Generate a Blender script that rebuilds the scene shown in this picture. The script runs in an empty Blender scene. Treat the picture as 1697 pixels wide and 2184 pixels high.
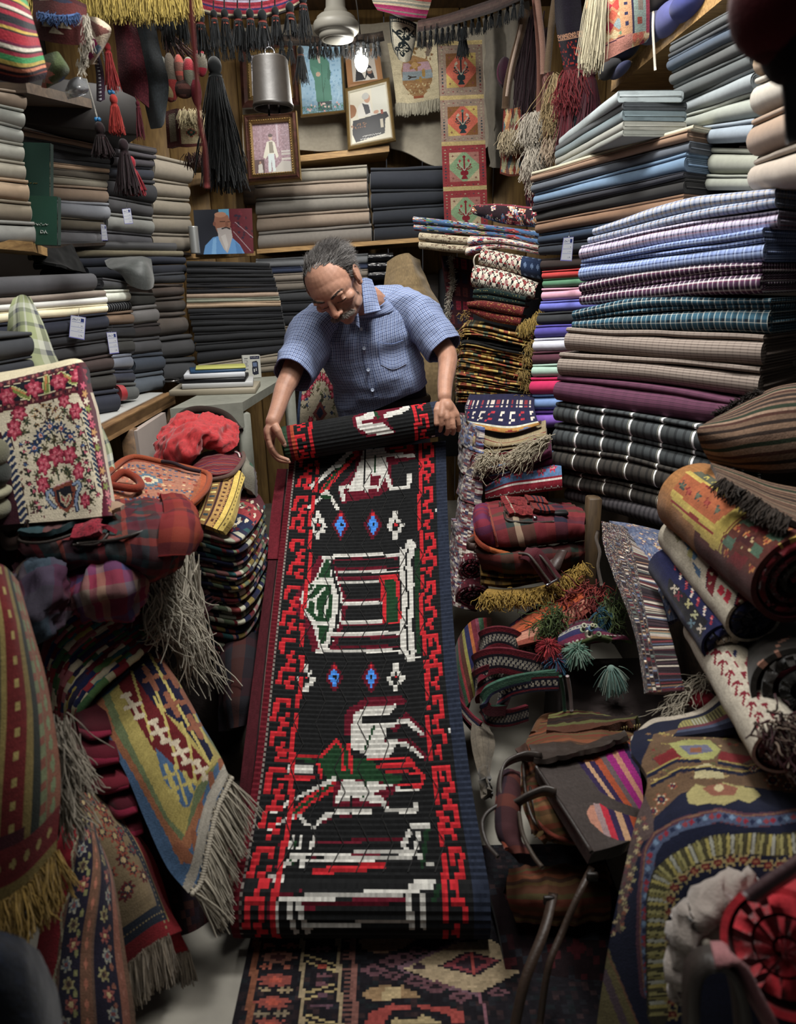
import bpy,math,random
import numpy as np
from mathutils import Vector,Matrix
RS=np.random.RandomState(7)
random.seed(7)
SC=bpy.context.scene
COL=SC.collection
PI=math.pi
FPX=1456.;CAMH=1.4
PITCH=math.radians(18.25);ROLL=math.radians(1.)
_f=np.array([0,math.cos(PITCH),-math.sin(PITCH)])
_u0=np.array([0,math.sin(PITCH),math.cos(PITCH)])
_r0=np.array([1.,0,0])
_r=_r0*math.cos(ROLL)-_u0*math.sin(ROLL)
_u=_u0*math.cos(ROLL)+_r0*math.sin(ROLL)
CAM=np.array([0,0,CAMH])
def ray(px,py):
 return _r*((px-848.5)/FPX)+_u*((1092-py)/FPX)+_f
def W(px,py,Y):
 """the point of the shop seen at a place of the photograph, Y metres in front of the camera"""
 d=ray(px,py);return CAM+d*(Y/d[1])
def WZ(px,py,z):
 d=ray(px,py);return CAM+d*((z-CAMH)/d[2])
def proj(P):
 q=np.asarray(P)-CAM
 z=q@_f
 return 848.5+FPX*(q@_r)/z,1092-FPX*(q@_u)/z
def pxm(Y):
 return Y/FPX
SAT=.86
def lin(h):
 if isinstance(h,str):
  h=h.lstrip('#');c=np.array([int(h[i:i+2],16)/255 for i in(0,2,4)])
  c=np.where(c<=.04045,c/12.92,((c+.055)/1.055)**2.4);y=c@np.array([.2126,.7152,.0722])
  return np.maximum(y+(c-y)*SAT,0)
 return np.asarray(h,float)
MATS={}
def _mat(name):
 m=bpy.data.materials.new(name);m.use_nodes=True
 nt=m.node_tree;b=nt.nodes['Principled BSDF']
 return m,nt,b
def N(nt,t,**kw):
 n=nt.nodes.new(t)
 for k,v in kw.items():
  if hasattr(n,k):setattr(n,k,v)
  else:n.inputs[k].default_value=v
 return n
def fabric(name='cloth',rough=.9,bump=.15,scale=900,sheen=.15,vary=.12,spec=.2):
 """cloth whose own colours are stored per face in the attribute Col"""
 key=('fab',name)
 if key in MATS:return MATS[key]
 m,nt,b=_mat(name)
 a=N(nt,'ShaderNodeAttribute',attribute_name='Col')
 tc=N(nt,'ShaderNodeTexCoord')
 n1=N(nt,'ShaderNodeTexNoise');n1.inputs['Scale'].default_value=scale;n1.inputs['Detail'].default_value=2
 n2=N(nt,'ShaderNodeTexNoise');n2.inputs['Scale'].default_value=scale*.06;n2.inputs['Detail'].default_value=3
 nt.links.new(tc.outputs['Object'],n1.inputs['Vector']);nt.links.new(tc.outputs['Object'],n2.inputs['Vector'])
 ad=N(nt,'ShaderNodeMath',operation='ADD');nt.links.new(n1.outputs['Fac'],ad.inputs[0]);nt.links.new(n2.outputs['Fac'],ad.inputs[1])
 mr=N(nt,'ShaderNodeMapRange');nt.links.new(ad.outputs[0],mr.inputs['Value'])
 mr.inputs['From Min'].default_value=.6;mr.inputs['From Max'].default_value=1.4
 mr.inputs['To Min'].default_value=1-vary;mr.inputs['To Max'].default_value=1+vary
 vm=N(nt,'ShaderNodeVectorMath',operation='SCALE');nt.links.new(a.outputs['Color'],vm.inputs[0]);nt.links.new(mr.outputs[0],vm.inputs['Scale'])
 nt.links.new(vm.outputs[0],b.inputs['Base Color'])
 bp=N(nt,'ShaderNodeBump');bp.inputs['Strength'].default_value=bump;bp.inputs['Distance'].default_value=.002
 nt.links.new(ad.outputs[0],bp.inputs['Height']);nt.links.new(bp.outputs[0],b.inputs['Normal'])
 b.inputs['Roughness'].default_value=rough
 b.inputs['Specular IOR Level'].default_value=spec
 b.inputs['Sheen Weight'].default_value=sheen;b.inputs['Sheen Roughness'].default_value=.5
 MATS[key]=m;return m
def plaid(name,ustops,vstops,pu,pv,mix=.5,bumpy=.1,mul=False):
 """woven check: colour bands along the cloth (u, metres) crossed with bands round the fold (v)"""
 m,nt,b=_mat(name)
 uv=N(nt,'ShaderNodeUVMap');uv.uv_map='UVMap'
 sp=N(nt,'ShaderNodeSeparateXYZ');nt.links.new(uv.outputs[0],sp.inputs[0])
 outs=[]
 for k,(stops,per)in enumerate(((ustops,pu),(vstops,pv))):
  d=N(nt,'ShaderNodeMath',operation='DIVIDE');nt.links.new(sp.outputs[k],d.inputs[0]);d.inputs[1].default_value=per
  fr=N(nt,'ShaderNodeMath',operation='FRACT');nt.links.new(d.outputs[0],fr.inputs[0])
  cr=N(nt,'ShaderNodeValToRGB');cr.color_ramp.interpolation='CONSTANT'
  el=cr.color_ramp.elements
  while len(el)>1:el.remove(el[-1])
  for i,(p,c)in enumerate(stops):
   e=el[0]if i==0 else el.new(p)
   e.position=p;e.color=(*lin(c),1)
  nt.links.new(fr.outputs[0],cr.inputs[0]);outs.append(cr.outputs[0])
 mx=N(nt,'ShaderNodeMix',data_type='RGBA');mx.inputs[0].default_value=mix
 nt.links.new(outs[0],mx.inputs[6]);nt.links.new(outs[1],mx.inputs[7])
 tc=N(nt,'ShaderNodeTexCoord')
 n1=N(nt,'ShaderNodeTexNoise');n1.inputs['Scale'].default_value=700
 nt.links.new(tc.outputs['Object'],n1.inputs['Vector'])
 bp=N(nt,'ShaderNodeBump');bp.inputs['Strength'].default_value=bumpy;bp.inputs['Distance'].default_value=.002
 nt.links.new(n1.outputs['Fac'],bp.inputs['Height']);nt.links.new(bp.outputs[0],b.inputs['Normal'])
 nt.links.new(mx.outputs[2],b.inputs['Base Color'])
 b.inputs['Roughness'].default_value=.88;b.inputs['Specular IOR Level'].default_value=.2
 return m
def simple(name,color,rough=.6,metal=0,emit=0,alpha=1,trans=0,bump=0,bscale=80,spec=.4,var=0):
 key=('s',name)
 if key in MATS:return MATS[key]
 m,nt,b=_mat(name)
 b.inputs['Base Color'].default_value=(*lin(color),1)
 b.inputs['Roughness'].default_value=rough;b.inputs['Metallic'].default_value=metal
 b.inputs['Specular IOR Level'].default_value=spec
 if emit:
  b.inputs['Emission Color'].default_value=(*lin(color),1);b.inputs['Emission Strength'].default_value=emit
 if trans:b.inputs['Transmission Weight'].default_value=trans
 if alpha<1:b.inputs['Alpha'].default_value=alpha
 if bump or var:
  tc=N(nt,'ShaderNodeTexCoord');n1=N(nt,'ShaderNodeTexNoise');n1.inputs['Scale'].default_value=bscale;n1.inputs['Detail'].default_value=4
  nt.links.new(tc.outputs['Object'],n1.inputs['Vector'])
  bp=N(nt,'ShaderNodeBump');bp.inputs['Strength'].default_value=bump;bp.inputs['Distance'].default_value=.004
  nt.links.new(n1.outputs['Fac'],bp.inputs['Height']);nt.links.new(bp.outputs[0],b.inputs['Normal'])
  if var:
   cr=N(nt,'ShaderNodeMix',data_type='RGBA');c=lin(color)
   cr.inputs[6].default_value=(*(c*(1-var)),1);cr.inputs[7].default_value=(*np.minimum(c*(1+var),1),1)
   nt.links.new(n1.outputs['Fac'],cr.inputs[0]);nt.links.new(cr.outputs[2],b.inputs['Base Color'])
 MATS[key]=m;return m
def wood(name,c1,c2,scale=(2,14,14),rough=.6):
 key=('w',name)
 if key in MATS:return MATS[key]
 m,nt,b=_mat(name)
 tc=N(nt,'ShaderNodeTexCoord');mp=N(nt,'ShaderNodeMapping');mp.inputs['Scale'].default_value=scale
 n1=N(nt,'ShaderNodeTexNoise');n1.inputs['Scale'].default_value=4;n1.inputs['Detail'].default_value=6;n1.inputs['Distortion'].default_value=.6
 nt.links.new(tc.outputs['Object'],mp.inputs[0]);nt.links.new(mp.outputs[0],n1.inputs['Vector'])
 cr=N(nt,'ShaderNodeValToRGB');e=cr.color_ramp.elements
 e[0].position=.3;e[0].color=(*lin(c1),1);e[1].position=.7;e[1].color=(*lin(c2),1)
 nt.links.new(n1.outputs['Fac'],cr.inputs[0]);nt.links.new(cr.outputs[0],b.inputs['Base Color'])
 bp=N(nt,'ShaderNodeBump');bp.inputs['Strength'].default_value=.2;bp.inputs['Distance'].default_value=.002
 nt.links.new(n1.outputs['Fac'],bp.inputs['Height']);nt.links.new(bp.outputs[0],b.inputs['Normal'])
 b.inputs['Roughness'].default_value=rough
 MATS[key]=m;return m
CLOTH=fabric('woven_cloth')
PILE=fabric('rug_pile',rough=.95,bump=.5,scale=420,sheen=.1,vary=.22,spec=.1)
KNIT=fabric('woollen_weave',rough=.95,bump=.6,scale=260,sheen=.1,vary=.2,spec=.1)
YARN=fabric('yarn',rough=.9,bump=.3,scale=600,sheen=.1,vary=.25,spec=.15)
SATIN=fabric('satin_cloth',rough=.55,bump=.05,scale=700,sheen=.3,vary=.08,spec=.4)
LEATHER=fabric('leather',rough=.5,bump=.35,scale=160,sheen=0,vary=.18,spec=.45)
PAINT=fabric('painted_surface',rough=.6,bump=.05,scale=300,sheen=0,vary=.06,spec=.35)
PAPER=fabric('printed_paper',rough=.45,bump=0.,scale=300,sheen=0,vary=.03,spec=.3)
METAL=simple('steel','#8d8d90',.3,1)
BRASS=simple('brass','#9a7a3a',.35,1)
def mk(name,V,F,mat=None,parent=None,col=None,uv=None,smooth=True,origin=None,at=None):
 V=np.asarray(V,float);F=np.asarray(F,np.int32)
 me=bpy.data.meshes.new(name)
 if origin is None:
  origin=np.array(parent['_o']if parent is not None else(at if at is not None else[(V[:,0].min()+V[:,0].max())/2,(V[:,1].min()+V[:,1].max())/2,V[:,2].min()]))
 Vl=V-origin
 n,m=len(V),len(F)
 me.vertices.add(n);me.vertices.foreach_set('co',Vl.astype(np.float32).ravel())
 me.loops.add(4*m);me.loops.foreach_set('vertex_index',F.ravel())
 me.polygons.add(m);me.polygons.foreach_set('loop_start',np.arange(0,4*m,4,dtype=np.int32))
 me.polygons.foreach_set('use_smooth',np.full(m,bool(smooth)))
 if uv is not None:
  l=me.uv_layers.new(name='UVMap');l.data.foreach_set('uv',np.asarray(uv,np.float32).ravel())
 if col is not None:
  c=lin(col)if isinstance(col,str)else np.asarray(col,float)
  if c.ndim==1:c=np.tile(c,(m,1))
  c4=np.ones((m,4),np.float32);c4[:,:3]=c
  a=me.attributes.new('Col','FLOAT_COLOR','FACE');a.data.foreach_set('color',c4.ravel())
 me.update(calc_edges=True)
 me.validate()
 if mat:me.materials.append(mat)
 o=bpy.data.objects.new(name,me);COL.objects.link(o)
 o['_o']=[float(x)for x in origin]
 if parent is not None:
  o.parent=parent
 else:
  o.location=origin
 return o
def tag(o,label,cat,group=None,kind=None):
 o['label']=label;o['category']=cat
 if group:o['group']=group
 if kind:o['kind']=kind
 return o
def thing(name,loc,label,cat,group=None):
 o=bpy.data.objects.new(name,None);COL.objects.link(o)
 o.location=loc;o['_o']=[float(x)for x in loc];o.empty_display_size=.05
 return tag(o,label,cat,group)
def structure(o):
 o['kind']='structure';return o
class G:
 """collects quads with colours and uvs"""
 def __init__(s):s.V=[];s.F=[];s.C=[];s.U=[];s.n=0
 def add(s,V,F,col=(.5,.5,.5),uv=None):
  V=np.asarray(V,float).reshape(-1,3);F=np.asarray(F,np.int32).reshape(-1,4)
  s.V.append(V);s.F.append(F+s.n);s.n+=len(V)
  c=lin(col)if isinstance(col,str)else np.asarray(col,float)
  if c.ndim==1:c=np.tile(c,(len(F),1))
  s.C.append(c);s.U.append(np.zeros((len(F)*4,2))if uv is None else np.asarray(uv,float).reshape(-1,2))
  return s
 def mk(s,name,mat,parent=None,smooth=True,at=None):
  return mk(name,np.concatenate(s.V),np.concatenate(s.F),mat,parent,np.concatenate(s.C),np.concatenate(s.U),smooth,at=at)
def gridF(r,c,wrap=False):
 """faces of an r x c vertex grid (wrap: closed in c)"""
 cc=c if wrap else c-1
 i=np.arange(r-1)[:,None];j=np.arange(cc)[None,:]
 j2=(j+1)%c
 return np.stack([i*c+j+0*i,i*c+j2,(i+1)*c+j2,(i+1)*c+j],-1).reshape(-1,4)
def capF(base,k,flip=False):
 """quads across a closed ring of k vertices starting at index base"""
 out=[]
 for i in range(k//2-1):
  q=(base+i,base+i+1,base+k-2-i,base+k-1-i)
  out.append(q[::-1]if flip else q)
 return np.array(out,np.int32)
def smoothpath(P,n,alpha=None):
 """n points along a smooth curve through the points P"""
 P=np.asarray(P,float)
 if len(P)==2:
  t=np.linspace(0,1,n)[:,None];return P[0]*(1-t)+P[1]*t
 d=np.concatenate([[0],np.cumsum(np.maximum(np.linalg.norm(np.diff(P,axis=0),axis=1),1e-6))]);d/=d[-1]
 m=np.zeros_like(P)
 m[1:-1]=(P[2:]-P[:-2])/(d[2:]-d[:-2])[:,None]
 m[0]=(P[1]-P[0])/(d[1]-d[0]);m[-1]=(P[-1]-P[-2])/(d[-1]-d[-2])
 t=np.linspace(0,1,n)if alpha is None else alpha
 k=np.clip(np.searchsorted(d,t,'right')-1,0,len(P)-2)
 h=(d[k+1]-d[k]);s=((t-d[k])/h)[:,None];h=h[:,None]
 return(2*s**3-3*s**2+1)*P[k]+(s**3-2*s**2+s)*h*m[k]+(-2*s**3+3*s**2)*P[k+1]+(s**3-s**2)*h*m[k+1]
_PT=np.random.RandomState(11).rand(4096)
def vnoise(X,seed=0):
 """smooth lattice noise in -1..1"""
 X=np.asarray(X,float);I=np.floor(X).astype(np.int64);f=X-I;f=f*f*f*(f*(f*6-15)+10);out=0
 for dx in(0,1):
  for dy in(0,1):
   for dz in(0,1):
    h=((I[...,0]+dx)*73856093^(I[...,1]+dy)*19349663^(I[...,2]+dz)*83492791^(seed*2654435+97))&4095
    w_=(f[...,0]if dx else 1-f[...,0])*(f[...,1]if dy else 1-f[...,1])*(f[...,2]if dz else 1-f[...,2])
    out=out+w_*_PT[h]
 return out*2-1
def wob(P,amp,scale,seed=0):
 """smooth pseudo noise, one value per point"""
 P=np.asarray(P);Q=P*(scale*.32)+seed*3.17
 return amp*(vnoise(Q,seed)+.5*vnoise(Q*2.03+5.1,seed+1))*.95
def crease(P,amp,scale,seed=0):
 """ridged folds of crumpled cloth"""
 Q=np.asarray(P)*(scale*.32)+seed*1.7
 return amp*(1-2*np.abs(vnoise(Q,seed))+.5*(1-2*np.abs(vnoise(Q*2.1+3,seed+2))))
def nrm(v):
 v=np.asarray(v,float);return v/np.maximum(np.linalg.norm(v,axis=-1,keepdims=True),1e-9)
def tube(P,R,n=8,col=(.5,.5,.5),g=None,flat=1.,upv=(0,0,1),cap=True,samples=None):
 """a tube along a path; R radius or list; flat squashes it along its up direction"""
 P=np.asarray(P,float)
 if samples:
  R_=np.interp(np.linspace(0,1,samples),np.linspace(0,1,len(P)),np.broadcast_to(R,(len(P),)));P=smoothpath(P,samples);R=R_
 R=np.broadcast_to(np.asarray(R,float),(len(P),))
 T=nrm(np.gradient(P,axis=0))
 up=np.tile(np.asarray(upv,float),(len(P),1))
 par=np.abs((T*up).sum(1))>.95
 up[par]=(1,0,0)if not par.all()else(0,1,0)
 S=nrm(np.cross(T,up))
 for i in range(1,len(S)):
  if S[i]@S[i-1]<0:S[i]=-S[i]
 U=nrm(np.cross(S,T))
 a=np.linspace(0,2*PI,n,endpoint=False)
 V=P[:,None]+R[:,None,None]*(np.cos(a)[None,:,None]*S[:,None]+flat*np.sin(a)[None,:,None]*U[:,None])
 g=g or G()
 F=gridF(len(P),n,True)
 L=np.concatenate([[0],np.cumsum(np.linalg.norm(np.diff(P,axis=0),axis=1))])
 if cap and n%2==0:F=np.concatenate([F,capF(0,n),capF((len(P)-1)*n,n,True)])
 c=lin(col)if isinstance(col,str)else np.asarray(col,float)
 if c.ndim==2 and len(c)==len(P)-1:
  c=np.repeat(c,n,0)
  if cap and n%2==0:c=np.concatenate([c,np.tile(c[0],(2*(n//2-1),1))])
 uv=np.zeros((len(F)*4,2))
 i=np.repeat(np.arange(len(P)-1),n);j=np.tile(np.arange(n),len(P)-1)
 q=np.stack([np.stack([L[i],j*1./n],-1),np.stack([L[i],(j+1.)/n],-1),np.stack([L[i+1],(j+1.)/n],-1),np.stack([L[i+1],j*1./n],-1)],1).reshape(-1,2)
 uv[:len(q)]=q
 g.add(V,F,c,uv);return g
def ribbon(P,width,thick,side,col,g=None,samples=None):
 """a strap: flat band along a path, side = direction across it (one or per point)"""
 P=np.asarray(P,float)
 if samples:
  P=smoothpath(P,samples)
 S=np.broadcast_to(np.asarray(side,float),P.shape);T=nrm(np.gradient(P,axis=0))
 S=nrm(S-(S*T).sum(1,keepdims=True)*T);U=np.cross(S,T)
 w=np.broadcast_to(np.asarray(width,float),(len(P),))[:,None]/2;t=thick/2
 V=np.stack([P+S*w+U*t,P-S*w+U*t,P-S*w-U*t,P+S*w-U*t],1)
 F=np.concatenate([gridF(len(P),4,True),capF(0,4),capF((len(P)-1)*4,4,True)])
 g=g or G();c=lin(col)if isinstance(col,str)else np.asarray(col,float)
 if c.ndim==2 and len(c)==len(P)-1:c=np.concatenate([np.repeat(c,4,0),c[:1],c[:1]])
 g.add(V,F,c);return g
def box(c,s,col=(.5,.5,.5),g=None,R=None,bev=.004):
 """bevelled box: centre c, full sizes s, optional 3x3 rotation"""
 g=g or G();s=np.asarray(s,float)/2;b=min(bev,s.min()*.49)
 rings=[]
 def ring(x,y,z,bb):return[(-x+bb,-y,z),(x-bb,-y,z),(x,-y+bb,z),(x,y-bb,z),(x-bb,y,z),(-x+bb,y,z),(-x,y-bb,z),(-x,-y+bb,z)]
 rings=[ring(s[0]-b,s[1]-b,-s[2],b*.5),ring(s[0],s[1],-s[2]+b,b),ring(s[0],s[1],s[2]-b,b),ring(s[0]-b,s[1]-b,s[2],b*.5)]
 V=np.array(rings).reshape(-1,3)
 F=np.concatenate([gridF(4,8,True),capF(0,8,True),capF(24,8)])
 if R is not None:V=V@np.asarray(R).T
 g.add(V+np.asarray(c),F,col);return g
def rotz(a):return np.array([[math.cos(a),-math.sin(a),0],[math.sin(a),math.cos(a),0],[0,0,1]])
def hexa(p,col=(.5,.5,.5),g=None):
 """a solid from 8 corner points: 4 of one face, 4 of the opposite face"""
 g=g or G()
 F=[(0,3,2,1),(4,5,6,7),(0,1,5,4),(1,2,6,5),(2,3,7,6),(3,0,4,7)]
 g.add(np.asarray(p,float),F,col);return g
def board(a,b,c,thick,col=(.5,.5,.5),g=None):
 """a board from three corners a-b (one edge) and c (next to a); thick along the normal"""
 a,b,c=map(np.asarray,(a,b,c));d=b+c-a;n=nrm(np.cross(b-a,c-a))*thick
 return hexa([a,b,d,c,a-n,b-n,d-n,c-n],col,g)
def lathe(prof,c,n=24,col=(.5,.5,.5),g=None,axis=(0,0,1)):
 """solid of revolution; prof = [(radius, height)]"""
 g=g or G();ax=nrm(axis);x=nrm(np.cross(ax,(0,1,.01)));y=np.cross(ax,x)
 a=np.linspace(0,2*PI,n,endpoint=False)
 V=np.array([[np.asarray(c)+ax*h+r*(np.cos(t)*x+np.sin(t)*y)for t in a]for r,h in prof]).reshape(-1,3)
 F=np.concatenate([gridF(len(prof),n,True),capF(0,n,True),capF((len(prof)-1)*n,n)])
 g.add(V,F,col);return g
def blob(c,r,col=(.5,.5,.5),g=None,R=None,nu=20,nv=12,e=1.,noise=0,seed=0,scale=8):
 """ellipsoid / superellipsoid"""
 g=g or G();u=np.linspace(0,2*PI,nu,endpoint=False);v=np.linspace(-PI/2,PI/2,nv)
 sp=lambda x:np.sign(x)*np.abs(x)**e
 X=sp(np.cos(v))[:,None]*sp(np.cos(u))[None];Y=sp(np.cos(v))[:,None]*sp(np.sin(u))[None];Z=np.repeat(sp(np.sin(v))[:,None],nu,1)
 V=np.stack([X,Y,Z],-1)*np.asarray(r,float)
 if noise:V=V*(1+wob(V,noise,scale,seed))[...,None]
 V=V.reshape(-1,3)
 if R is not None:V=V@np.asarray(R).T
 c_=lin(col)if isinstance(col,str)else np.asarray(col,float)
 g.add(V+np.asarray(c),gridF(nv,nu,True),c_);return g
def resample(ctrl,r,c):
 ctrl=np.asarray(ctrl,float)
 A=np.stack([smoothpath(ctrl[i],c)for i in range(ctrl.shape[0])])
 return np.stack([smoothpath(A[:,j],r)for j in range(c)],1)
def gridN(P):
 n=np.cross(np.gradient(P,axis=0),np.gradient(P,axis=1));return nrm(n)
def sheetG(P,canvas,thick=.008,back=None,g=None,edge=None):
 """closed cloth sheet from a vertex grid P (h+1, w+1), coloured cell by cell; normal side is the face"""
 g=g or G();h,w=P.shape[0]-1,P.shape[1]-1
 n=gridN(P);Q=P-n*thick
 canvas=np.asarray(canvas,float)
 if canvas.ndim==1:canvas=np.tile(canvas,(h,w,1))
 F=gridF(h+1,w+1)[:,::-1]
 u,v=np.meshgrid(np.arange(w+1),np.arange(h+1))
 du=np.linalg.norm(np.diff(P[h//2],axis=0),axis=1).mean();dv=np.linalg.norm(np.diff(P[:,w//2],axis=0),axis=1).mean()
 UV=np.stack([u*du,v*dv],-1).reshape(-1,2)
 g.add(P.reshape(-1,3),F,canvas.reshape(-1,3),UV[F].reshape(-1,2))
 bc=canvas.reshape(-1,3)*.75 if back is None else np.tile(lin(back),(h*w,1))
 g.add(Q.reshape(-1,3),F[:,::-1],bc,UV[F[:,::-1]].reshape(-1,2))
 for(a,b,cc)in((P[0],Q[0],canvas[0]),(Q[-1],P[-1],canvas[-1]),(Q[:,0],P[:,0],canvas[:,0]),(P[:,-1],Q[:,-1],canvas[:,-1])):
  V=np.stack([a,b]);g.add(V.reshape(-1,3),gridF(2,len(a)),cc if edge is None else lin(edge))
 return g
class Canvas:
 """a woven pattern, cell by cell (row 0 = first row of the cloth)"""
 def __init__(s,h,w,bg,P=None):
  s.a=np.tile(lin(bg),(h,w,1));s.h,s.w=h,w
  s.v,s.u=np.meshgrid((np.arange(h)+.5)/h,(np.arange(w)+.5)/w,indexing='ij')
  if P is not None:
   c=(P[:-1,:-1]+P[1:,:-1]+P[:-1,1:]+P[1:,1:])/4
   s.x,s.y=proj(c)
 def on(s,frame):
  return(s.x,s.y)if frame=='px' else(s.u,s.v)
 def set(s,m,col):s.a[m]=lin(col);return s
 def poly(s,pts,col,frame='uv'):
  X,Y=s.on(frame);pts=np.asarray(pts,float);m=np.zeros(X.shape,bool)
  x0,y0=pts[-1]
  for x1,y1 in pts:
   c=((y0>Y)!=(y1>Y));xx=(x1-x0)*(Y-y0)/(y1-y0+1e-12)+x0
   m^=c&(X<xx);x0,y0=x1,y1
  return s.set(m,col)
 def stroke(s,pts,wd,col,frame='uv',asp=1.):
  X,Y=s.on(frame);m=np.zeros(X.shape,bool);pts=np.asarray(pts,float)
  for(x0,y0),(x1,y1)in zip(pts[:-1],pts[1:]):
   dx,dy=x1-x0,(y1-y0)*asp;L=dx*dx+dy*dy+1e-12
   t=np.clip(((X-x0)*dx+(Y-y0)*asp*dy)/L,0,1)
   m|=np.hypot(X-x0-t*dx,(Y-y0)*asp-t*dy)<wd/2
  return s.set(m,col)
 def rect(s,u0,v0,u1,v1,col,frame='uv'):
  X,Y=s.on(frame);return s.set((X>=u0)&(X<u1)&(Y>=v0)&(Y<v1),col)
 def diamond(s,cu,cv,ru,rv,col,step=0,frame='uv'):
  X,Y=s.on(frame);a=np.abs(X-cu)/ru;b=np.abs(Y-cv)/rv
  if step:a=np.ceil(a*step)/step;b=np.floor(b*step)/step
  return s.set(a+b<1,col)
 def disc(s,cu,cv,ru,rv,col,lobes=0,depth=.25,frame='uv',ph=0.):
  X,Y=s.on(frame);a=(X-cu)/ru;b=(Y-cv)/rv;r=np.hypot(a,b)
  k=1 if not lobes else 1-depth+depth*np.cos(lobes*np.arctan2(b,a)+ph)
  return s.set(r<k,col)
 def flower(s,cu,cv,ru,rv,cols,lobes=6,frame='uv',ph=0.):
  for k,c in enumerate(cols):f=1-k/len(cols);s.disc(cu,cv,ru*f,rv*f,c,lobes if k<2 else 0,.22,frame,ph)
  return s
 def art(s,rows,pal,u0,v0,u1,v1):
  """bitmap motif stretched to a rectangle"""
  H,Wd=len(rows),max(len(r)for r in rows)
  m=(s.u>=u0)&(s.u<u1)&(s.v>=v0)&(s.v<v1)
  for i,j in zip(*np.nonzero(m)):
   r=rows[min(H-1,int((s.v[i,j]-v0)/(v1-v0)*H))];k=min(Wd-1,int((s.u[i,j]-u0)/(u1-u0)*Wd))
   ch=r[k]if k<len(r)else ' '
   if ch in pal:s.a[i,j]=lin(pal[ch])
  return s
 def speck(s,p,cols,seed=0,mask=None,cell=1):
  r=np.random.RandomState(seed);h2,w2=-(-s.h//cell),-(-s.w//cell)
  q=np.kron(r.rand(h2,w2),np.ones((cell,cell)))[:s.h,:s.w];k=np.kron(r.randint(len(cols),size=(h2,w2)),np.ones((cell,cell),int))[:s.h,:s.w]
  for i,c in enumerate(cols):
   m=(q<p)&(k==i)
   if mask is not None:m&=mask
   s.set(m,c)
  return s
 def age(s,amt=.12,seed=0):
  r=np.random.RandomState(seed);s.a*=(1+amt*r.uniform(-1,1,(s.h,s.w,1)))*(1+amt*.6*r.uniform(-1,1,(s.h,1,1)));return s
def strands(roots,dirs,L,rad,col,g=None,droop=0.,spread=.15,seed=0,seg=5,sides=4,curl=0.,taper=.6):
 """many yarn ends: roots (n,3), dirs (3,) or (n,3)"""
 r=np.random.RandomState(seed);roots=np.asarray(roots,float);n=len(roots)
 D=nrm(np.broadcast_to(np.asarray(dirs,float),(n,3))+r.normal(size=(n,3))*spread)
 L=np.broadcast_to(np.asarray(L,float),(n,))*r.uniform(.8,1.12,n)
 t=np.linspace(0,1,seg+1)
 P=roots[:,None]+D[:,None]*(t[None,:,None]*L[:,None,None])
 P[...,2]-=droop*(t[None]**2)*L[:,None]
 if curl:
  ph=r.uniform(0,6.28,(n,1,3));P+=np.sin(t[None,:,None]*r.uniform(4,10,(n,1,3))+ph)*curl*L[:,None,None]*t[None,:,None]
 T=nrm(np.gradient(P,axis=1));S=nrm(np.cross(T,nrm(r.normal(size=(n,1,3)))));U=np.cross(S,T)
 a=np.linspace(0,2*PI,sides,endpoint=False);R=rad*(1-(1-taper)*t)[None,:,None,None]
 V=P[:,:,None]+R*(np.cos(a)[None,None,:,None]*S[:,:,None]+np.sin(a)[None,None,:,None]*U[:,:,None])
 F1=gridF(seg+1,sides,True)
 F=(F1[None]+np.arange(n)[:,None,None]*((seg+1)*sides)).reshape(-1,4)
 c=lin(col)if isinstance(col,str)else np.asarray(col,float)
 if c.ndim==1:c=c[None]*r.uniform(.75,1.2,(n,1))
 elif len(c)!=n:c=c[r.randint(len(c),size=n)]*r.uniform(.85,1.15,(n,1))
 g=g or G();g.add(V.reshape(-1,3),F,np.repeat(c,len(F1),0));return g
def fringe(name,edge,direction,L,col,parent,n=60,rad=.0022,droop=.3,spread=.18,seed=0,bunch=4,curl=.02,mat=None):
 """knotted fringe along an edge (list of points)"""
 r=np.random.RandomState(seed+5);P=smoothpath(edge,n)
 roots=np.repeat(P,bunch,0)+r.normal(size=(n*bunch,3))*rad*1.2
 d=np.asarray(direction,float)
 if d.ndim==2:d=np.repeat(smoothpath(d,n),bunch,0)
 k=np.repeat(r.normal(size=(n,3))*spread*.6,bunch,0)
 g=strands(roots,nrm(d)+k,L,rad,col,droop=droop,spread=spread*.4,seed=seed,curl=curl)
 return g.mk(name,mat or YARN,parent)
ORD='topmost second third fourth fifth sixth seventh eighth ninth tenth eleventh twelfth thirteenth fourteenth fifteenth sixteenth seventeenth eighteenth nineteenth twentieth'.split()
def backdir(L,R):
 d=np.asarray(R)-np.asarray(L);d[2]=0;b=nrm(np.array([-d[1],d[0],0]))
 m=(np.asarray(L)+np.asarray(R))/2-CAM
 return b if b@m>0 else-b
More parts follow.
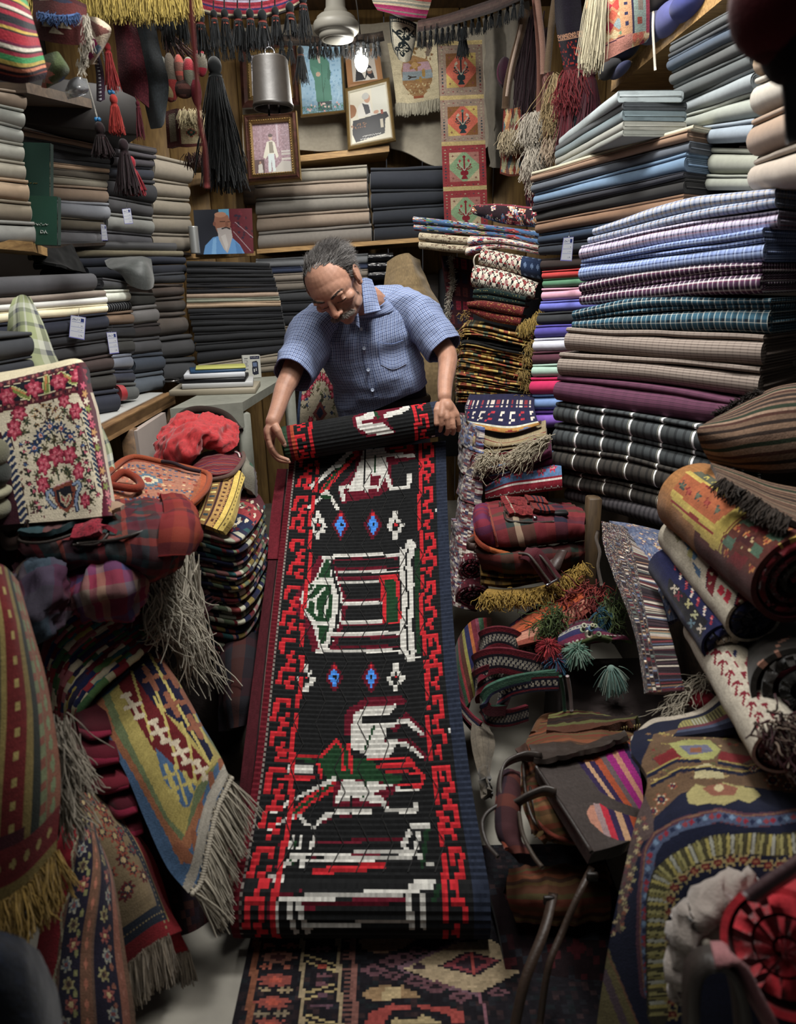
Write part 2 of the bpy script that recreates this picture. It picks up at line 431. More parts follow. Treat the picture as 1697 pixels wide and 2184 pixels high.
def slabG(top,bot,depth,n=22,col='#808080',bulge=.5,rear=None,wr=.002,seed=0,g=None,caps=True,recess=0.,bd=None,block=None,caplayers=4,wscale=14,tilt=0.):
 """a flat roll / folded piece of cloth: its front edge runs between the curves top and bot, it goes back by depth"""
 T=smoothpath(top,n)if len(top)!=n else np.asarray(top);B=smoothpath(bot,n)if len(bot)!=n else np.asarray(bot)
 bd=backdir(T[0],T[-1])if bd is None else nrm(bd)
 h=np.linalg.norm(T-B,axis=1)
 r=np.minimum(h*bulge,depth*.45)
 rr=r if rear is None else np.minimum(h*rear,depth*.45)
 th=np.linspace(PI/2,-PI/2,9)
 tt=[.5+.5*math.sin(a)for a in th];ss=[1-math.cos(a)for a in th]
 K=[]
 for a,s in zip(tt,ss):K.append((0,s,a))
 for a in np.linspace(-PI/2,PI/2,7):K.append((1,1-math.cos(a),.5+.5*math.sin(a)))
 k=len(K);V=np.zeros((n,k,3));Cn=np.zeros((n,k,3))
 for j,(side,s,t)in enumerate(K):
  so=recess+(r*s if side==0 else depth-rr*s);sc=recess+(r if side==0 else depth-rr)
  base=B+(T-B)*t
  V[:,j]=base+bd*so[:,None];Cn[:,j]=B+(T-B)*.5+bd*sc[:,None]
  V[:,j,2]+=tilt*so
 if wr:
  V[:,:9]+=bd*(wob(V[:,:9],wr,wscale,seed)+wob(V[:,:9],wr*.5,wscale*3,seed+1))[...,None]
  V[...,2]+=wob(V,wr*.8,wscale,seed+2)
 g=g or G()
 F=gridF(n,k,True)
 L=np.concatenate([[0],np.cumsum(np.linalg.norm(np.diff((T+B)/2,axis=0),axis=1))])
 sec=np.concatenate([[0],np.cumsum(np.linalg.norm(np.diff(V[n//2],axis=0),axis=1))]);sec=np.append(sec,sec[-1]+.1)
 i=np.repeat(np.arange(n-1),k);j=np.tile(np.arange(k),n-1)
 uv=np.stack([np.stack([L[i],sec[j]],-1),np.stack([L[i],sec[j+1]],-1),np.stack([L[i+1],sec[j+1]],-1),np.stack([L[i+1],sec[j]],-1)],1).reshape(-1,2)
 c=lin(col)if isinstance(col,str)else np.asarray(col,float)
 if block is not None:c=np.repeat(np.asarray(block)[:n-1],k,0)
 g.add(V.reshape(-1,3),F,c,uv)
 if caps:
  c0=lin(col)if isinstance(col,str)else(np.asarray(col,float)if np.ndim(col)==1 else np.asarray(block)[0])
  for e,sg in((0,-1),(n-1,1)):
   ax=nrm(T[e]-T[e-1]if sg>0 else T[0]-T[1])
   rings=[V[e]]
   for q in range(1,caplayers*2+1):
    f=1-q/(caplayers*2+1.)
    push=h[e]*.05 if q%2==0 else-h[e]*.1
    rings.append(Cn[e]+(V[e]-Cn[e])*f+ax*push)
   RR=np.stack(rings);Fc=np.concatenate([gridF(len(rings),k,True),capF((len(rings)-1)*k,k)])
   if sg<0:Fc=Fc[:,::-1]
   shade=np.ones(len(Fc))
   uvc=np.stack([RR.reshape(-1,3)@bd,RR.reshape(-1,3)[:,2]],-1)
   g.add(RR.reshape(-1,3),Fc,np.outer(shade,c0),uvc[Fc].reshape(-1,2))
 return g
NOISE_ID=[0]
def bolt(top,bot,depth,col,label,cat='fabric bolt',group=None,lip=.16,mat=None,gain=1.,bulge=.5,wr=.0025,lip_over=False,caplayers=4,n=22,name='fabric_bolt',rear=None):
 NOISE_ID[0]+=7;sd=NOISE_ID[0]
 T=smoothpath(top,n);B=smoothpath(bot,n)
 c=lin(col)*gain if isinstance(col,str)else np.asarray(col)
 M=T-(T-B)*lip
 g=slabG(M if lip else T,B,depth,n,c,bulge,rear,wr,sd,caplayers=caplayers)
 o=g.mk(name,mat or CLOTH)
 tag(o,label,cat,group)
 if lip:
  h=np.linalg.norm((T-B),axis=1).mean()
  L2=M+(T-B)*.006
  g2=slabG(T,L2,depth*.8,n,c,.5,None,wr*1.3,sd+3,recess=h*.16,caplayers=1)
  g2.mk('loose_fold',mat or CLOTH,o)
 return o
def rows(Z,sc,ox,oy,YL,YR,depth,data,where,gain=1.,extL=0,extR=0,lip=.16,mat=None,start=0,**kw):
 """a stack of cloth bolts; data rows: (xL, top, bottom, xR, top, bottom, colour, words[, xM, top, bottom])"""
 out=[]
 for i,d in enumerate(data):
  q=lambda x,y,Y:W(ox+x/sc,oy+y/sc,Y)
  top=[q(d[0],d[1],YL),q(d[3],d[4],YR)];bot=[q(d[0],d[2],YL),q(d[3],d[5],YR)]
  if len(d)>9:
   k=(d[8]-d[0])/(d[3]-d[0]);k=k*YL/(YR+(YL-YR)*k)if False else k
   Ym=1/((1-k)/YL+k/YR)
   top.insert(1,q(d[8],d[9],Ym));bot.insert(1,q(d[8],d[10],Ym))
  if extL:
   for p in(top,bot):v=nrm(p[0]-p[1]);v[2]*=.3;p[0]=p[0]+v*extL
  if extR:
   for p in(top,bot):v=nrm(p[-1]-p[-2]);v[2]*=.3;p[-1]=p[-1]+v*extR
  m=mat
  lp=lip
  if isinstance(d[6],tuple):m,colr=d[6]
  else:colr=d[6]
  opts=dict(kw)
  w=d[7]
  if w.startswith('~'):lp=0;w=w[1:]
  lab=f"{w} fabric bolt, {ORD[start+i]} {where}"
  out.append(bolt(top,bot,depth,colr,lab,lip=lp,mat=m,gain=gain,**opts))
 return out
Z1=(3.86,0,160)
GB=1.45
A=[(0,120,225,222,140,280,'#6f6152','brown'),(0,225,360,208,285,422,'#8d9089','pale grey'),(0,360,505,195,425,560,'#8c8f89','light grey'),(0,505,670,205,560,710,'#89897f','stone grey'),(0,670,830,215,710,865,'#7f7a6c','taupe'),(0,830,995,243,865,1042,'#8f7a62','tan'),(0,995,1185,262,1042,1208,'#6f6656','brown taupe'),(0,1185,1400,290,1208,1388,'#7f7f7a','pale stone')]
rows(None,*Z1,2.36,2.42,.28,A,'in the stack beside the green binders',GB,extL=.35)
B=[(200,375,445,830,500,592,'#86898a','light grey'),(195,445,500,910,592,645,'#705c4c','brown'),(192,500,560,915,645,690,'#3a3f44','slate'),(192,560,645,910,690,726,'#26282c','black'),(192,645,690,910,726,772,'#2c2e32','charcoal'),(200,690,735,905,772,806,'#8d745c','tan'),(200,735,802,900,806,868,'#4a443b','dark olive'),(200,802,878,888,868,932,'#767062','taupe'),(200,878,1008,896,932,1050,'#7d6a59','tan brown'),(220,1008,1145,910,1052,1192,'#797c84','blue grey'),(220,1145,1255,862,1192,1282,'#5c5548','olive brown'),(220,1255,1400,850,1282,1405,'#66666a','mid grey')]
rows(None,*Z1,2.8,3.18,.28,B,'in the stack behind the green binders',GB)
C=[(960,535,590,1290,600,650,'#332f31','brown black'),(950,590,650,1288,650,690,'#39363b','dark plum grey'),(940,650,735,1270,690,760,'#343136','charcoal'),(900,735,835,1266,760,868,'#242730','navy black'),(890,835,985,1293,868,1056,'#29292c','black'),(895,985,1128,1262,1056,1172,'#3a3a3c','charcoal grey'),(890,1128,1278,1273,1172,1312,'#6d6e6a','ash grey'),(885,1278,1400,1256,1312,1420,'#3e3e42','dark grey')]
rows(None,*Z1,3.22,3.45,.26,C,'in the dark stack under the red tassels',GB)
D=[(1280,640,848,1592,720,892,'#756d60','taupe'),(1265,848,995,1566,892,1022,'#6f675a','taupe'),(1262,995,1145,1572,1022,1160,'#6c6558','taupe'),(1262,1145,1295,1580,1160,1306,'#6a6357','taupe'),(1262,1295,1450,1576,1306,1450,'#655e53','taupe')]
rows(None,*Z1,3.52,3.7,.26,D,'in the taupe stack beside the plank wall',GB)
E=[(130,513,533,378,517,536,(SATIN,'#2e2f32'),'~shiny black'),(150,533,550,392,536,548,'#615a47','~khaki'),(165,550,570,397,548,563,'#20242f','~navy'),(190,570,594,397,563,586,'#1f222a','~blue black')]
rows(None,1,0,0,2.95,3.45,.3,E,'of the long lengths under the binders',GB,wr=.004)
Fc=[(318,586,606,396,580,604,'#25282e','dark navy'),(326,606,635,394,604,631,'#40352f','brown'),(330,637,668,397,631,664,'#3b342f','dark brown'),(338,668,720,403,664,712,'#4a423c','speckled brown'),(345,720,767,417,712,760,'#323234','graphite'),(350,767,818,423,760,812,'#2d2f32','charcoal')]
rows(None,1,0,0,3.12,3.4,.24,Fc,'in the column touching the black stack',GB,lip=.2)
Gc=[(276,622,654,332,625,650,'#1d1d1a','crumpled black'),(283,654,695,341,650,688,(SATIN,'#5a5858'),'silvery grey'),(283,695,722,344,688,716,'#251f1f','brown black'),(288,722,757,346,716,750,'#38383b','dark grey'),(288,757,798,353,750,790,'#2e3540','steel blue'),(288,798,842,353,790,832,'#485059','slate blue')]
rows(None,1,0,0,2.86,3.05,.22,Gc,'in the column above the white counter paper',GB,lip=.2)
STRIPE_BLK=plaid('pinstriped_black',[(0,'#15161a'),(.72,'#8a8c8e'),(.86,'#15161a')],[(0,'#17181c')],.016,.1,.15)
Hc=[(222,592,616,272,600,618,'#2c2d30','charcoal'),(228,618,648,279,617,642,'#b0b3a6','white'),(230,648,667,283,642,662,(STRIPE_BLK,'#222222'),'~pinstriped black'),(230,667,693,287,662,690,'#64503e','brown'),(226,693,722,289,690,720,'#1c1d21','black'),(233,722,757,289,720,752,'#2f2f2d','pinstriped charcoal'),(240,757,791,286,752,788,(SATIN,'#5a606e'),'blue grey'),(245,791,817,289,788,816,'#252937','navy'),(245,817,856,297,816,852,'#4b4e4d','grey')]
rows(None,1,0,0,2.58,2.74,.2,Hc,'in the column with the red ribbon',GB,lip=.2)
Ic=[(0,598,642,208,582,620,'#3a3a3d','~thick charcoal'),(0,642,655,226,620,633,'#72675d','~taupe'),(0,655,668,229,633,647,(SATIN,'#bdbdb7'),'~silver white'),(0,668,694,231,647,666,'#d2caa8','cream'),(0,694,735,233,666,702,'#20232e','blue black'),(0,735,762,236,702,722,'#1d1e22','black'),(0,762,800,238,722,754,'#2b2b2d','coal black'),(0,800,822,243,754,790,'#352b29','dark brown'),(0,822,860,249,790,830,'#31302e','olive black'),(0,860,905,258,830,880,'#252833','dark navy')]
rows(None,1,0,0,2.12,2.5,.26,Ic,'in the row behind the rose rug',GB,extL=.3)
Jc=[(0,716,780,74,708,762,'#2f3135','charcoal'),(0,780,812,72,762,795,'#26282d','black')]
rows(None,1,0,0,1.72,1.8,.2,Jc,'beside the green checked cloth',GB,extL=.3)
zl=[285,330,385,410,460,500,540,578,612,660,700,750,800,850,930,1000,1095];zr=[300,340,383,410,446,482,528,566,596,642,682,732,772,818,882,942,1002]
kc=['black']*6+['tan','grey green','camel']+['black']*7;kh=['#1c1d1f','#1e1f22','#1b1c1e','#1d1e21','#1c1c1f','#1d1d20','#83705f','#757869','#907a62','#1c1d20','#1b1c1f','#1e1f21','#1c1d1f','#1f2022','#1d1e20','#1f2023']
K=[]
for i in range(16):
 f=i/15
 K.append((730+95*max(0,(i-8))/8,zl[i],zl[i+1],1385+140*f**.8,zr[i],zr[i+1],kh[i],('~' if i%3==0 else '')+kc[i]))
rows(None,3.69,200,480,3.38,3.46,.28,K,'in the tall stack over the white table',GB,lip=.22,wr=.003)
K2=[(820,1105,1155,1535,1003,1080,'#6a6254','taupe'),(825,1155,1215,1535,1080,1150,'#655d50','dark taupe')]
rows(None,3.69,200,480,3.36,3.44,.26,K2,'under the tall black stack',GB,lip=.22)
Mb=[(148,240,350,1040,185,290,'#716c61','grey green'),(155,350,452,1040,290,410,'#7a6d60','fawn'),(165,452,586,1045,410,530,'#67635c','grey'),(175,586,716,1058,530,650,'#786a5c','fawn'),(185,716,858,1075,650,792,'#625d57','warm grey')]
rows(None,3.69,500,300,3.98,3.98,.3,Mb,'on the shelf behind the man',GB,lip=.18)
Nb=[(1070,208,382,1650,188,372,'#22252c','midnight blue'),(1075,382,532,1650,372,490,'#1f2228','midnight blue'),(1090,532,660,1655,490,628,'#202329','midnight blue'),(1100,660,796,1660,628,772,'#1e2127','midnight blue')]
rows(None,3.69,500,300,3.98,3.98,.3,Nb,'on the shelf by the hanging vase panels',GB,lip=.15)
Ob=[(545,552,572,784,540,562,'#66686a','grey'),(570,572,585,784,562,573,'#272e42','navy'),(575,585,602,784,573,590,'#6a6157','taupe'),(580,602,622,784,590,612,'#5d564d','dark taupe'),(588,622,645,700,612,640,'#2f3032','charcoal'),(590,645,668,690,640,664,'#1e1f22','black'),(595,668,696,690,664,692,'#1f2023','black'),(600,696,716,690,692,712,'#5a5044','taupe'),(600,716,740,690,712,738,'#6a4c34','brown')]
rows(None,1,0,0,4.,4.,.3,Ob,'on the low shelf behind the man',GB,lip=.2)
P_=[(10,1098,1120,1040,792,826,'#b3ac92','~cream'),(0,1120,1162,1000,826,892,'#80644e','brown'),(5,1164,1228,1010,892,972,'#4d535c','slate'),(18,1230,1302,982,972,1096,'#5c7690','powder blue'),(12,1302,1352,976,1096,1132,'#23242c','ink'),(32,1352,1416,976,1132,1230,'#21201f','black'),(28,1416,1486,970,1230,1335,'#73553e','cinnamon'),(48,1492,1556,960,1345,1440,'#203248','navy'),(52,1558,1626,960,1442,1540,'#1f252f','ink blue')]
GR=.95
rows(None,2.99,1130,0,2.72,2.2,.27,P_,'in the stack behind the checked cloth',GR,lip=.2)
Q=[(155,428,500,760,375,462,'#261b18','dark brown'),(162,502,552,760,462,520,'#aa2c2a','red'),(165,554,606,760,520,575,'#427052','green'),(158,612,682,760,576,650,'#c68fa3','pink'),(150,688,752,760,652,720,'#5d62b3','periwinkle'),(132,758,828,760,722,800,'#27292c','black'),(118,832,912,760,802,885,'#473f90','indigo'),(108,914,992,760,886,970,'#bdbec9','white'),(105,992,1066,760,970,1050,'#502936','maroon'),(102,1068,1147,760,1050,1135,'#98b6a5','mint'),(88,1148,1252,760,1136,1240,'#b81251','crimson'),(98,1254,1347,760,1240,1335,'#6888ba','sky blue'),(103,1350,1456,760,1338,1438,'#7c53b4','violet')]
rows(None,2.83,1097,400,2.72,2.36,.25,Q,'in the rainbow column beside the checked cloth',1.2,lip=.18)
def chk(nm,us,vs,pu,pv,mix=.5):return plaid(nm,us,vs,pu,pv,mix)
bl1=chk('blue_cream_check',[(0,'#8d97ad'),(.35,'#3f4c66'),(.5,'#b5a98e'),(.58,'#8d97ad'),(.8,'#3a5a8a')],[(0,'#a9aebc'),(.5,'#4d556d'),(.75,'#b9a58b')],.03,.02)
bl2=chk('blue_stripe_check',[(0,'#9aa3b6'),(.4,'#4d71a0'),(.55,'#9aa3b6'),(.8,'#33394d')],[(0,'#8b93a6'),(.45,'#3f465a'),(.6,'#b69a80'),(.7,'#8b93a6')],.026,.022)
li=chk('lilac_red_check',[(0,'#a9a2b8'),(.4,'#38384c'),(.62,'#a9a2b8'),(.8,'#6c6a82')],[(0,'#b3aabd'),(.35,'#40405a'),(.6,'#a8404e'),(.68,'#b3aabd')],.022,.02)
bl3=chk('denim_check',[(0,'#7286b4'),(.35,'#2a3350'),(.5,'#93a5cc'),(.7,'#43527e')],[(0,'#7f92c0'),(.5,'#2d3656'),(.7,'#9fb0d4')],.024,.018)
pu=chk('purple_white_check',[(0,'#4a2f4a'),(.35,'#c9c0c4'),(.45,'#4a2f4a'),(.6,'#231a28'),(.85,'#c9c0c4')],[(0,'#4a2a46'),(.45,'#1c1622'),(.72,'#d2cacb'),(.9,'#7c2a50')],.03,.026)
te=chk('teal_white_check',[(0,'#2a5468'),(.4,'#c2c6bd'),(.47,'#2a5468'),(.6,'#0f1c28'),(.9,'#c2c6bd')],[(0,'#2d5a6e'),(.42,'#10202c'),(.7,'#cfd0c4'),(.78,'#2d5a6e')],.032,.026)
ta=chk('taupe_fine_check',[(0,'#8d7f74'),(.8,'#6d6058')],[(0,'#93857a'),(.62,'#4f443e')],.02,.0085,.7)
plm=chk('plum_stripe',[(0,'#5a3348'),(.6,'#4a2b3e')],[(0,'#63364e'),(.45,'#3a2430'),(.7,'#7a3d5c'),(.82,'#4c2c40')],.04,.012,.7)
gw=chk('grey_plaid_white_line',[(0,'#3f4344'),(.12,'#2c2f31'),(.2,'#3f4344'),(.36,'#2a2d2f'),(.44,'#43484a'),(.62,'#2e3133'),(.7,'#43484a'),(.84,'#8f907f'),(.862,'#43484a'),(.885,'#ffffff'),(.95,'#3f4344')],[(0,'#44494b'),(.5,'#3a3e40')],.105,.05,.12)
gw2=chk('brown_plaid_white_line',[(0,'#3a3632'),(.12,'#262422'),(.2,'#3a3632'),(.36,'#242321'),(.44,'#3d3934'),(.62,'#272523'),(.7,'#3d3934'),(.84,'#8a8370'),(.862,'#3d3934'),(.89,'#f6f6f0'),(.94,'#3a3632')],[(0,'#3c3833'),(.5,'#322f2b')],.105,.05,.12)
gf=chk('grey_pinstripe',[(0,'#4a4649'),(.55,'#2c2a2d')],[(0,'#464245'),(.6,'#39363a')],.018,.02,.3)
Rr=[(468,252,292,1570,5,60,(bl1,'#777777'),'~blue and cream checked',1000,70,160),(438,300,335,1565,60,128,(bl2,'#777777'),'~blue striped check',1000,160,215),(388,350,440,1585,130,242,(li,'#777777'),'lilac and red checked',940,222,335),(398,440,462,1495,238,296,(bl3,'#777777'),'~thin denim checked',940,335,376),(385,464,572,1495,298,448,(bl3,'#777777'),'denim blue checked',940,376,498),(388,574,632,1490,455,482,(pu,'#777777'),'~flat purple checked',830,480,560),(388,634,712,1484,482,642,(pu,'#777777'),'purple and white checked',900,548,668),(345,745,792,1545,668,698,(te,'#777777'),'~flat teal checked',735,660,726),(343,794,850,1525,700,890,(te,'#777777'),'teal and white checked',900,716,868),(300,845,986,1485,895,1086,(ta,'#777777'),'taupe fine checked',900,868,1048),(256,1000,1142,1468,1090,1280,(ta,'#777777'),'brown fine checked',860,1035,1192),(234,1145,1290,1330,1285,1445,(plm,'#777777'),'plum striped',800,1195,1388),(230,1298,1412,1250,1470,1630,(gw,'#777777'),'grey plaid',700,1370,1508),(225,1425,1562,1250,1635,1775,(gw,'#777777'),'dark grey plaid',680,1500,1650),(214,1560,1702,1180,1760,1920,(gw2,'#777777'),'brown black plaid',640,1628,1780),(258,1705,1812,1180,1910,2060,(gw2,'#777777'),'brown plaid',640,1782,1895),(298,1818,1892,1120,2010,2130,(gf,'#777777'),'~grey pinstriped',640,1892,1995)]
rows(None,2.83,1097,400,2.34,1.86,.3,Rr,'in the tall checked stack',1.,lip=.2,wr=.004,n=30)
S_=[(886,275,346,1372,0,76,'#525556','dark grey'),(878,346,372,1376,78,100,'#3b3d40','~charcoal'),(870,372,452,1382,100,200,'#3e4a59','slate blue'),(888,455,542,1392,200,312,'#4b4d4c','iron grey'),(900,545,648,1402,314,424,'#4e5353','grey'),(930,650,742,1404,426,572,'#838b8e','silver grey'),(930,742,830,1424,574,742,'#8f948a','pale sage'),(930,832,925,1404,756,902,'#828e99','pale steel'),(930,940,1112,1436,950,1112,'#8a8c7e','sage grey'),(930,1115,1215,1396,1115,1212,'#83867a','sage')]
rows(None,2.99,1130,0,2.42,2.05,.28,S_,'on the high shelf beside the beige rolls',GR,lip=.2)
T_=[(1420,300,492,1800,100,330,'#937858','tan'),(1398,500,744,1800,330,570,'#a79f92','pale beige'),(1374,760,1005,1800,570,850,'#8d7662','brown'),(1384,1020,1230,1800,860,1180,'#9e9183','beige')]
rows(None,2.99,1130,0,1.98,1.66,.28,T_,'of the thick rolls at the shelf end',GR,lip=.16)
U_=[(180,878,930,556,572,650,'#98a3a5','~pale grey'),(160,930,966,590,650,702,'#33383c','~black'),(155,966,1012,590,702,772,'#5f6f74','~teal grey'),(158,1012,1050,592,772,830,'#8a8a80','~stone'),(165,1052,1085,590,830,872,'#7d8078','~grey sage')]
rows(None,2.99,1130,0,2.82,2.26,.2,U_,'of the short lengths lying on the brown stack',GR,bulge=.25)
STONE=simple('worn_stone','#8f8a7e',.7,bump=.4,bscale=9,var=.35)
DARKW=wood('dark_boards','#1d1510','#3a2a1d')
PLANK=wood('pine_planks','#7a5a2e','#a5803f',(14,14,1.5))
PINE=wood('pine_edge','#8a6533','#bd9350',(3,30,30))
DUN=simple('dark_plaster','#2a2420',.9,bump=.2)
g=box((-.15,1.9,-.03),(3.7,5.4,.06),(.3,)*3,bev=.001);structure(g.mk('floor',STONE,at=(0,0,0)))
g=box((-.15,1.9,2.9),(3.7,5.4,.06),bev=.001);structure(g.mk('ceiling',wood('ceiling_boards','#4a3420','#76552f',(12,1.2,12)),at=(0,0,2.87)))
g=box((-1.97,1.9,1.43),(.06,5.4,2.88),bev=.001);structure(g.mk('wall_left',DUN,at=(-1.97,1.9,0)))
g=box((1.67,1.9,1.43),(.06,5.4,2.88),bev=.001);structure(g.mk('wall_right',DUN,at=(1.67,1.9,0)))
g=G()
for i in range(17):
 x=-1.94+i*.212;box((x+.106,4.5+.004*(i%3),1.43),(.207,.05,2.88),g=g,bev=.004)
structure(g.mk('wall_back',PLANK,at=(-.15,4.5,0)))
def plank(name,a,b,back,thick,mat,label,cat='shelf',parent=None):
 """shelf board whose front lower edge runs a-b"""
 a,b=np.array(a),np.array(b);bd=backdir(a,b)*back;up=np.array([0,0,thick])
 g=hexa([a,b,b+bd,a+bd,a+up,b+up,b+bd+up,a+bd+up]);o=g.mk(name,mat,parent,smooth=False)
 if parent is None:tag(o,label,cat)
 return o
plank('wooden_shelf',W(548,541,3.96),W(950,512,3.96),.45,.022,PINE,'long pine shelf under the taupe and midnight blue bolts')
plank('wooden_shelf',W(395,552,3.7),W(545,545,3.96),.35,.022,PINE,'short pine shelf holding the portrait of a bearded man')
plank('wooden_shelf',W(620,347,4.12),W(830,323,4.16),.3,.03,PINE,'pine shelf edge below the leaning gilt pictures')
plank('wooden_shelf',W(405,347,4.),W(525,344,4.08),.35,.02,wood('grey_board','#4c4034','#6f6050'),'small grey shelf at the corner under the big black tassel')
plank('wooden_shelf',W(-170,516,2.3),W(72,537,2.4),.4,.03,PINE,'pine shelf board under the stone grey bolts')
plank('wooden_shelf',W(1302,196,3.02),W(1640,-84,2.06),.4,.05,PINE,'sloping pine shelf edge high above the pale short lengths')
plank('wooden_shelf',W(62,532,2.66),W(232,523,3.15),.35,.012,DARKW,'dark shelf board under the green binders')
plank('wooden_shelf',W(232,520,3.2),W(408,545,3.72),.35,.012,DARKW,'dark shelf board under the charcoal and taupe stacks')
t=thing('cutting_counter',(-1.2,2.3,0),'wooden counter with white paper top under the dark bolts','counter')
CW=wood('worn_counter','#4a3520','#7d5c38',(10,2,10));ct=.98
e0,e1,e2=WZ(205,935,ct),WZ(372,838,ct),WZ(470,800,ct)
f0=WZ(40,1010,ct)
lft=lambda p:np.array([-1.9,p[1]+.1,p[2]])
g=hexa([f0-[0,0,.03],e1-[0,0,.03],lft(e1)-[0,0,.03],lft(f0)-[0,0,.03],f0,e1,lft(e1),lft(f0)]);g.mk('counter_top',CW,t,False)
n_=nrm(np.array([e1[1]-f0[1],-(e1[0]-f0[0]),0]))
g=hexa([f0-[0,0,.045],e1-[0,0,.045],e1-[0,0,.045]-n_*.03,f0-[0,0,.045]-n_*.03,f0+[0,0,.004],e1+[0,0,.004],e1-n_*.03+[0,0,.004],f0-n_*.03+[0,0,.004]]);g.mk('front_rail',wood('rail','#6d4d29','#9a7443',(10,2,10)),t,False)
pa,pb=f0-n_*.05,e1-n_*.05;pc,pd=lft(e1)+[.05,0,0],lft(f0)+[.05,0,0]
up=np.array([0,0,.003]);g=hexa([pa,pb,pc,pd,pa+up,pb+up,pc+up,pd+up],'#b9bab6');g.mk('paper_cover',PAPER,t,False)
for px_,nm in((288,'post'),(362,'post')):
 q=WZ(px_,838+(372-px_)*.585,ct);box(q-n_*.03-[0,0,ct/2+.02],(.05,.05,ct-.05),g=(gg:=G()),R=rotz(math.atan2(e1[1]-f0[1],e1[0]-f0[0])));gg.mk('post',CW,t)
qa,qb=WZ(300,889,ct)-n_*.02,WZ(360,853,ct)-n_*.02
g=hexa([qa-[0,0,.6],qb-[0,0,.6],qb-[0,0,.6]-n_*.02,qa-[0,0,.6]-n_*.02,qa-[0,0,.05],qb-[0,0,.05],qb-[0,0,.05]-n_*.02,qa-[0,0,.05]-n_*.02],'#a89a92');g.mk('white_panel',PAINT,t,False)
WT=simple('chipped_white_paint','#7f8074',.55,bump=.35,bscale=30,var=.25)
t=thing('side_table',WZ(520,858,1.)*[1,1,0],'chipped white painted table under the notebooks and tall scissors','table')
a,b,c=WZ(362,872,1.),WZ(517,858,1.),WZ(614,800,1.);d=c+(a-b)*1.1
dn=np.array([0,0,.035]);hexa([a-dn,b-dn,c-dn,d-dn,a,b,c,d],g=(g:=G()));g.mk('table_top',WT,t,False)
ap=np.array([0,0,.095]);in_=nrm(a-b)*.02
nb_=nrm(np.cross([0,0,1],b-a))
hexa([a-ap,b-ap,b-ap+nb_*.02,a-ap+nb_*.02,a-dn,b-dn,b-dn+nb_*.02,a-dn+nb_*.02],g=(g:=G()));g.mk('apron',WT,t,False)
for q in(b,c,d):
 cc=q+nrm(a+c-2*b)*.04*(1 if q is b else-1 if q is d else-.3);box((cc[0],cc[1],.48),(.045,.045,.95),g=(g:=G()),R=rotz(.5));g.mk('leg',WT,t)
t=tag(box(WZ(1262,1236,.44)*[1,1,0]+[0,.05,.36],(.045,.05,.72),g=(g:=G())).mk('wooden_post',wood('post','#3c2c1c','#5d4729',(14,14,2))),'plain wooden post under the grey pinstriped bolt','post')
box((1.18,2.25,.36),(.62,1.2,.72),g=(g:=G()),R=rotz(0));tag(g.mk('storage_chest',DARKW),'dark wooden chest holding up the checked and rainbow stacks','chest')
fc=[[WZ(540,1970,.012),WZ(700,1970,.012),WZ(900,1970,.012),WZ(1330,1970,.012)],[WZ(533,2080,.012),WZ(700,2080,.012),WZ(920,2080,.012),WZ(1340,2080,.012)],[WZ(524,2184,.012),WZ(700,2184,.012),WZ(940,2184,.012),WZ(1360,2184,.012)],[WZ(510,2330,.012),WZ(700,2330,.012),WZ(960,2330,.012),WZ(1390,2330,.012)]]
A_,B_=WZ(541,1970,.012),WZ(520,2240,.012)
x0=A_[0];P=np.stack([np.stack([np.array([x0+u*.86+(v)*0.,1.42-v*.62,.012])for u in np.linspace(0,1,131)])for v in np.linspace(0,1,131)])
P[...,2]+=wob(P,.002,9,3)
c=Canvas(130,130,'#1d1a20',P);X=lambda x,y:(480+x/2.65,1960+y/2.65)
c.speck(.35,['#2a2024','#25262c','#3a2a2c','#1d2226'],1,cell=2)
def pp(pts):return[X(*p)for p in pts]
c.poly(pp([(165,90),(200,90),(150,640),(105,640)]),'#8a5238','px')
for y,k in((215,0),(345,1),(470,1),(600,1)):
 c.disc(*X(300-(y-215)*.12,y),40,16,['#8a5a4a','#9a4a40'][k],10,.15,'px');c.disc(*X(300-(y-215)*.12,y),16,7,['#4a2a2a','#c0533f'][k],0,0,'px')
for y in(150,270,400,535):
 for dx in(-60,60):c.disc(*X(300+dx-(y-215)*.12,y),17,7,['#a08a66','#8a8a66','#b0604a','#8a7a60'][y%4],6,.3,'px')
for xx,xe in((437,432),(637,655)):c.poly(pp([(xx-11,80),(xx+11,80),(xe+13,640),(xe-12,640)]),'#a89470','px')
for y0,sg in((205,1),(420,-1),(540,1)):
 for o in(0,34):c.stroke(pp([(455,y0+o),(625,y0+55*sg+o)]),5,'#b8a26a','px')
for y in(170,270,320,365,430,490):
 c.disc(*X(545,y),24,6,['#b04a3a','#6a4a58','#7a5058'][y%3],6,.3,'px')
c.poly(pp([(705,80),(735,80),(752,640),(715,640)]),'#8a5a50','px')
for y in range(120,620,26):c.rect(*X(668,y),*X(720,y+10),'#7a5048','px')
c.poly(pp([(750,120),(850,80),(990,80),(1070,120),(1000,170),(870,200),(780,170)]),'#9a7458','px')
c.poly(pp([(985,270),(1300,130),(1500,120),(1660,190),(1660,300),(1430,420),(1200,360)]),'#b29c78','px')
c.poly(pp([(960,270),(985,265),(1330,110),(1380,100),(1000,285),(1240,390),(1430,440),(1420,420),(1000,300)]),'#7a5a66','px')
c.poly(pp([(1205,265),(1370,180),(1570,235),(1410,325)]),'#2a2028','px');c.poly(pp([(1235,262),(1370,195),(1540,232),(1410,310)]),'#8a3c44','px');c.poly(pp([(1290,258),(1385,205),(1480,240),(1400,295)]),'#33242c','px');c.stroke(pp([(1390,200),(1410,300)]),9,'#a8453f','px')
c.poly(pp([(1050,270),(1100,245),(1140,270),(1095,290)]),'#3a2a34','px')
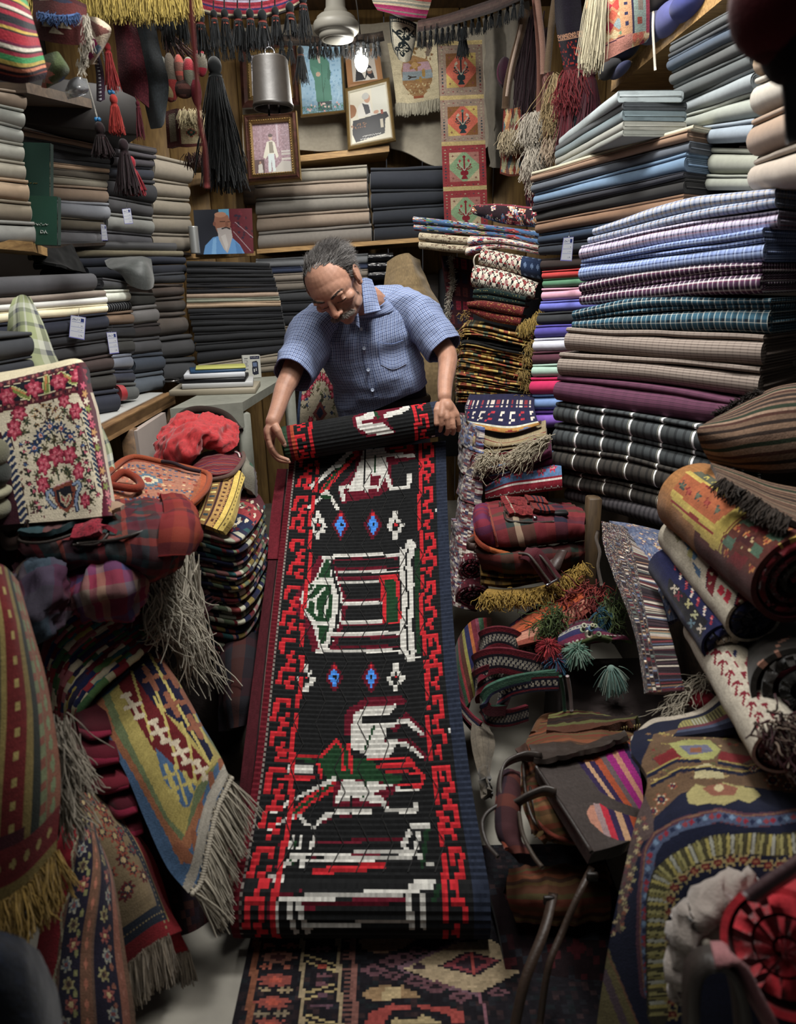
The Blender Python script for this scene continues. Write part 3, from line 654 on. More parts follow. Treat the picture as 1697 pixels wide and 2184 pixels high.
for(x,y,r)in((840,290,32),(940,240,30),(1010,215,26),(1090,180,24),(950,320,24),(1080,350,30),(1190,385,34),(1330,440,30),(1540,415,26)):c.diamond(*X(x,y),r,r*.45,'#6d4850',0,'px');c.diamond(*X(x,y),r*.4,r*.2,'#2a2026',0,'px')
c.poly(pp([(860,380),(930,370),(950,400),(1010,365),(1010,395),(1080,405),(1100,440),(1030,450),(960,430),(870,470),(770,440),(800,400)]),'#a08058','px');c.poly(pp([(900,390),(1000,380),(990,450),(880,460)]),'#c0a878','px')
c.poly(pp([(790,594),(810,530),(940,480),(1040,490),(1040,510),(940,520),(890,594)]),'#a8463f','px');c.poly(pp([(1090,490),(1240,490),(1350,530),(1360,594),(1290,594),(1260,540),(1100,505)]),'#a8463f','px');c.poly(pp([(930,594),(960,560),(1050,575),(1120,540),(1240,594)]),'#b5a070','px');c.stroke(pp([(1440,420),(1480,594)]),7,'#8a5a66','px')
c.age(.2,2);c.a*=.62
o=sheetG(P,c.a,.01,back='#3a2a24').mk('floor_rug',PILE);tag(o,'faded dark carpet with tan diamond lying flat on the floor','rug')
def plane_pts(tab,n):
 tab=np.array(tab,float);y=np.linspace(0,1,n);return smoothpath(tab,n)
R_L=[(618,975,2.43),(600,1130,2.13),(570,1400,1.7),(540,1660,1.39),(500,1872,1.18)]
R_R=[(950,940,2.45),(956,1130,2.13),(972,1400,1.7),(1003,1660,1.39),(1040,1875,1.18)]
nr=104
Lp=smoothpath([W(*q)for q in R_L],nr);Rp=smoothpath([W(*q)for q in R_R],nr)
cu=[]
for a in np.linspace(0,PI*.98,12)[1:]:cu.append((-.055*math.sin(a)-.01,-.068*(1-math.cos(a))))
Lp=np.concatenate([Lp,[Lp[-1]+[0,y,z]for y,z in cu]]);Rp=np.concatenate([Rp,[Rp[-1]+[0,y,z]for y,z in cu]])
nr2=len(Lp);nc=92
u=np.linspace(0,1,nc+1)
Pm=Lp[:,None]*(1-u[None,:,None])+Rp[:,None]*u[None,:,None]
Pm[:nr,:,2]-=(.02*np.sin(PI*u)[None]*np.sin(np.linspace(0,PI,nr))[:,None])
idx=np.arange(0,nr2-.5,.5);P=np.stack([Pm[int(i)]if i==int(i)else(Pm[int(i)]+Pm[min(int(i)+1,nr2-1)])/2 for i in idx])
nn=gridN(P);nn*=np.sign((nn@np.array([0,-.5,.8])).mean())
P=P+nn*np.where(np.arange(len(P))%2==1,.0022,-.0008)[:,None,None]
P+=nn*(wob(P,.0025,5,9))[...,None]
c=Canvas(len(P)-1,nc,'#191a1b',P)
c3=lambda pts:[(480+x/2.83,840+y/2.83)for x,y in pts];c4=lambda pts:[(480+x/2.74,1440+y/2.74)for x,y in pts]
WH,RE,MA,GR_,BL='#bcbab2','#b8101e','#5c0d20','#173a20','#2f7fd6'
def st(f,pts,w,col):c.stroke(f(pts),w/2.78,col,'px')
def po(f,pts,col):c.poly(f(pts),col,'px')
po(c3,[(800,300),(1000,300),(1150,310),(1150,390),(1000,430),(1010,560),(920,620),(700,660),(680,560),(780,460)],MA)
po(c3,[(850,300),(960,300),(985,470),(920,590),(740,590),(790,470)],WH);st(c3,[(960,370),(1135,372)],24,WH);st(c3,[(955,430),(1000,570),(1108,560),(1112,490)],24,WH);st(c3,[(740,560),(700,570),(715,640)],26,WH)
po(c3,[(990,330),(1130,305),(1140,350),(1040,360)],RE);st(c3,[(1000,345),(1090,325)],12,GR_)
st(c3,[(845,330),(840,580)],9,'#191a1b');st(c3,[(900,330),(905,470)],8,GR_)
st(c3,[(760,345),(650,450),(520,562)],24,WH);st(c3,[(790,360),(690,460),(590,590)],40,RE);st(c3,[(770,365),(670,470),(600,570)],16,GR_);st(c3,[(720,405),(680,440)],14,WH);st(c3,[(600,600),(560,640),(505,690)],20,WH);st(c3,[(610,590),(650,640),(675,690)],20,WH);st(c3,[(590,620),(625,625)],22,GR_)
po(c3,[(880,490),(940,490),(910,600),(860,600)],MA);st(c3,[(760,560),(910,560)],22,WH);st(c3,[(780,600),(920,600)],10,MA)
def flower_row(f,ys,s=1.):
 for x,col in((ys[0],'w'),(ys[1],'b'),(ys[2],'b'),(ys[3],'w')):
  y=ys[4]
  if col=='w':
   for dx,dy in((0,-72),(0,-48),(-22,-24),(22,-24),(-38,4),(38,4),(-30,30),(26,30),(0,52),(-4,74)):po(f,[(x+dx-14,y+dy-13),(x+dx+14,y+dy-13),(x+dx+14,y+dy+13),(x+dx-14,y+dy+13)],WH)
   po(f,[(x-9,y-8),(x+9,y-8),(x+9,y+8),(x-9,y+8)],RE)
  else:
   c.diamond(*f([(x,y)])[0],56/2.8,96/2.8,MA,0,'px');c.diamond(*f([(x,y)])[0],34/2.8,62/2.8,BL,0,'px');c.diamond(*f([(x+4,y)])[0],12/2.8,14/2.8,'#191a1b',0,'px')
   po(f,[(x-8,y-75),(x+12,y-75),(x+12,y-55),(x-8,y-55)],RE)
flower_row(c3,(560,697,890,1028,790))
po(c3,[(560,980),(500,1110),(425,1210),(425,1310),(490,1430),(530,1560),(660,1560),(720,1380),(740,1250),(690,1130),(650,980)],MA)
po(c3,[(600,985),(540,1120),(460,1200),(450,1290),(530,1400),(570,1545),(640,1540),(700,1350),(715,1240),(680,1130),(640,985)],WH)
po(c3,[(605,1000),(555,1115),(640,1115),(630,1000)],GR_);po(c3,[(520,1150),(470,1215),(470,1290),(550,1380),(630,1380),(650,1280),(640,1150)],GR_);po(c3,[(560,1400),(570,1510),(600,1510),(630,1400)],GR_)
st(c3,[(640,1000),(660,1120),(690,1210),(690,1290),(670,1400),(630,1530)],18,'#191a1b')
for pts in([(545,1160),(490,1220),(500,1290)],[(600,1170),(540,1240),(550,1330)],[(620,1230),(600,1340)],[(450,1240),(520,1240)]):st(c3,pts,15,WH)
for y0,y1,w,col,xa,xb in((985,965,20,WH,590,1140),(1002,990,14,MA,660,1040),(1058,1050,16,MA,665,1045),(1078,1070,14,WH,690,1045),(1112,1104,22,MA,690,1045),(1140,1132,15,WH,690,945),(1245,1240,13,MA,715,945),(1266,1262,20,WH,720,945),(1374,1370,22,WH,700,950),(1395,1392,14,MA,690,950),(1448,1442,20,WH,660,1060),(1470,1466,16,MA,640,1060),(1532,1526,18,MA,640,1050),(1552,1552,22,WH,550,1150)):st(c3,[(xa,y0),(xb,y1)],w,col)
po(c3,[(930,1095),(1045,1090),(1065,1385),(955,1385)],RE);po(c3,[(965,1125),(1030,1125),(1045,1378),(975,1378)],GR_)
st(c3,[(1160,950),(1165,1560)],26,'#14301c');st(c3,[(1120,910),(1090,1000),(1110,1150),(1100,1400),(1120,1590)],58,WH);st(c3,[(1100,940),(1085,1050),(1105,1250),(1090,1400),(1110,1580)],12,'#191a1b');st(c3,[(1060,940),(1060,1050),(1080,1200),(1070,1400),(1065,1560)],22,WH);st(c3,[(1090,1592),(1170,1592)],20,WH)
flower_row(c3,(490,658,880,1030,1712))
st(c4,[(715,330),(730,220),(820,160),(1030,150)],50,MA);st(c4,[(990,310),(1060,240),(1160,350)],40,MA);st(c4,[(940,390),(1070,385),(1165,480)],34,MA)
po(c4,[(745,225),(830,180),(980,180),(1000,150),(1000,175),(960,232),(800,240),(800,290),(745,290)],WH);po(c4,[(730,290),(950,275),(930,390),(1000,400),(960,480),(840,490),(800,450),(745,440),(728,370)],WH);st(c4,[(940,300),(1060,262),(1148,345)],24,WH);st(c4,[(960,385),(1060,405),(1150,478)],24,WH)
st(c4,[(870,300),(815,440)],14,GR_)
po(c4,[(550,460),(650,385),(700,420),(740,480),(860,480),(900,560),(1050,600),(1000,640),(830,630),(600,600),(550,550)],GR_)
for pts,w in(([(380,468),(560,470),(650,375),(690,440),(690,560)],18),([(720,400),(740,570)],22),([(830,492),(1080,490),(1100,520),(890,530)],18),([(940,560),(1140,572)],16),([(1000,640),(1140,645),(1160,600),(1110,540)],24),([(330,440),(380,440),(370,500),(310,490)],16),([(300,540),(380,560)],16),([(310,605),(520,600)],24),([(545,520),(560,590)],22)):st(c4,pts,w,RE)
po(c4,[(370,530),(510,535),(515,575),(370,570)],WH);st(c4,[(420,490),(520,500)],18,GR_)
st(c4,[(640,640),(480,740),(380,830)],54,RE);st(c4,[(620,640),(470,750),(390,820)],20,GR_);st(c4,[(640,605),(400,725),(280,802)],24,WH);st(c4,[(400,830),(330,850),(255,900)],22,WH);st(c4,[(430,820),(460,860),(520,890)],22,WH)
po(c4,[(640,640),(700,600),(1010,640),(990,680),(940,720),(960,760),(860,770),(620,770),(630,700)],MA);po(c4,[(690,610),(830,620),(990,640),(870,690),(940,750),(860,745),(760,720),(640,750),(660,680)],WH);st(c4,[(905,710),(950,790),(1110,795),(1115,750)],26,WH);st(c4,[(1000,668),(1130,672)],22,WH);st(c4,[(720,795),(600,812),(545,860)],32,WH);st(c4,[(740,800),(850,800)],20,WH);st(c4,[(560,870),(600,840),(720,820),(850,815)],10,MA);st(c4,[(950,812),(1130,812)],10,MA);st(c4,[(745,640),(740,760)],12,'#191a1b');st(c4,[(820,610),(810,720)],10,GR_)
st(c4,[(320,990),(380,980)],24,MA);st(c4,[(400,950),(380,1010)],26,WH);st(c4,[(445,950),(430,1010)],22,WH);st(c4,[(520,945),(500,1010)],24,WH);st(c4,[(410,970),(400,1000)],14,GR_);st(c4,[(540,978),(1040,958)],20,MA);st(c4,[(1180,900),(1150,1110)],28,'#14301c');st(c4,[(1090,880),(1180,880)],34,WH);st(c4,[(1075,920),(1040,990),(1080,1050)],30,WH);st(c4,[(1130,920),(1110,1040),(1140,1060)],30,WH);st(c4,[(380,1056),(1040,1030)],22,WH);st(c4,[(490,1085),(1080,1062)],32,WH);st(c4,[(500,1063),(1020,1040)],8,MA);st(c4,[(430,1060),(330,1115)],34,WH);st(c4,[(460,1075),(450,1115)],30,WH);st(c4,[(380,1080),(400,1110)],24,GR_);st(c4,[(300,1120),(340,1090)],20,MA);st(c4,[(525,1148),(925,1112)],42,RE);st(c4,[(225,1205),(320,1185)],46,WH);st(c4,[(262,1195),(290,1190)],12,MA);st(c4,[(1180,1100),(1205,1100)],26,WH)
st(c4,[(320,1275),(440,1270)],22,MA);st(c4,[(330,1310),(1120,1262)],38,WH);st(c4,[(1110,1198),(1225,1195)],28,WH);st(c4,[(1080,1228),(1200,1228)],26,WH);st(c4,[(440,1348),(1040,1312)],40,MA);st(c4,[(1245,1230),(1225,1320)],30,'#14301c');st(c4,[(260,1350),(260,1400)],40,MA);st(c4,[(300,1330),(290,1500)],40,WH);st(c4,[(370,1330),(380,1400),(410,1500)],34,WH);st(c4,[(430,1340),(450,1420),(480,1500)],34,WH);st(c4,[(490,1470),(1060,1432)],26,WH);st(c4,[(1070,1300),(1090,1480)],38,WH);st(c4,[(1150,1290),(1165,1470)],34,WH)
r_=np.random.RandomState(4);rows_=len(P)-1
def border(uc,sgn,wout,seed):
 rr=np.random.RandomState(seed)
 for k in range(0,rows_,2):
  ph=(k//2)%14
  uu=uc+.008*math.sin(k*.11)
  c.a[k:k+2,int((uu-.006)*nc):int((uu+.006)*nc)+1]=lin(RE)
  if rr.rand()<.06:c.a[k:k+2,int((uu-.014)*nc):int((uu+.014)*nc)+1]=lin('#191a1b')
  x=lambda a,b,col:c.a.__setitem__((slice(k,k+2),slice(int(min(uu+sgn*a*wout,uu+sgn*b*wout)*nc),int(max(uu+sgn*a*wout,uu+sgn*b*wout)*nc)+1)),lin(col))
  pick=(ph*7+seed*3+int(rr.rand()*3))%11
  if ph in(0,7):x(.3,.85,RE)
  elif ph in(1,2,3,8,9):x(.78,.9,RE);(x(.3,.42,RE)if pick<5 else None)
  elif ph in(4,10):x(.45,.62,RE);(x(.8,.95,RE)if pick%2 else None)
  elif ph in(5,11):x(.25,.5,RE)
  elif ph in(6,12)and pick<7:x(.5,.6,RE)
  if ph==7 and rr.rand()<.6:x(1.15,1.35,WH)
border(.175,-1,.125,1);border(.835,1,.085,2)
c.a[:,int(.945*nc):]=lin('#232a3a');c.a[:,:3]=lin('#5c0f1c');c.a[:,3:4]=lin('#8a8078');c.a[::2,3:4]=lin('#2a1416')
c.a*=1-.35*(r_.rand(rows_,nc,1)<0.)
dk=r_.uniform(.8,1.15,(rows_,nc,1));c.a*=dk
REED=fabric('yarn_wrapped_reed',rough=.95,bump=.35,scale=500,sheen=.05,vary=.18,spec=.1)
t=thing('woven_runner',P[-1].mean(0)*[1,1,0]+[0,0,.005],'long black woven runner with white figures and red borders being unrolled','rug')
o=sheetG(P,c.a,.008,back='#3a3030').mk('runner_length',REED,t,smooth=False)
g=G()
for k in range(7):
 vs=np.arange(6,len(P)-24,9);pts=[]
 for q,v in enumerate(vs):
  uu=.17+.105*k+(.05 if q%2 else 0);j=int(np.clip(uu*nc,0,nc));pts.append(P[v,j]+nn[v,j]*.003)
 tube(pts,.0011,4,'#0f0f10',g)
g.mk('binding_thread',YARN,t)
ra,rb=W(607,948,2.36),W(938,893,2.42);ax=nrm(rb-ra);rad=.062
e1_=nrm(np.cross(ax,[0,0,1]));e2_=np.cross(e1_,ax);e2_*=np.sign(e2_[2]);e1_*=-1 if e1_[1]>0 else 1
nth=34;th=np.linspace(-2.2,5.4*1.,nth*2+1)
rr_=rad*(1-.035*(th+2.2)/6.28)
Pr=np.stack([ra+(rb-ra)*uu+e1_*0+(np.cos(th)[:,None]*e2_+np.sin(th)[:,None]*e1_)*rr_[:,None]for uu in u],1)
Pr+=((Pr-(ra+(rb-ra)*u[None,:,None]))/rad)*np.where(np.arange(len(Pr))%2,.0024,0)[:,None,None]
cr=Canvas(len(Pr)-1,nc,'#191a1b',Pr);c0,c=c,cr
face=((Pr[:-1,:-1]-(ra+(rb-ra)*u[None,:-1,None]))@(CAM-ra))>0
f5=lambda pts:[(540+x/3.39,500+y/3.39)for x,y in pts]
po(f5,[(710,1320),(900,1250),(1110,1235),(1120,1260),(960,1340),(1030,1430),(1000,1450),(800,1460),(720,1380)],MA)
po(f5,[(735,1330),(860,1275),(900,1300),(860,1330),(780,1350),(790,1370),(930,1360),(1020,1430),(990,1440),(840,1450),(760,1400)],WH);st(f5,[(960,1310),(1060,1280),(1115,1245)],30,WH);st(f5,[(880,1290),(900,1320)],20,GR_)
rows_=len(Pr)-1;border(.175,-1,.12,5);border(.835,1,.085,6)
c.a[:,int(.955*nc):]=lin('#232a3a');c.a[:,:3]=lin('#27402c');c.a[:,3:5]=lin('#5c0f1c');c.a[:,5:7]=lin('#9a3a1e')
c.a*=r_.uniform(.85,1.12,(rows_,nc,1));pr=Pr
o=sheetG(Pr,c.a,.007,back='#3a3030').mk('rolled_end',REED,t,smooth=False)
g=G()
for q,(e,sg)in enumerate(((ra,-1),(rb,1))):
 for k in range(4):tube([e+ax*sg*.004+(math.cos(a)*e2_+math.sin(a)*e1_)*(rad*(.78-.2*k)-.004*a/6.28)for a in np.linspace(0,6.28,24)],.004,6,'#3a1a1c' if k%2 else '#27402c',g)
g.mk('roll_layer',KNIT,t)
def strip(name,pts,wpx,Ys,cols,label,cat,thick=.012,rows=60,mat=None):
 L=smoothpath([W(x-w/2,y,Y)for(x,y),w,Y in zip(pts,wpx,Ys)],rows+1);R=smoothpath([W(x+w/2,y,Y)for(x,y),w,Y in zip(pts,wpx,Ys)],rows+1)
 uu=np.linspace(0,1,len(cols)+1);P=L[:,None]*(1-uu[None,:,None])+R[:,None]*uu[None,:,None]
 cv=np.stack([lin(x)for x in cols])[None].repeat(rows,0)*RS.uniform(.85,1.15,(rows,len(cols),1))
 o=sheetG(P,cv,thick).mk(name,mat or KNIT);tag(o,label,cat);return o
strip('woven_strap',[(606,1000),(594,1100),(588,1192)],(30,34,36),(2.44,2.22,2.06),['#5f1420']*6+['#241416']+['#8a8078']+['#241416'],'dark red band with dotted edge hanging beside the runner','band')
strip('woven_strap',[(585,1195),(560,1400),(534,1640),(520,1780)],(26,30,38,40),(2.05,1.72,1.42,1.32),['#3f1018']*6+['#201214']+['#7a7068']+['#201214'],'long dim red band running down to the floor beside the runner','band')
def drape(name,ctrl,h,w,bg,paint,label,cat='rug',thick=.01,mat=None,back=None,rip=.003,rs=10,seed=0,edge=None,asm=None,age=.14,gain=1.,crs=0):
 """ctrl: rows of (px, py, Y) control points; paint(canvas) draws the weave"""
 P=resample([[W(*q)if len(q)==3 else np.array(q[:3])for q in row]for row in ctrl],h+1,w+1)
 n=gridN(P);P=P+n*(wob(P,rip,rs,seed)+wob(P,rip*.35,rs*3.3,seed+1)+(crease(P,rip*crs,rs*1.6,seed+3)if crs else 0))[...,None]
 c=Canvas(h,w,bg,P);paint(c);c.age(age,seed);c.a*=gain
 g=sheetG(P,c.a,thick,back,edge=edge)
 if asm is not None:return g.mk(name,mat or PILE,asm),P
 o=g.mk(name,mat or PILE);tag(o,label,cat);return o,P
def blocks(n,pal,seed,lo=1,hi=4):
 r=np.random.RandomState(seed);out=[]
 while len(out)<n:out+=[lin(pal[r.randint(len(pal))])*r.uniform(.8,1.15)]*r.randint(lo,hi+1)
 return np.array(out[:n])
def fold_stack(name,tops,bots,nlay,depth,pal,label,seed,bd=None,n=46,cat='folded rug',cords=2,wr=.004,fr=None,mat=None,lo=1,hi=4,nlabel=None,group=None,bulge=.5,start=0):
 """a stack of folded rugs with colour-blocked edges between a top curve and a bottom curve; each rug is a thing"""
 T=smoothpath(tops,n);B=smoothpath(bots,n);res=[]
 r=np.random.RandomState(seed);cuts=np.cumsum(r.uniform(.75,1.3,nlay));cuts=np.concatenate([[0],cuts/cuts[-1]])
 for k in range(nlay):
  a,b=T+(B-T)*cuts[k],T+(B-T)*cuts[k+1]
  g=G()
  for q in range(cords):
   a2,b2=a+(b-a)*(q/cords),a+(b-a)*((q+1)/cords-.04)
   bl=blocks(n-1,pal(k)if callable(pal)else pal,seed*31+k*7+q,lo,hi)
   slabG(a2,b2,depth*(1-.1*q),n,bl[0],bulge,None,wr,seed+k*3+q,g=g,bd=bd,block=bl,caplayers=1,wscale=30,recess=.006*((k*7+q*3)%5))
  o=g.mk(name,mat or KNIT);tag(o,(nlabel(k)if nlabel else f"{label}, {ORD[start+k]} of its stack"),cat,group);res.append(o)
 return res
def rose(c):
 C=lambda x,y:(x/6.065,760+y/6.065)
 q=lambda pts:[C(*p)for p in pts]
 p=lambda pts,col:c.poly(q(pts),col,'px')
 RED1,RED2,RED3='#7d1630','#b23a52','#d06a78'
 p([(-400,420),(1000,85),(1700,-200),(2200,2400),(-400,2400)],'#c9bda2')
 p([(-400,440),(0,330),(1000,85),(1200,60),(1200,180),(1010,150),(0,405),(-400,520)],'#4a1620');p([(-400,520),(0,410),(1010,155),(1250,120),(1330,360),(1050,365),(0,630),(-400,740)],'#12131f');p([(-400,740),(0,640),(1050,365),(1300,330),(1330,480),(1050,460),(0,730),(-400,840)],'#4e1a24')
 for x in range(-300,1050,52):
  for b0,dy in((370,0),(690,0)):
   y=b0-(x*.262)+(0 if b0==370 else-10);c.diamond(*C(x,y),3.4,4,['#8a3a44','#1a1524','#9c6a5a'][x//52%3],0,'px')
 for pts in([(-400,520),(0,408),(1010,153)],[(-400,735),(0,636),(1050,362)],[(-400,845),(0,733),(1050,462)]):c.stroke(q(pts),1.3,'#cbbf9c','px')
 def rosef(x,y,rx,ry,ph=0.):
  rx*=1.22;ry*=1.22
  c.disc(*C(x,y),rx/6.065,ry/6.065,RED1,6,.16,'px',ph);c.disc(*C(x,y),rx*.82/6.065,ry*.82/6.065,RED2,5,.2,'px',ph+1);c.disc(*C(x,y),rx*.55/6.065,ry*.55/6.065,RED3,5,.3,'px',ph+2);c.disc(*C(x+6,y+8),rx*.36/6.065,ry*.36/6.065,RED2,4,.3,'px',ph);c.disc(*C(x,y+4),rx*.14/6.065,ry*.14/6.065,RED1,0,0,'px')
 def leaf(x0,y0,x1,y1,w,a='#6c7a2e',b='#b9b878',m='#c07a40'):
  c.stroke(q([(x0,y0),(x1,y1)]),w/6.065*1.5,b,'px');c.stroke(q([(x0,y0),(x1,y1)]),w/6.065,a,'px');c.stroke(q([(x0-8,y0-22),(x1-6,y1-20)]),w/6.065*.35,m,'px')
 for x0,y0,x1,y1 in((170,430,360,520),(600,280,600,450),(790,240,960,330),(-140,520,-60,640)):leaf(x0,y0,x1,y1,62)
 for x,y in((95,520),(440,420),(760,330),(1020,250),(-220,610)):rosef(x,y,105,105,x*.01)
 p([(10,980),(115,1050),(370,2100),(270,2180)],'#cfc3a6');p([(1050,660),(1120,700),(1330,1760),(1240,1700)],'#cfc3a6')
 for k in range(15):
  x,y=45+k*18.5,1010+k*82;c.stroke(q([(x-15,y+50),(x+55,y-30)]),7.2,'#1d2c4c','px')
 for k in range(16):
  x,y=1085+k*14,700+k*66;c.stroke(q([(x-25,y-34),(x+48,y+30)]),4.6,'#1d3550','px')
 c.stroke(q([(140,1040),(240,1480),(370,2050)]),1.4,'#3a2224','px');c.stroke(q([(1050,780),(1170,1300),(1240,1760)]),1.4,'#3a2224','px')
 for x,y in((560,640),(640,640),(700,700),(470,700),(460,790),(480,890),(750,800),(600,660),(720,640)):
  c.stroke(q([(630,840),(x,y)]),1.6,'#4a3426','px')
 for x,y in((560,640),(640,640),(710,695),(470,700),(455,780),(475,890),(755,800)):c.disc(*C(x,y),8,7,'#a98556',5,.35,'px',x);c.disc(*C(x,y),4.6,4.6,'#2a1c16',4,.3,'px')
 c.stroke(q([(660,900),(700,1150),(760,1600)]),2.6,'#2a3a24','px');c.stroke(q([(600,950),(430,1050),(420,1180)]),1.2,'#3a3026','px');c.stroke(q([(700,900),(900,960),(960,1100)]),1.2,'#3a3026','px')
 for x,y,r in((645,905,75),(790,935,70),(525,1025,78),(908,1040,70),(445,1185,78)):
  r*=1.25;c.disc(*C(x,y),r/6.065,r*1.1/6.065,'#1c2f50',8,.28,'px');c.disc(*C(x,y),r*.55/6.065,r*.55/6.065,'#35598a',8,.2,'px');c.disc(*C(x,y),4.6,4.6,'#d8a890',0,0,'px');c.disc(*C(x,y),2.8,2.8,'#9a4a44',0,0,'px')
 for x,y in((350,850),(300,980),(830,690),(910,800),(470,1340),(580,1190),(960,1180),(700,1090),(620,1060),(810,1100),(1010,1330),(650,1620),(900,1540),(480,1530),(700,1480),(860,1470),(540,1790),(1180,1860),(1090,1580),(420,1930)):
  c.disc(*C(x,y),10,12,'#5d5a3a',7,.4,'px',x*.1);c.disc(*C(x,y),6.4,8.4,['#2b3022','#33281d','#273326'][x//10%3],6,.4,'px',y*.1)
 for x,y,rx,ry in((250,740,95,85),(185,940,88,130),(830,580,70,80),(975,710,75,105),(565,1400,82,130),(735,1290,105,120),(905,1280,80,115),(1015,1490,72,105),(555,1660,75,110),(1100,1860,62,90)):rosef(x,y,rx,ry,x*.02)
 for x,y in((330,1400),(1115,1370),(1150,1610),(380,1650),(470,1890),(1080,1150),(1005,915),(270,1140),(1270,1790),(350,1120)):c.disc(*C(x,y),7,7.5,'#3c1a2a',6,.25,'px');c.disc(*C(x,y),4.4,4.4,'#b04a5e' if x%3 else '#3f5a82',5,.25,'px')
 for x,y in((300,1260),(360,1510),(430,1770),(1090,1260),(1140,1490),(1180,1720),(500,1980),(1040,1010)):c.disc(*C(x,y),9,11,'#222a20',4,.3,'px',x);c.disc(*C(x+14,y-26),5,5,'#b9556a',3,.3,'px')
 k5=np.random.RandomState(12)
 for i in range(210):
  x,y=k5.uniform(120,1240),k5.uniform(560,2080)
  if y<760-.3*x or x<150+.17*(y-980)or x>1040+.2*(y-600):continue
  c.disc(*C(x,y),k5.uniform(2.6,5),k5.uniform(3,6),['#2b3022','#33281d','#273326','#4a2a2c','#6a2c38','#5d5a3a','#26324a'][k5.randint(7)],5,.4,'px',i)
 for x,y,rx,ry in((250,740,95,85),(185,940,88,130),(830,580,70,80),(975,710,75,105),(565,1400,82,130),(735,1290,105,120),(905,1280,80,115),(1015,1490,72,105),(555,1660,75,110),(1100,1860,62,90)):rosef(x,y,rx,ry,x*.02)
 for x,y,r in((645,905,75),(790,935,70),(525,1025,78),(908,1040,70),(445,1185,78)):c.disc(*C(x,y),r/5.2,r*1.1/5.2,'#1c2f50',8,.28,'px');c.disc(*C(x,y),r*.55/5.2,r*.55/5.2,'#35598a',8,.2,'px');c.disc(*C(x,y),4.6,4.6,'#d8a890',0,0,'px');c.disc(*C(x,y),2.8,2.8,'#9a4a44',0,0,'px')
 p([(690,1700),(940,1600),(985,1760),(960,1900),(870,2020),(760,1960),(700,1850)],'#7c3a28');p([(725,1740),(900,1660),(940,1760),(920,1900),(860,1980),(770,1930)],'#1a1a24');p([(770,1760),(850,1830),(900,1760),(930,1850),(860,1950),(790,1880)],'#b8a98a');p([(780,1780),(840,1860),(860,1920),(800,1860)],'#9c2a38');p([(900,1780),(880,1900),(850,1890)],'#9c2a38')
 for pts in([(690,1790),(660,1740),(610,1760),(610,1840),(680,1930),(720,1950)],[(950,1660),(1010,1620),(1040,1680),(1000,1760),(980,1900),(1000,1990)]):c.stroke(q(pts),9,'#22304a','px');c.stroke(q(pts),5,'#8494ae','px')
 c.stroke(q([(700,1690),(920,1600)]),2,'#c08a90','px')
 p([(1000,150),(1060,130),(1240,700),(1420,1700),(1480,2300),(1300,2300),(1330,1760),(1120,700),(1010,480)],'#571a2c')
 for k in range(17):c.disc(*C(1075+k*22+(k>4)*10,380+k*100),7,9,['#c0506a','#b98a50','#c9bda2','#7c8a3a','#d07a80'][k%5],5,.3,'px')
 p([(-400,1040),(10,980),(270,2180),(260,2400),(-400,2400)],'#3a1520')
rc=[[(-50,800,1.7),(90,778,1.72),(162,766,1.74),(178,772,1.8),(190,790,1.86)],[(-50,826,1.56),(80,800,1.58),(164,773,1.6),(183,790,1.66),(196,830,1.74)],[(-44,900,1.52),(80,880,1.53),(178,850,1.55),(199,860,1.62),(212,880,1.7)],[(-20,1000,1.47),(100,990,1.48),(205,970,1.5),(222,980,1.57),(232,990,1.66)],[(0,1120,1.42),(130,1110,1.43),(226,1100,1.45),(243,1100,1.52),(250,1100,1.62)]]
o,P_=drape('floral_rug',rc,176,150,'#cbbf9c',rose,'cream rug with red roses and blue stars leaning against the bolts',thick=.03,rip=.003,seed=3,age=.1)
gch=plaid('green_grey_check',[(0,'#8f9a66'),(.28,'#b9bba6'),(.42,'#3d4048'),(.56,'#a9ad92'),(.6,'#55585c'),(.64,'#9aa576'),(.9,'#c6c8bb')],[(0,'#9aa176'),(.3,'#c2c4b6'),(.5,'#6b6e70'),(.62,'#a4aa86'),(.9,'#4c5056')],.15,.13,.5)
gs=[[(28,640,1.98),(45,632,2.),(66,634,1.98)],[(18,690,1.92),(52,690,1.9),(92,690,1.93)],[(5,770,1.9),(60,770,1.86),(125,770,1.92)],[(0,860,1.92),(80,860,1.88),(190,860,1.95)],[(40,950,1.9),(120,950,1.88),(232,940,1.93)],[(80,1050,1.85),(150,1050,1.82),(246,1000,1.88)]]
drape('checked_cloth',gs,40,30,'#8f9a66',lambda c:None,'crumpled green and grey checked cloth hanging behind the rose rug','cloth',.003,gch,rip=.012,rs=16,seed=5)
def pillow(pts_top,pts_bot,depth,n=28,col=None,g=None,bd=None,seed=0,wr=.01,block=None,bulge=.9):return slabG(pts_top,pts_bot,depth,n,col if col is not None else '#555555',bulge,bulge,wr,seed,g=g,bd=bd,caplayers=1,wscale=11,block=block)
TARTAN=plaid('dark_tartan',[(0,'#4a1c22'),(.2,'#7a1a24'),(.32,'#243a3c'),(.5,'#2c2a26'),(.62,'#8a3320'),(.7,'#3a1c2c'),(.88,'#27343c')],[(0,'#5a1a22'),(.3,'#26302c'),(.5,'#7c2a1e'),(.62,'#2d2024'),(.85,'#203438')],.16,.13,.55,.5)
TARTAN2=plaid('pink_violet_tartan',[(0,'#6b1838'),(.3,'#3c3562'),(.5,'#7c6a5e'),(.7,'#8a1c44'),(.85,'#a1745a')],[(0,'#5a1834'),(.4,'#37365a'),(.6,'#7a2a3a'),(.8,'#6b5a50')],.12,.14,.55,.5)
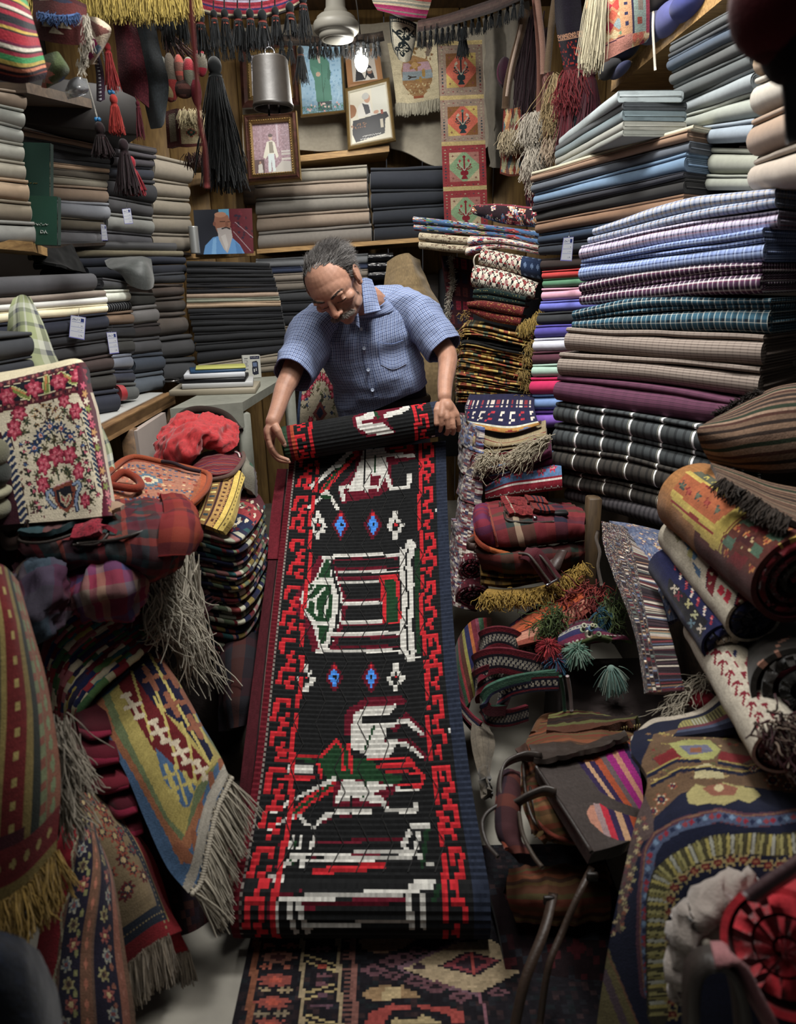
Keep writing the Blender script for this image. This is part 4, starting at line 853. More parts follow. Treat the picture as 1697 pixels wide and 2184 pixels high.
RUSTIC=plaid('rust_brown_weave',[(0,'#5d3b24'),(.4,'#6b4a2c'),(.5,'#7a3a20'),(.6,'#5a4028'),(.8,'#47401f')],[(0,'#5d3b24'),(.5,'#68422a'),(.7,'#7c4a28'),(.85,'#4a3420')],.09,.03,.5,.6)
DK='#2a221d'
def px(l):return[W(*q)for q in l]
def trim(name,l,r,col,parent,mat=LEATHER,n=40):return tube(px(l),r,8,col,samples=n).mk(name,mat,parent)
t=thing('backpack',W(220,1225,1.45),'dark tartan backpack lying on its back below the rose rug','backpack')
def shell(name,ctrl,h,w,mat,parent,col='#553333',thick=.02,puff=0.,seed=0,rip=.004,paint=None,lift=0,crs=.004):
 P=resample([px(r_)for r_ in ctrl],h+1,w+1);n=gridN(P)
 uu,vv=np.meshgrid(np.linspace(0,1,w+1),np.linspace(0,1,h+1));P=P+n*(lift+(puff*np.sin(PI*uu)*np.sin(PI*vv))**1+wob(P,rip,26,seed)+crease(P,crs,60,seed+2)+crease(P,crs*.35,150,seed+5))[...,None]
 c=Canvas(h,w,col,P)
 if paint:paint(c)
 return sheetG(P,c.a,thick).mk(name,mat,parent),P
shell('body',[[(60,1098,1.66),(170,1078,1.7),(280,1072,1.7),(345,1066,1.7),(400,1075,1.72)],[(40,1125,1.52),(150,1118,1.54),(260,1112,1.54),(340,1095,1.54),(408,1100,1.6)],[(35,1160,1.42),(140,1152,1.42),(250,1148,1.42),(340,1140,1.42),(412,1140,1.5)],[(60,1190,1.4),(150,1192,1.39),(260,1190,1.39),(340,1195,1.38),(405,1175,1.46)],[(90,1215,1.45),(170,1225,1.44),(260,1232,1.44),(330,1235,1.44),(380,1205,1.5)]],40,60,TARTAN,t,puff=.006,thick=.03,crs=.008)
shell('end_panel',[[(345,1066,1.69),(380,1066,1.68),(402,1078,1.71)],[(352,1098,1.55),(385,1096,1.55),(412,1108,1.6)],[(345,1140,1.42),(385,1138,1.42),(416,1142,1.49)],[(345,1190,1.39),(380,1186,1.39),(406,1174,1.45)]],30,20,plaid('rust_red_tartan',[(0,'#6b1a1a'),(.3,'#7c2a18'),(.5,'#4a1822'),(.7,'#8a3a1c')],[(0,'#6b1a1c'),(.4,'#7a2c1a'),(.6,'#3c1a24'),(.8,'#7c1a22')],.1,.12,.5,.5),t,puff=.008,lift=.016,thick=.014)
shell('flap',[[(75,1092,1.62),(130,1088,1.63),(178,1096,1.62)],[(58,1118,1.5),(120,1114,1.51),(183,1112,1.51)],[(42,1152,1.41),(100,1154,1.4),(175,1128,1.44)]],16,24,plaid('teal_rust_weave',[(0,'#203c42'),(.3,'#6b2a20'),(.5,'#3a2a28'),(.7,'#22444a')],[(0,'#28383a'),(.35,'#6b2a22'),(.6,'#203c42')],.2,.06,.5,.5),t,puff=.01,thick=.012,lift=.02)
trim('piping',[(75,1090,1.61),(58,1118,1.49),(41,1153,1.4),(100,1156,1.39),(176,1130,1.43),(186,1112,1.5),(176,1092,1.61)],.0035,DK,t)
shell('pocket',[[(195,1110,1.51),(250,1090,1.56),(268,1098,1.53)],[(190,1118,1.48),(240,1112,1.49),(264,1106,1.5)]],8,14,fabric('speckle_tan',.95,.5,300),t,'#8a7058',puff=.006,thick=.01,lift=.022)
shell('pocket',[[(165,1134,1.43),(225,1124,1.45),(227,1140,1.42)],[(158,1160,1.4),(205,1158,1.4),(226,1150,1.4)]],12,16,KNIT,t,'#7c1a2a',puff=.006,thick=.01,lift=.022,paint=lambda c:c.speck(.5,['#8a2030','#5c1824'],3))
trim('piping',[(165,1133,1.43),(225,1122,1.45),(229,1140,1.41),(206,1160,1.39),(156,1162,1.39)],.003,DK,t)
trim('piping',[(165,1160,1.39),(250,1150,1.4),(300,1135,1.42),(345,1120,1.48)],.004,DK,t)
g=box(W(172,1114,1.49),(.045,.02,.012),'#101012',R=rotz(.2));box(W(162,1112,1.49),(.02,.026,.014),'#1a1a1c',g=g);g.mk('buckle',PAINT,t)
ribbon(px([(60,1122,1.42),(20,1118,1.45),(5,1135,1.45),(15,1160,1.43),(60,1150,1.41)]),.028,.004,(0,.3,1),'#3a2a26',samples=24).mk('strap',LEATHER,t)
g=G();ribbon(px([(352,1066,1.62),(395,1088,1.6),(412,1130,1.5),(400,1165,1.44)]),.03,.006,(.2,1,.2),'#5a2418',samples=18,g=g);g.mk('strap',KNIT,t)
t=thing('backpack',W(190,1340,1.4),'pink and violet woollen backpack slumped under the tartan backpack','backpack')
shell('body',[[(150,1215,1.52),(210,1195,1.53),(265,1178,1.55),(300,1190,1.56)],[(140,1250,1.38),(200,1228,1.38),(262,1205,1.4),(308,1215,1.46)],[(150,1290,1.36),(205,1275,1.34),(268,1250,1.36),(316,1245,1.43)],[(180,1325,1.4),(225,1325,1.37),(272,1320,1.38),(306,1275,1.44)]],28,34,TARTAN2,t,puff=.012,thick=.03,crs=.011)
for l in([(120,1215,1.42),(190,1192,1.42),(240,1172,1.44),(245,1185,1.42)],[(135,1212,1.4),(196,1188,1.4)]):ribbon(px(l),.022,.005,(0,.5,1),'#3a2c28',samples=14).mk('strap',LEATHER,t)
t=thing('shoulder_bag',W(90,1360,1.3),'slumped grey, plum and brown woollen bag at the heap edge','bag')
shell('body',[[(30,1215,1.42),(75,1195,1.44),(118,1180,1.45),(140,1215,1.46)],[(25,1260,1.32),(70,1240,1.31),(110,1225,1.32),(152,1255,1.4)],[(28,1320,1.28),(68,1300,1.26),(108,1290,1.28),(140,1310,1.35)],[(60,1372,1.28),(85,1370,1.26),(108,1350,1.28),(128,1330,1.33)]],34,30,plaid('grey_plum_weave',[(0,'#47262c'),(.3,'#2c3a48'),(.6,'#3a2438'),(.8,'#4c1c30')],[(0,'#3a2028'),(.3,'#33414c'),(.7,'#411c34')],.2,.22,.5,.6),t,puff=.008,thick=.025,crs=.013)
shell('collar',[[(32,1210,1.43),(78,1188,1.45),(124,1178,1.47)],[(30,1232,1.36),(75,1212,1.36),(130,1196,1.4)]],8,20,KNIT,t,'#4a2f1a',puff=.012,thick=.012)
trim('cord',[(118,1186,1.42),(108,1205,1.36),(96,1228,1.32)],.002,'#b0a590',t,YARN,12)
def orange(c):
 c.a[:]=lin('#8a4a2c')
 E=lambda x,y:(x/2.74,480+y/2.74)
 c.poly([E(700,1420),(E(770,1360)),E(1180,1450),E(1100,1590),E(950,1630),E(640,1560)],'#94604a','px')
 k=np.random.RandomState(8)
 for i in range(170):
  u,v=k.uniform(.1,.92),k.uniform(.08,.9);c.diamond(u,v,.028,.03,['#b08a60','#3f5064','#7c2a20','#c0a078','#5a2f2c','#8a3a22','#b5583a'][k.randint(7)],2)
 for v in(.16,.32,.68,.84):
  for u in np.arange(.1,.95,.05):c.diamond(u,v,.02,.025,'#c4ad88' if int(u*40)%2 else '#404a60',2)
 c.diamond(.5,.5,.16,.2,'#4a6272',4);c.diamond(.5,.5,.11,.13,'#b0a284',4);c.diamond(.5,.5,.06,.07,'#8a3a2c',3)
 c.rect(0,0,1,.07,'#7a351f');c.rect(0,.93,1,1,'#8a3c1e');c.rect(0,0,.05,1,'#7a351f');c.rect(.95,0,1,1,'#95441f')
t=thing('shoulder_bag',W(330,1095,1.75),'orange patterned kilim bag with a looped handle lying flat','bag')
drape('body',[[(228,1012,1.85),(282,978,2.02),(352,990,2.02),(442,1010,2.)],[(215,1040,1.75),(290,1020,1.86),(360,1028,1.86),(438,1040,1.88)],[(225,1068,1.68),(300,1058,1.74),(360,1065,1.74),(420,1062,1.8)],[(240,1090,1.65),(300,1088,1.68),(360,1085,1.7),(405,1072,1.76)]],56,80,'#8a4a2c',orange,'',asm=t,thick=.03,mat=KNIT,rip=.003)
trim('rim',[(228,1010,1.84),(282,975,2.02),(352,987,2.02),(432,1006,2.),(446,1014,1.98),(440,1042,1.87),(420,1064,1.79),(404,1076,1.75),(350,1092,1.69),(300,1094,1.67)],.009,'#8a3c1c',t,KNIT)
trim('braid',[(345,984,2.),(370,988,1.99),(400,1000,1.97),(428,1006,1.97)],.006,'#2a1a20',t,YARN)
trim('handle',[(232,1030,1.76),(262,1008,1.8),(290,1020,1.8),(300,1036,1.76),(285,1042,1.73),(240,1036,1.74)],.011,'#7a2c18',t,KNIT)
STR=plaid('maroon_rainbow_stripe',[(0,'#5c1c24'),(.9,'#5c1c24')],[(0,'#5c1a24'),(.25,'#7c2a22'),(.35,'#2f2544'),(.45,'#6b1c28'),(.6,'#8a4026'),(.68,'#4a1c38'),(.8,'#7a6a4a'),(.84,'#5c1a24')],.5,.045,.85,.4)
t=thing('shoulder_bag',W(450,1040,2.),'maroon striped bag with pale zip under the red cloth bag','bag')
shell('body',[[(398,990,2.16),(440,964,2.25),(500,962,2.28),(518,975,2.28)],[(390,1012,2.06),(440,990,2.1),(490,986,2.12),(516,990,2.16)],[(400,1025,2.),(440,1018,2.),(482,1012,2.02),(500,1005,2.06)]],20,30,STR,t,puff=.012,thick=.03)
trim('zip',[(440,968,2.22),(470,961,2.25),(505,965,2.24),(512,976,2.2)],.003,'#b7a9a4',t,YARN)
trim('rim',[(398,1018,2.03),(440,1024,1.99),(484,1016,2.),(506,1000,2.06),(520,976,2.2),(518,966,2.26)],.007,'#57423a',t,KNIT)
shell('side',[[(518,968,2.28),(530,985,2.3),(545,1010,2.35)],[(510,1000,2.12),(528,1010,2.14),(545,1040,2.2)],[(520,1040,2.1),(535,1050,2.12),(548,1075,2.2)]],12,14,KNIT,t,'#3c3a34',puff=.01,paint=lambda c:(c.rect(0.,0,.4,1,'#6d6a5c'),c.rect(.3,0,.55,.5,'#1f4a34'),c.rect(.6,.2,1,1,'#3a1820')))
def redc(c):c.speck(.4,['#a8141c','#b0181e','#9a1119'],2)
o,P_=drape('cloth_bag',[[(352,915,2.32),(385,885,2.36),(425,878,2.38),(470,888,2.38),(500,915,2.36)],[(340,940,2.22),(375,908,2.22),(430,900,2.22),(478,910,2.24),(508,938,2.28)],[(334,968,2.14),(370,940,2.1),(420,925,2.1),(450,925,2.14),(505,950,2.22)],[(345,992,2.12),(385,975,2.06),(412,955,2.07),(436,930,2.12),(480,962,2.18)],[(380,994,2.14),(400,990,2.1),(412,975,2.1),(420,950,2.14),(460,955,2.18)]],60,60,'#a8141c',redc,'bright red crumpled cloth bag lying over the striped bag','bag',.012,fabric('red_cotton',.75,.2,500,.2,.1,.3),rip=.011,rs=44,seed=12,crs=.9)
trim('drawstring',[(365,905,2.36),(400,878,2.4),(440,874,2.42),(480,885,2.42),(512,920,2.36)],.014,'#2a1f1a',o,KNIT)
def yel(c):
 c.a[:]=lin('#6a4a26')
 for a,b,col in((0,.06,'#3a2420'),(.06,.16,'#b09448'),(.16,.2,'#4a2a20'),(.2,.36,'#7c5a2c'),(.36,.42,'#3a1f20'),(.42,.58,'#a07a3c'),(.58,.63,'#3a2420'),(.63,.78,'#c4a640'),(.78,.82,'#3a2a18'),(.82,1,'#a8903a')):c.rect(a,0,b,1,col)
 for v in np.arange(.03,1,.075):c.rect(.22,v,.34,v+.03,'#c0b060' if int(v*40)%2 else '#2c3c44');c.diamond(.5,v,.06,.03,'#4a2a1c',2);c.diamond(.91,v,.06,.03,'#4a3a14',2)
 for v in np.arange(0,1,.03):c.rect(.1,v,.13,v+.015,'#4a3018');c.rect(.59,v,.62,v+.015,'#b07a3a')
drape('kilim',[[(436,1012,2.05),(470,1004,2.07),(495,1002,2.07),(512,1006,2.05),(522,1020,2.02)],[(428,1050,1.93),(460,1045,1.94),(482,1048,1.94),(500,1050,1.93),(508,1060,1.9)],[(415,1090,1.83),(442,1092,1.83),(462,1094,1.83),(478,1098,1.82),(492,1104,1.8)],[(408,1110,1.79),(430,1116,1.79),(448,1122,1.79),(462,1128,1.78),(474,1132,1.77)]],90,60,'#6a4a26',yel,'yellow banded kilim folded over the knotted rugs','kilim',.02,KNIT,rip=.003,seed=14)
PAL1=['#1a1f3c','#1a1f3c','#8d8f7c','#a5a48e','#55624a','#5a1c22','#6a2a28','#7c6a30','#1f4a4c','#8a5a58','#202036']
BDL=(-.62,.78,0)
tp=px([(385,1128,1.86),(440,1140,1.8),(500,1152,1.78),(535,1128,1.9),(566,1080,2.14)]);bt=px([(420,1285,1.86),(465,1292,1.81),(512,1296,1.79),(545,1270,1.88),(578,1200,2.12)])
fold_stack('kilim',tp,bt,9,.42,PAL1,'knotted kilim with navy and white speckled edge',21,BDL,cords=2,lo=1,hi=3,start=0)
tp=px([(422,1288,1.86),(466,1295,1.81),(513,1299,1.79),(546,1273,1.88),(578,1206,2.12)]);bt=px([(440,1395,1.86),(470,1410,1.81),(514,1415,1.79),(540,1385,1.87),(556,1330,2.05)])
fold_stack('kilim',tp,bt,6,.42,PAL1,'dim speckled kilim under the knotted ones',22,BDL,cords=2,lo=1,hi=3)
def topk(c):
 c.a[:]=lin('#4a5040')
 c.rect(0,0,1,.32,'#4a1620');c.rect(0,.32,1,.62,'#8a2c30');c.rect(0,.62,1,1,'#1c2440')
 r=np.random.RandomState(3)
 for i in range(46):c.diamond(r.rand(),r.rand(),r.uniform(.05,.12),r.uniform(.03,.06),['#a8a088','#55624a','#8a2c30','#7c6a30','#c4b9a0','#4a1620','#6d7258'][r.randint(7)],3)
drape('kilim',[[(520,1040,2.2),(550,1052,2.2),(566,1076,2.16)],[(490,1085,2.),(530,1092,2.),(552,1110,1.99)],[(455,1125,1.85),(490,1140,1.84),(515,1146,1.84)]],40,34,'#4a5040',topk,'red, green and navy kilim lying topmost beside the yellow bands','kilim',.012,KNIT,rip=.003,seed=15)
rt=px([(395,1185,1.7),(385,1200,1.66),(360,1215,1.62),(340,1235,1.58),(328,1260,1.55),(375,1205,1.64),(400,1200,1.68)])
rts=np.repeat(np.array(rt),46,0)+RS.normal(size=(len(rt)*46,3))*.016
tgt=np.array(px([(405,1470,1.62),(420,1478,1.58),(440,1470,1.6),(455,1480,1.62),(395,1440,1.55),(380,1380,1.5)]))
to=tgt[RS.randint(len(tgt),size=len(rts))]+RS.normal(size=(len(rts),3))*.022
dd=to-rts;g=strands(rts,nrm(dd),np.linalg.norm(dd,axis=1)*RS.uniform(.45,1.05,len(rts)),.0021,'#a59d8b',seed=8,seg=12,spread=.06,curl=.06,sides=5,taper=.7)
rts2=np.repeat(np.array(px([(345,1230,1.56),(335,1262,1.52)])),60,0)+RS.normal(size=(120,3))*.014
strands(rts2,(.25,-.25,-1),.14,.002,'#a59d8b',g,seed=9,seg=10,spread=.35,curl=.14,sides=5)
o=g.mk('warp_fringe',YARN);tag(o,'long tangled bunch of cream warp fringe hanging over the heap','fringe',kind='stuff')
PAL2=['#6a1c24','#7c2028','#1c2244','#2c4a2a','#8a7a30','#1f5054','#8a4a50','#9a9272','#26233a','#4a1420','#3c5a30','#a49a80','#511820']
inn=smoothpath(px([(92,1462,1.4),(95,1415,1.4),(108,1362,1.42),(145,1322,1.46),(205,1290,1.52),(265,1272,1.58)]),40);out=smoothpath(px([(163,1580,1.33),(164,1532,1.33),(174,1500,1.33),(210,1456,1.36),(284,1396,1.44),(338,1348,1.54)]),40)
for k in range(12):
 f=k/11;cv=inn+(out-inn)*f;g=G();r9=np.random.RandomState(60+k)
 for q,dz in enumerate((0,.55)):
  c2=cv+(out-inn)*(dz/11)*.9+np.array([0,-.002*q,0]);tube(c2+r9.normal(size=c2.shape)*.0006,(.0104 if k%3 else .0118),10,blocks(39,PAL2,200+k*3+q,2,5)*1.7,g)
 bd9=np.array([.1,.22,-.02]);g.add(np.stack([cv,cv+bd9]).reshape(-1,3),gridF(2,40),lin('#2a1016'));g.add(np.stack([cv,cv+bd9]).reshape(-1,3),gridF(2,40)[:,::-1],lin('#2a1016'))
 tag(g.mk('gabbeh_rug',KNIT),f"rug with bright block-coloured wrapped edge, {ORD[k]} of the curved stack above the blue kilim",'rug')
for k,(x,y,Y,rx,ry,cl)in enumerate(((205,1620,1.22,60,32,'#4a0c1a'),(230,1675,1.2,56,28,'#58101e'),(262,1725,1.18,40,30,'#3f0c18'),(285,1770,1.17,26,26,'#4a101c'),(205,1560,1.26,40,20,'#3a0a14'))):
 c0=W(x,y,Y);s=Y/FPX;T=[c0+np.array([-rx*s,0.,ry*s*.6]),c0+np.array([0,-.02,ry*s]),c0+np.array([rx*s,0,ry*s*.5])];B=[c0+np.array([-rx*s,0.,-ry*s*.6]),c0+np.array([0,-.02,-ry*s*.7]),c0+np.array([rx*s,0,-ry*s*.5])]
 g=slabG(T,B,.3,18,cl,.9,None,.004,k,bd=(-.5,.85,0),caplayers=3);slabG([p+[0,-.004,-ry*s*.28]for p in T],[p+[0,-.004,ry*s*.1]for p in B],.3,18,'#6b0f2a',.9,None,.004,k+9,g=g,bd=(-.5,.85,0),caplayers=1)
 tag(g.mk('velvet_fold',PILE),['burgundy velvety folded piece at the blue kilim edge','wide crimson lined fold under the burgundy one','dark wine fold above the red bordered rugs','small wine fold touching the blue kilim','shadowed burgundy fold highest of its heap'][k],'folded rug')
def bluek(c):
 S=2.74;K=lambda x,y:(x/S,1480+y/S);q=lambda pts:[K(*p)for p in pts]
 L=lambda pts,w,col:c.stroke(q(pts),w/S,col,'px')
 D=lambda pts,col:c.poly(q(pts),col,'px')
 c.a[:]=lin('#3c5878')
 D([(560,40),(690,-40),(760,-120),(1240,380),(1130,860),(1060,1000),(960,800),(780,470),(640,240)],'#8a5636')
 D([(600,20),(720,-80),(850,-250),(1300,360),(1260,420),(1100,780),(1060,860),(960,730),(800,430),(680,230)],'#5c6844')
 D([(640,0),(740,-110),(860,-260),(1290,370),(1140,560),(1080,830),(980,720),(830,420),(720,190)],'#93843e')
 D([(690,-60),(760,-140),(1220,420),(1145,520),(900,330),(780,130)],'#5a161a')
 D([(740,-160),(880,-300),(1000,-180),(1245,360),(1225,400),(1060,180),(900,60)],'#15162e')
 D([(880,-310),(930,-360),(1050,-200),(1180,60),(1130,20)],'#2c4868')
 D([(905,310),(1145,540),(1105,660),(1070,665),(950,490)],'#3c5878')
 for pts in([(860,-260),(1225,410)],[(770,-130),(890,270)],[(960,130),(1040,430)],[(1100,260),(1145,520)],[(900,20),(960,130)],[(1060,170),(1100,270)],[(840,-170),(960,100)],[(930,-320),(1210,280)],[(1020,420),(1090,640)]):L(pts,16,'#a39448')
 for x,y,a in((775,70,50),(930,220,46),(1055,340,46),(1175,445,38)):
  L([(x-a*.8,y-a*1.3),(x+a*.8,y+a*1.3)],24,'#b3a58c');L([(x-a*.9,y+a*.3),(x+a*.9,y-a*.3)],24,'#b3a58c');L([(x-a*1.2,y-a*1.1),(x-a*.35,y-a*1.4)],26,'#b3a58c');L([(x+a*1.2,y+a*1.1),(x+a*.35,y+a*1.4)],26,'#b3a58c')
 for x,y in((1005,60),(1140,190),(1000,-110),(1100,40),(880,-90),(950,-210)):L([(x-34,y-60),(x+34,y+60)],34,'#7d4a34');L([(x-36,y+14),(x+36,y-14)],28,'#7d4a34')
 for x,y in((990,480),(1015,560),(1100,520)):L([(x-22,y-60),(x+22,y+50)],24,'#a39448');L([(x-24,y+12),(x+24,y-12)],22,'#a39448')
 for x,y in((1230,520),(1170,700),(1130,860),(1290,440)):L([(x,y-50),(x+18,y+60)],34,'#7d4a30')
 L([(1040,900),(1100,960)],70,'#7d4a30')
 L([(1330,430),(1240,600),(1190,780),(1150,980),(1090,1150)],60,'#8a8478')
bk=[[(186,1508,1.34),(228,1470,1.38),(290,1412,1.46),(330,1385,1.52),(372,1440,1.55)],[(205,1545,1.29),(262,1525,1.31),(320,1470,1.38),(368,1440,1.44),(410,1500,1.48)],[(262,1640,1.22),(318,1620,1.23),(372,1560,1.29),(420,1540,1.34),(445,1565,1.38)],[(312,1760,1.15),(360,1730,1.16),(410,1660,1.21),(452,1625,1.26),(475,1622,1.3)],[(355,1850,1.1),(390,1810,1.12),(425,1740,1.17),(455,1685,1.22),(485,1648,1.26)],[(402,1905,1.08),(424,1880,1.1),(442,1800,1.14),(460,1720,1.19),(490,1655,1.24)]]
t=thing('hanging_kilim',W(300,1900,1.2),'blue kilim with white crosses and cream fringe hanging over the heap','kilim')
ctrl=bk
o,PB=drape('kilim_cloth',bk,130,110,'#3c5878',bluek,'',asm=t,thick=.01,rip=.004,seed=16,mat=PILE,back='#1a2033')
fe=[PB[-1,3]]+[PB[-1,j]for j in range(12,111,14)]
fringe('fringe',fe,(.55,-.25,-.75),.085,'#9f9684',t,n=46,rad=.0017,droop=.35,spread=.22,seed=4,bunch=10)
g=G()
for p in smoothpath(fe,46):blob(p+np.array([.004,-.004,-.004]),(.0055,.0055,.006),'#a89f8d',g=g,nu=8,nv=6)
g.mk('knot',YARN,t)
def edgerug(c):
 c.a[:]=lin('#55301f')
 for a,b,col in((.82,1,'#6d4230'),(.74,.82,'#5a6242'),(.66,.74,'#1f2420'),(.58,.66,'#6a5a2c'),(.4,.58,'#5c1a1a'),(.36,.4,'#7a6a36'),(0.,.36,'#3a3a2e')):c.rect(a,0,b,.86,col)
 for v in np.arange(.02,.98,.07):c.diamond(.78,v,.07,.03,'#6b3a2c',2);c.diamond(.49,v,.05,.025,'#8a7a40',2);c.diamond(.9,v+.03,.05,.04,'#5d6a48',3)
 for k,v in enumerate((.2,.55,.85)):c.diamond(.12,v,.26,.16,'#5a1c1c',6);c.diamond(.12,v,.2,.12,'#6a6a2a',6);c.diamond(.12,v,.12,.07,'#44524a',5);c.diamond(.12,v,.06,.035,'#7c4a34',4)
 c.rect(0,.8,.6,.84,'#3c1820');c.rect(0,.84,1,.96,'#5c1a1c');c.rect(0,.96,1,1,'#6a5a2c')
 for u in np.arange(.04,1,.12):c.diamond(u,.9,.04,.025,'#8a7a44',3)
t=thing('hanging_rug',W(60,2000,.9),'red and green bordered rug with mustard fringe hanging at the heap edge','rug')
ek=[[(-90,1190,1.02),(-40,1195,1.05),(10,1205,1.1),(40,1240,1.15)],[(-90,1350,.98),(-30,1350,1.),(30,1340,1.03),(70,1340,1.1)],[(-90,1530,.94),(-20,1530,.95),(50,1520,.98),(105,1500,1.05)],[(-90,1720,.9),(-20,1720,.9),(60,1690,.93),(125,1650,.99)],[(-90,1930,.87),(-20,1930,.86),(40,1900,.88),(120,1815,.93)]]
o,PE=drape('rug_cloth',ek,120,90,'#55301f',edgerug,'',asm=t,thick=.012,rip=.004,seed=17)
fringe('fringe',[PE[-1,j]for j in range(0,91,15)],(.1,-.2,-.9),.07,'#8a6d26',t,n=60,rad=.0014,droop=.2,spread=.25,seed=6,bunch=14,curl=.06)
g=strands(np.repeat(np.array(px([(128,1545,1.06),(120,1580,1.04),(135,1570,1.07)])),50,0)+RS.normal(size=(150,3))*.01,(.12,-.1,-1),.13,.0016,'#8f8676',seed=19,seg=9,spread=.2,curl=.05);strands(np.repeat(np.array(px([(130,1680,1.02),(140,1700,1.02)])),50,0)+RS.normal(size=(100,3))*.008,(.12,-.1,-1),.09,.0016,'#8f8676',g=g,seed=20,seg=9,spread=.2,curl=.05)
tag(g.mk('warp_fringe',YARN),'pale tangled fringe hanging beside the mustard fringed rug','fringe',kind='stuff')
def redr(c):
 c.a[:]=lin('#6b141a')
 c.rect(0.,0,.86,.9,'#1d2430');c.rect(0,0,.74,.8,'#6a5a40')
 r=np.random.RandomState(4)
 for i in range(26):u,v=r.uniform(0,.7),r.uniform(0,.76);c.flower(u,v,.11,.05,[['#54181c','#2a2c30','#a08a60'],['#1e2430','#6b2024','#3c4a48'],['#7a3a2a','#25282c','#8a7a50']][r.randint(3)],7,ph=r.rand()*6)
 for v in np.arange(0,.95,.035):c.diamond(.8,v,.03,.012,'#7a6a48',2)
 for u in np.arange(0.,.86,.05):c.diamond(u,.85,.02,.015,'#7a6a48',2)
 c.rect(.86,0,.885,.92,'#7a6a40')
t=thing('hanging_rug',W(330,2100,1.05),'red bordered rug with dark floral field and beige fringe','rug')
rk=[[(165,1690,1.16),(200,1695,1.18),(232,1715,1.2)],[(185,1800,1.1),(250,1790,1.12),(300,1800,1.15)],[(220,1930,1.05),(300,1900,1.07),(350,1920,1.1)],[(262,2065,1.01),(330,2010,1.03),(388,1985,1.06)]]
o,PR=drape('rug_cloth',rk,110,80,'#6b141a',redr,'',asm=t,thick=.012,seed=18,back='#5a1016')
fringe('fringe',[PR[-1,j]for j in range(0,66,8)],(.1,-.2,-.9),.075,'#8d7f6c',t,n=44,rad=.0014,droop=.2,spread=.16,seed=7,bunch=12)
t=thing('hanging_rug',W(360,2184,1.02),'second red edged rug hanging below the dark floral one','rug')
rk2=[[(230,1715,1.22),(238,1720,1.23),(246,1730,1.25)],[(270,1800,1.18),(290,1795,1.19),(318,1815,1.2)],[(300,1950,1.12),(330,1945,1.13),(368,1950,1.14)],[(300,2080,1.06),(350,2045,1.08),(402,2030,1.09)]]
o,PR2=drape('rug_cloth',rk2,80,40,'#7a161c',lambda c:(c.rect(0.,0.,.7,.93,'#1d2a34'),c.rect(.62,0,.7,.93,'#7a6a44')),'',asm=t,thick=.012,seed=19)
fringe('fringe',[PR2[-1,j]for j in range(0,41,8)],(.05,-.2,-.9),.08,'#8d7f6c',t,n=40,rad=.0014,droop=.2,spread=.16,seed=8,bunch=12)
def flor(c):
 c.a[:]=lin('#5a4438')
 r=np.random.RandomState(9)
 c.rect(0,0,.28,1,'#7c1420');u=c.u;m=(np.abs(u-.29-.03*np.sin(c.v*30))<.012);c.set(m,'#8a8468')
 for a,b,col in((.31,.5,'#1e1c2c'),(.5,.6,'#6b4a38'),(.62,.86,'#1c1a2a'),(.86,.94,'#7a4a3a'),(.94,1,'#5c4434')):c.rect(a,0,b,1,col)
 for i,v in enumerate(np.arange(.02,1,.065)):
  for uu in(.4,.74):c.flower(uu+.03*math.sin(i*2.1),v+(.03 if uu>.5 else 0),.06,.028,[['#8a8458','#6b5a3a','#3a2a2a'],['#8a4a44','#6b2a30','#b09a6a'],['#8a8878','#4a5a68','#6b3a3a']][(i+(uu>.5))%3],6,ph=i)
  c.diamond(.55,v,.03,.02,'#a0604a',2);c.diamond(.9,v+.02,.025,.02,'#8a5a4a',2);c.disc(.46,v+.03,.02,.012,'#7a7a4a');c.disc(.8,v,.02,.012,'#7a4a3a')
t=None
fk=[[(130,1760,1.08),(160,1740,1.1),(190,1745,1.12),(215,1780,1.14)],[(110,1880,1.),(150,1870,1.),(200,1870,1.01),(240,1890,1.04)],[(80,2030,.94),(140,2030,.93),(205,2030,.94),(265,2030,.97)],[(60,2200,.88),(140,2200,.87),(220,2200,.88),(290,2200,.91)],[(55,2330,.85),(140,2330,.84),(230,2330,.85),(300,2330,.88)]]
drape('hanging_rug',fk,150,90,'#5a4438',flor,'crimson rug with two narrow flowered borders hanging to the floor',thick=.012,seed=20,rip=.008,rs=8)
t=thing('shoulder_bag',W(520,1560,1.7),'dark tartan woollen bag slumped between the kilim stack and runner','bag')
shell('body',[[(470,1340,2.),(520,1330,2.02),(560,1340,2.05)],[(462,1420,1.8),(515,1400,1.78),(562,1410,1.84)],[(468,1490,1.7),(515,1475,1.66),(556,1480,1.72)],[(470,1560,1.64),(510,1550,1.6),(540,1540,1.66)]],34,30,plaid('dim_tartan',[(0,'#1f1a20'),(.4,'#3a1a1c'),(.6,'#23242c'),(.8,'#4a2418')],[(0,'#221a20'),(.4,'#381a20'),(.7,'#26262c')],.14,.16,.5,.5),t,puff=.04,thick=.03)
drape('folded_blanket',[[(-120,1985,.66),(-20,1972,.64),(60,1995,.65),(105,2060,.7)],[(-120,2060,.6),(-20,2050,.58),(70,2070,.6),(128,2130,.66)],[(-120,2300,.55),(-10,2300,.54),(90,2300,.56),(150,2290,.62)]],40,40,'#0b1019',lambda c:c.speck(.3,['#0f1522','#090c14'],3),'blurred navy woollen blanket at the bottom corner','blanket',.03,KNIT,rip=.006,rs=20,seed=58)
def dkr(c):c.a[:]=lin('#1f1214');c.speck(.5,['#2c181a','#3a1a1c','#241a22','#4a2a24'],5,cell=2)
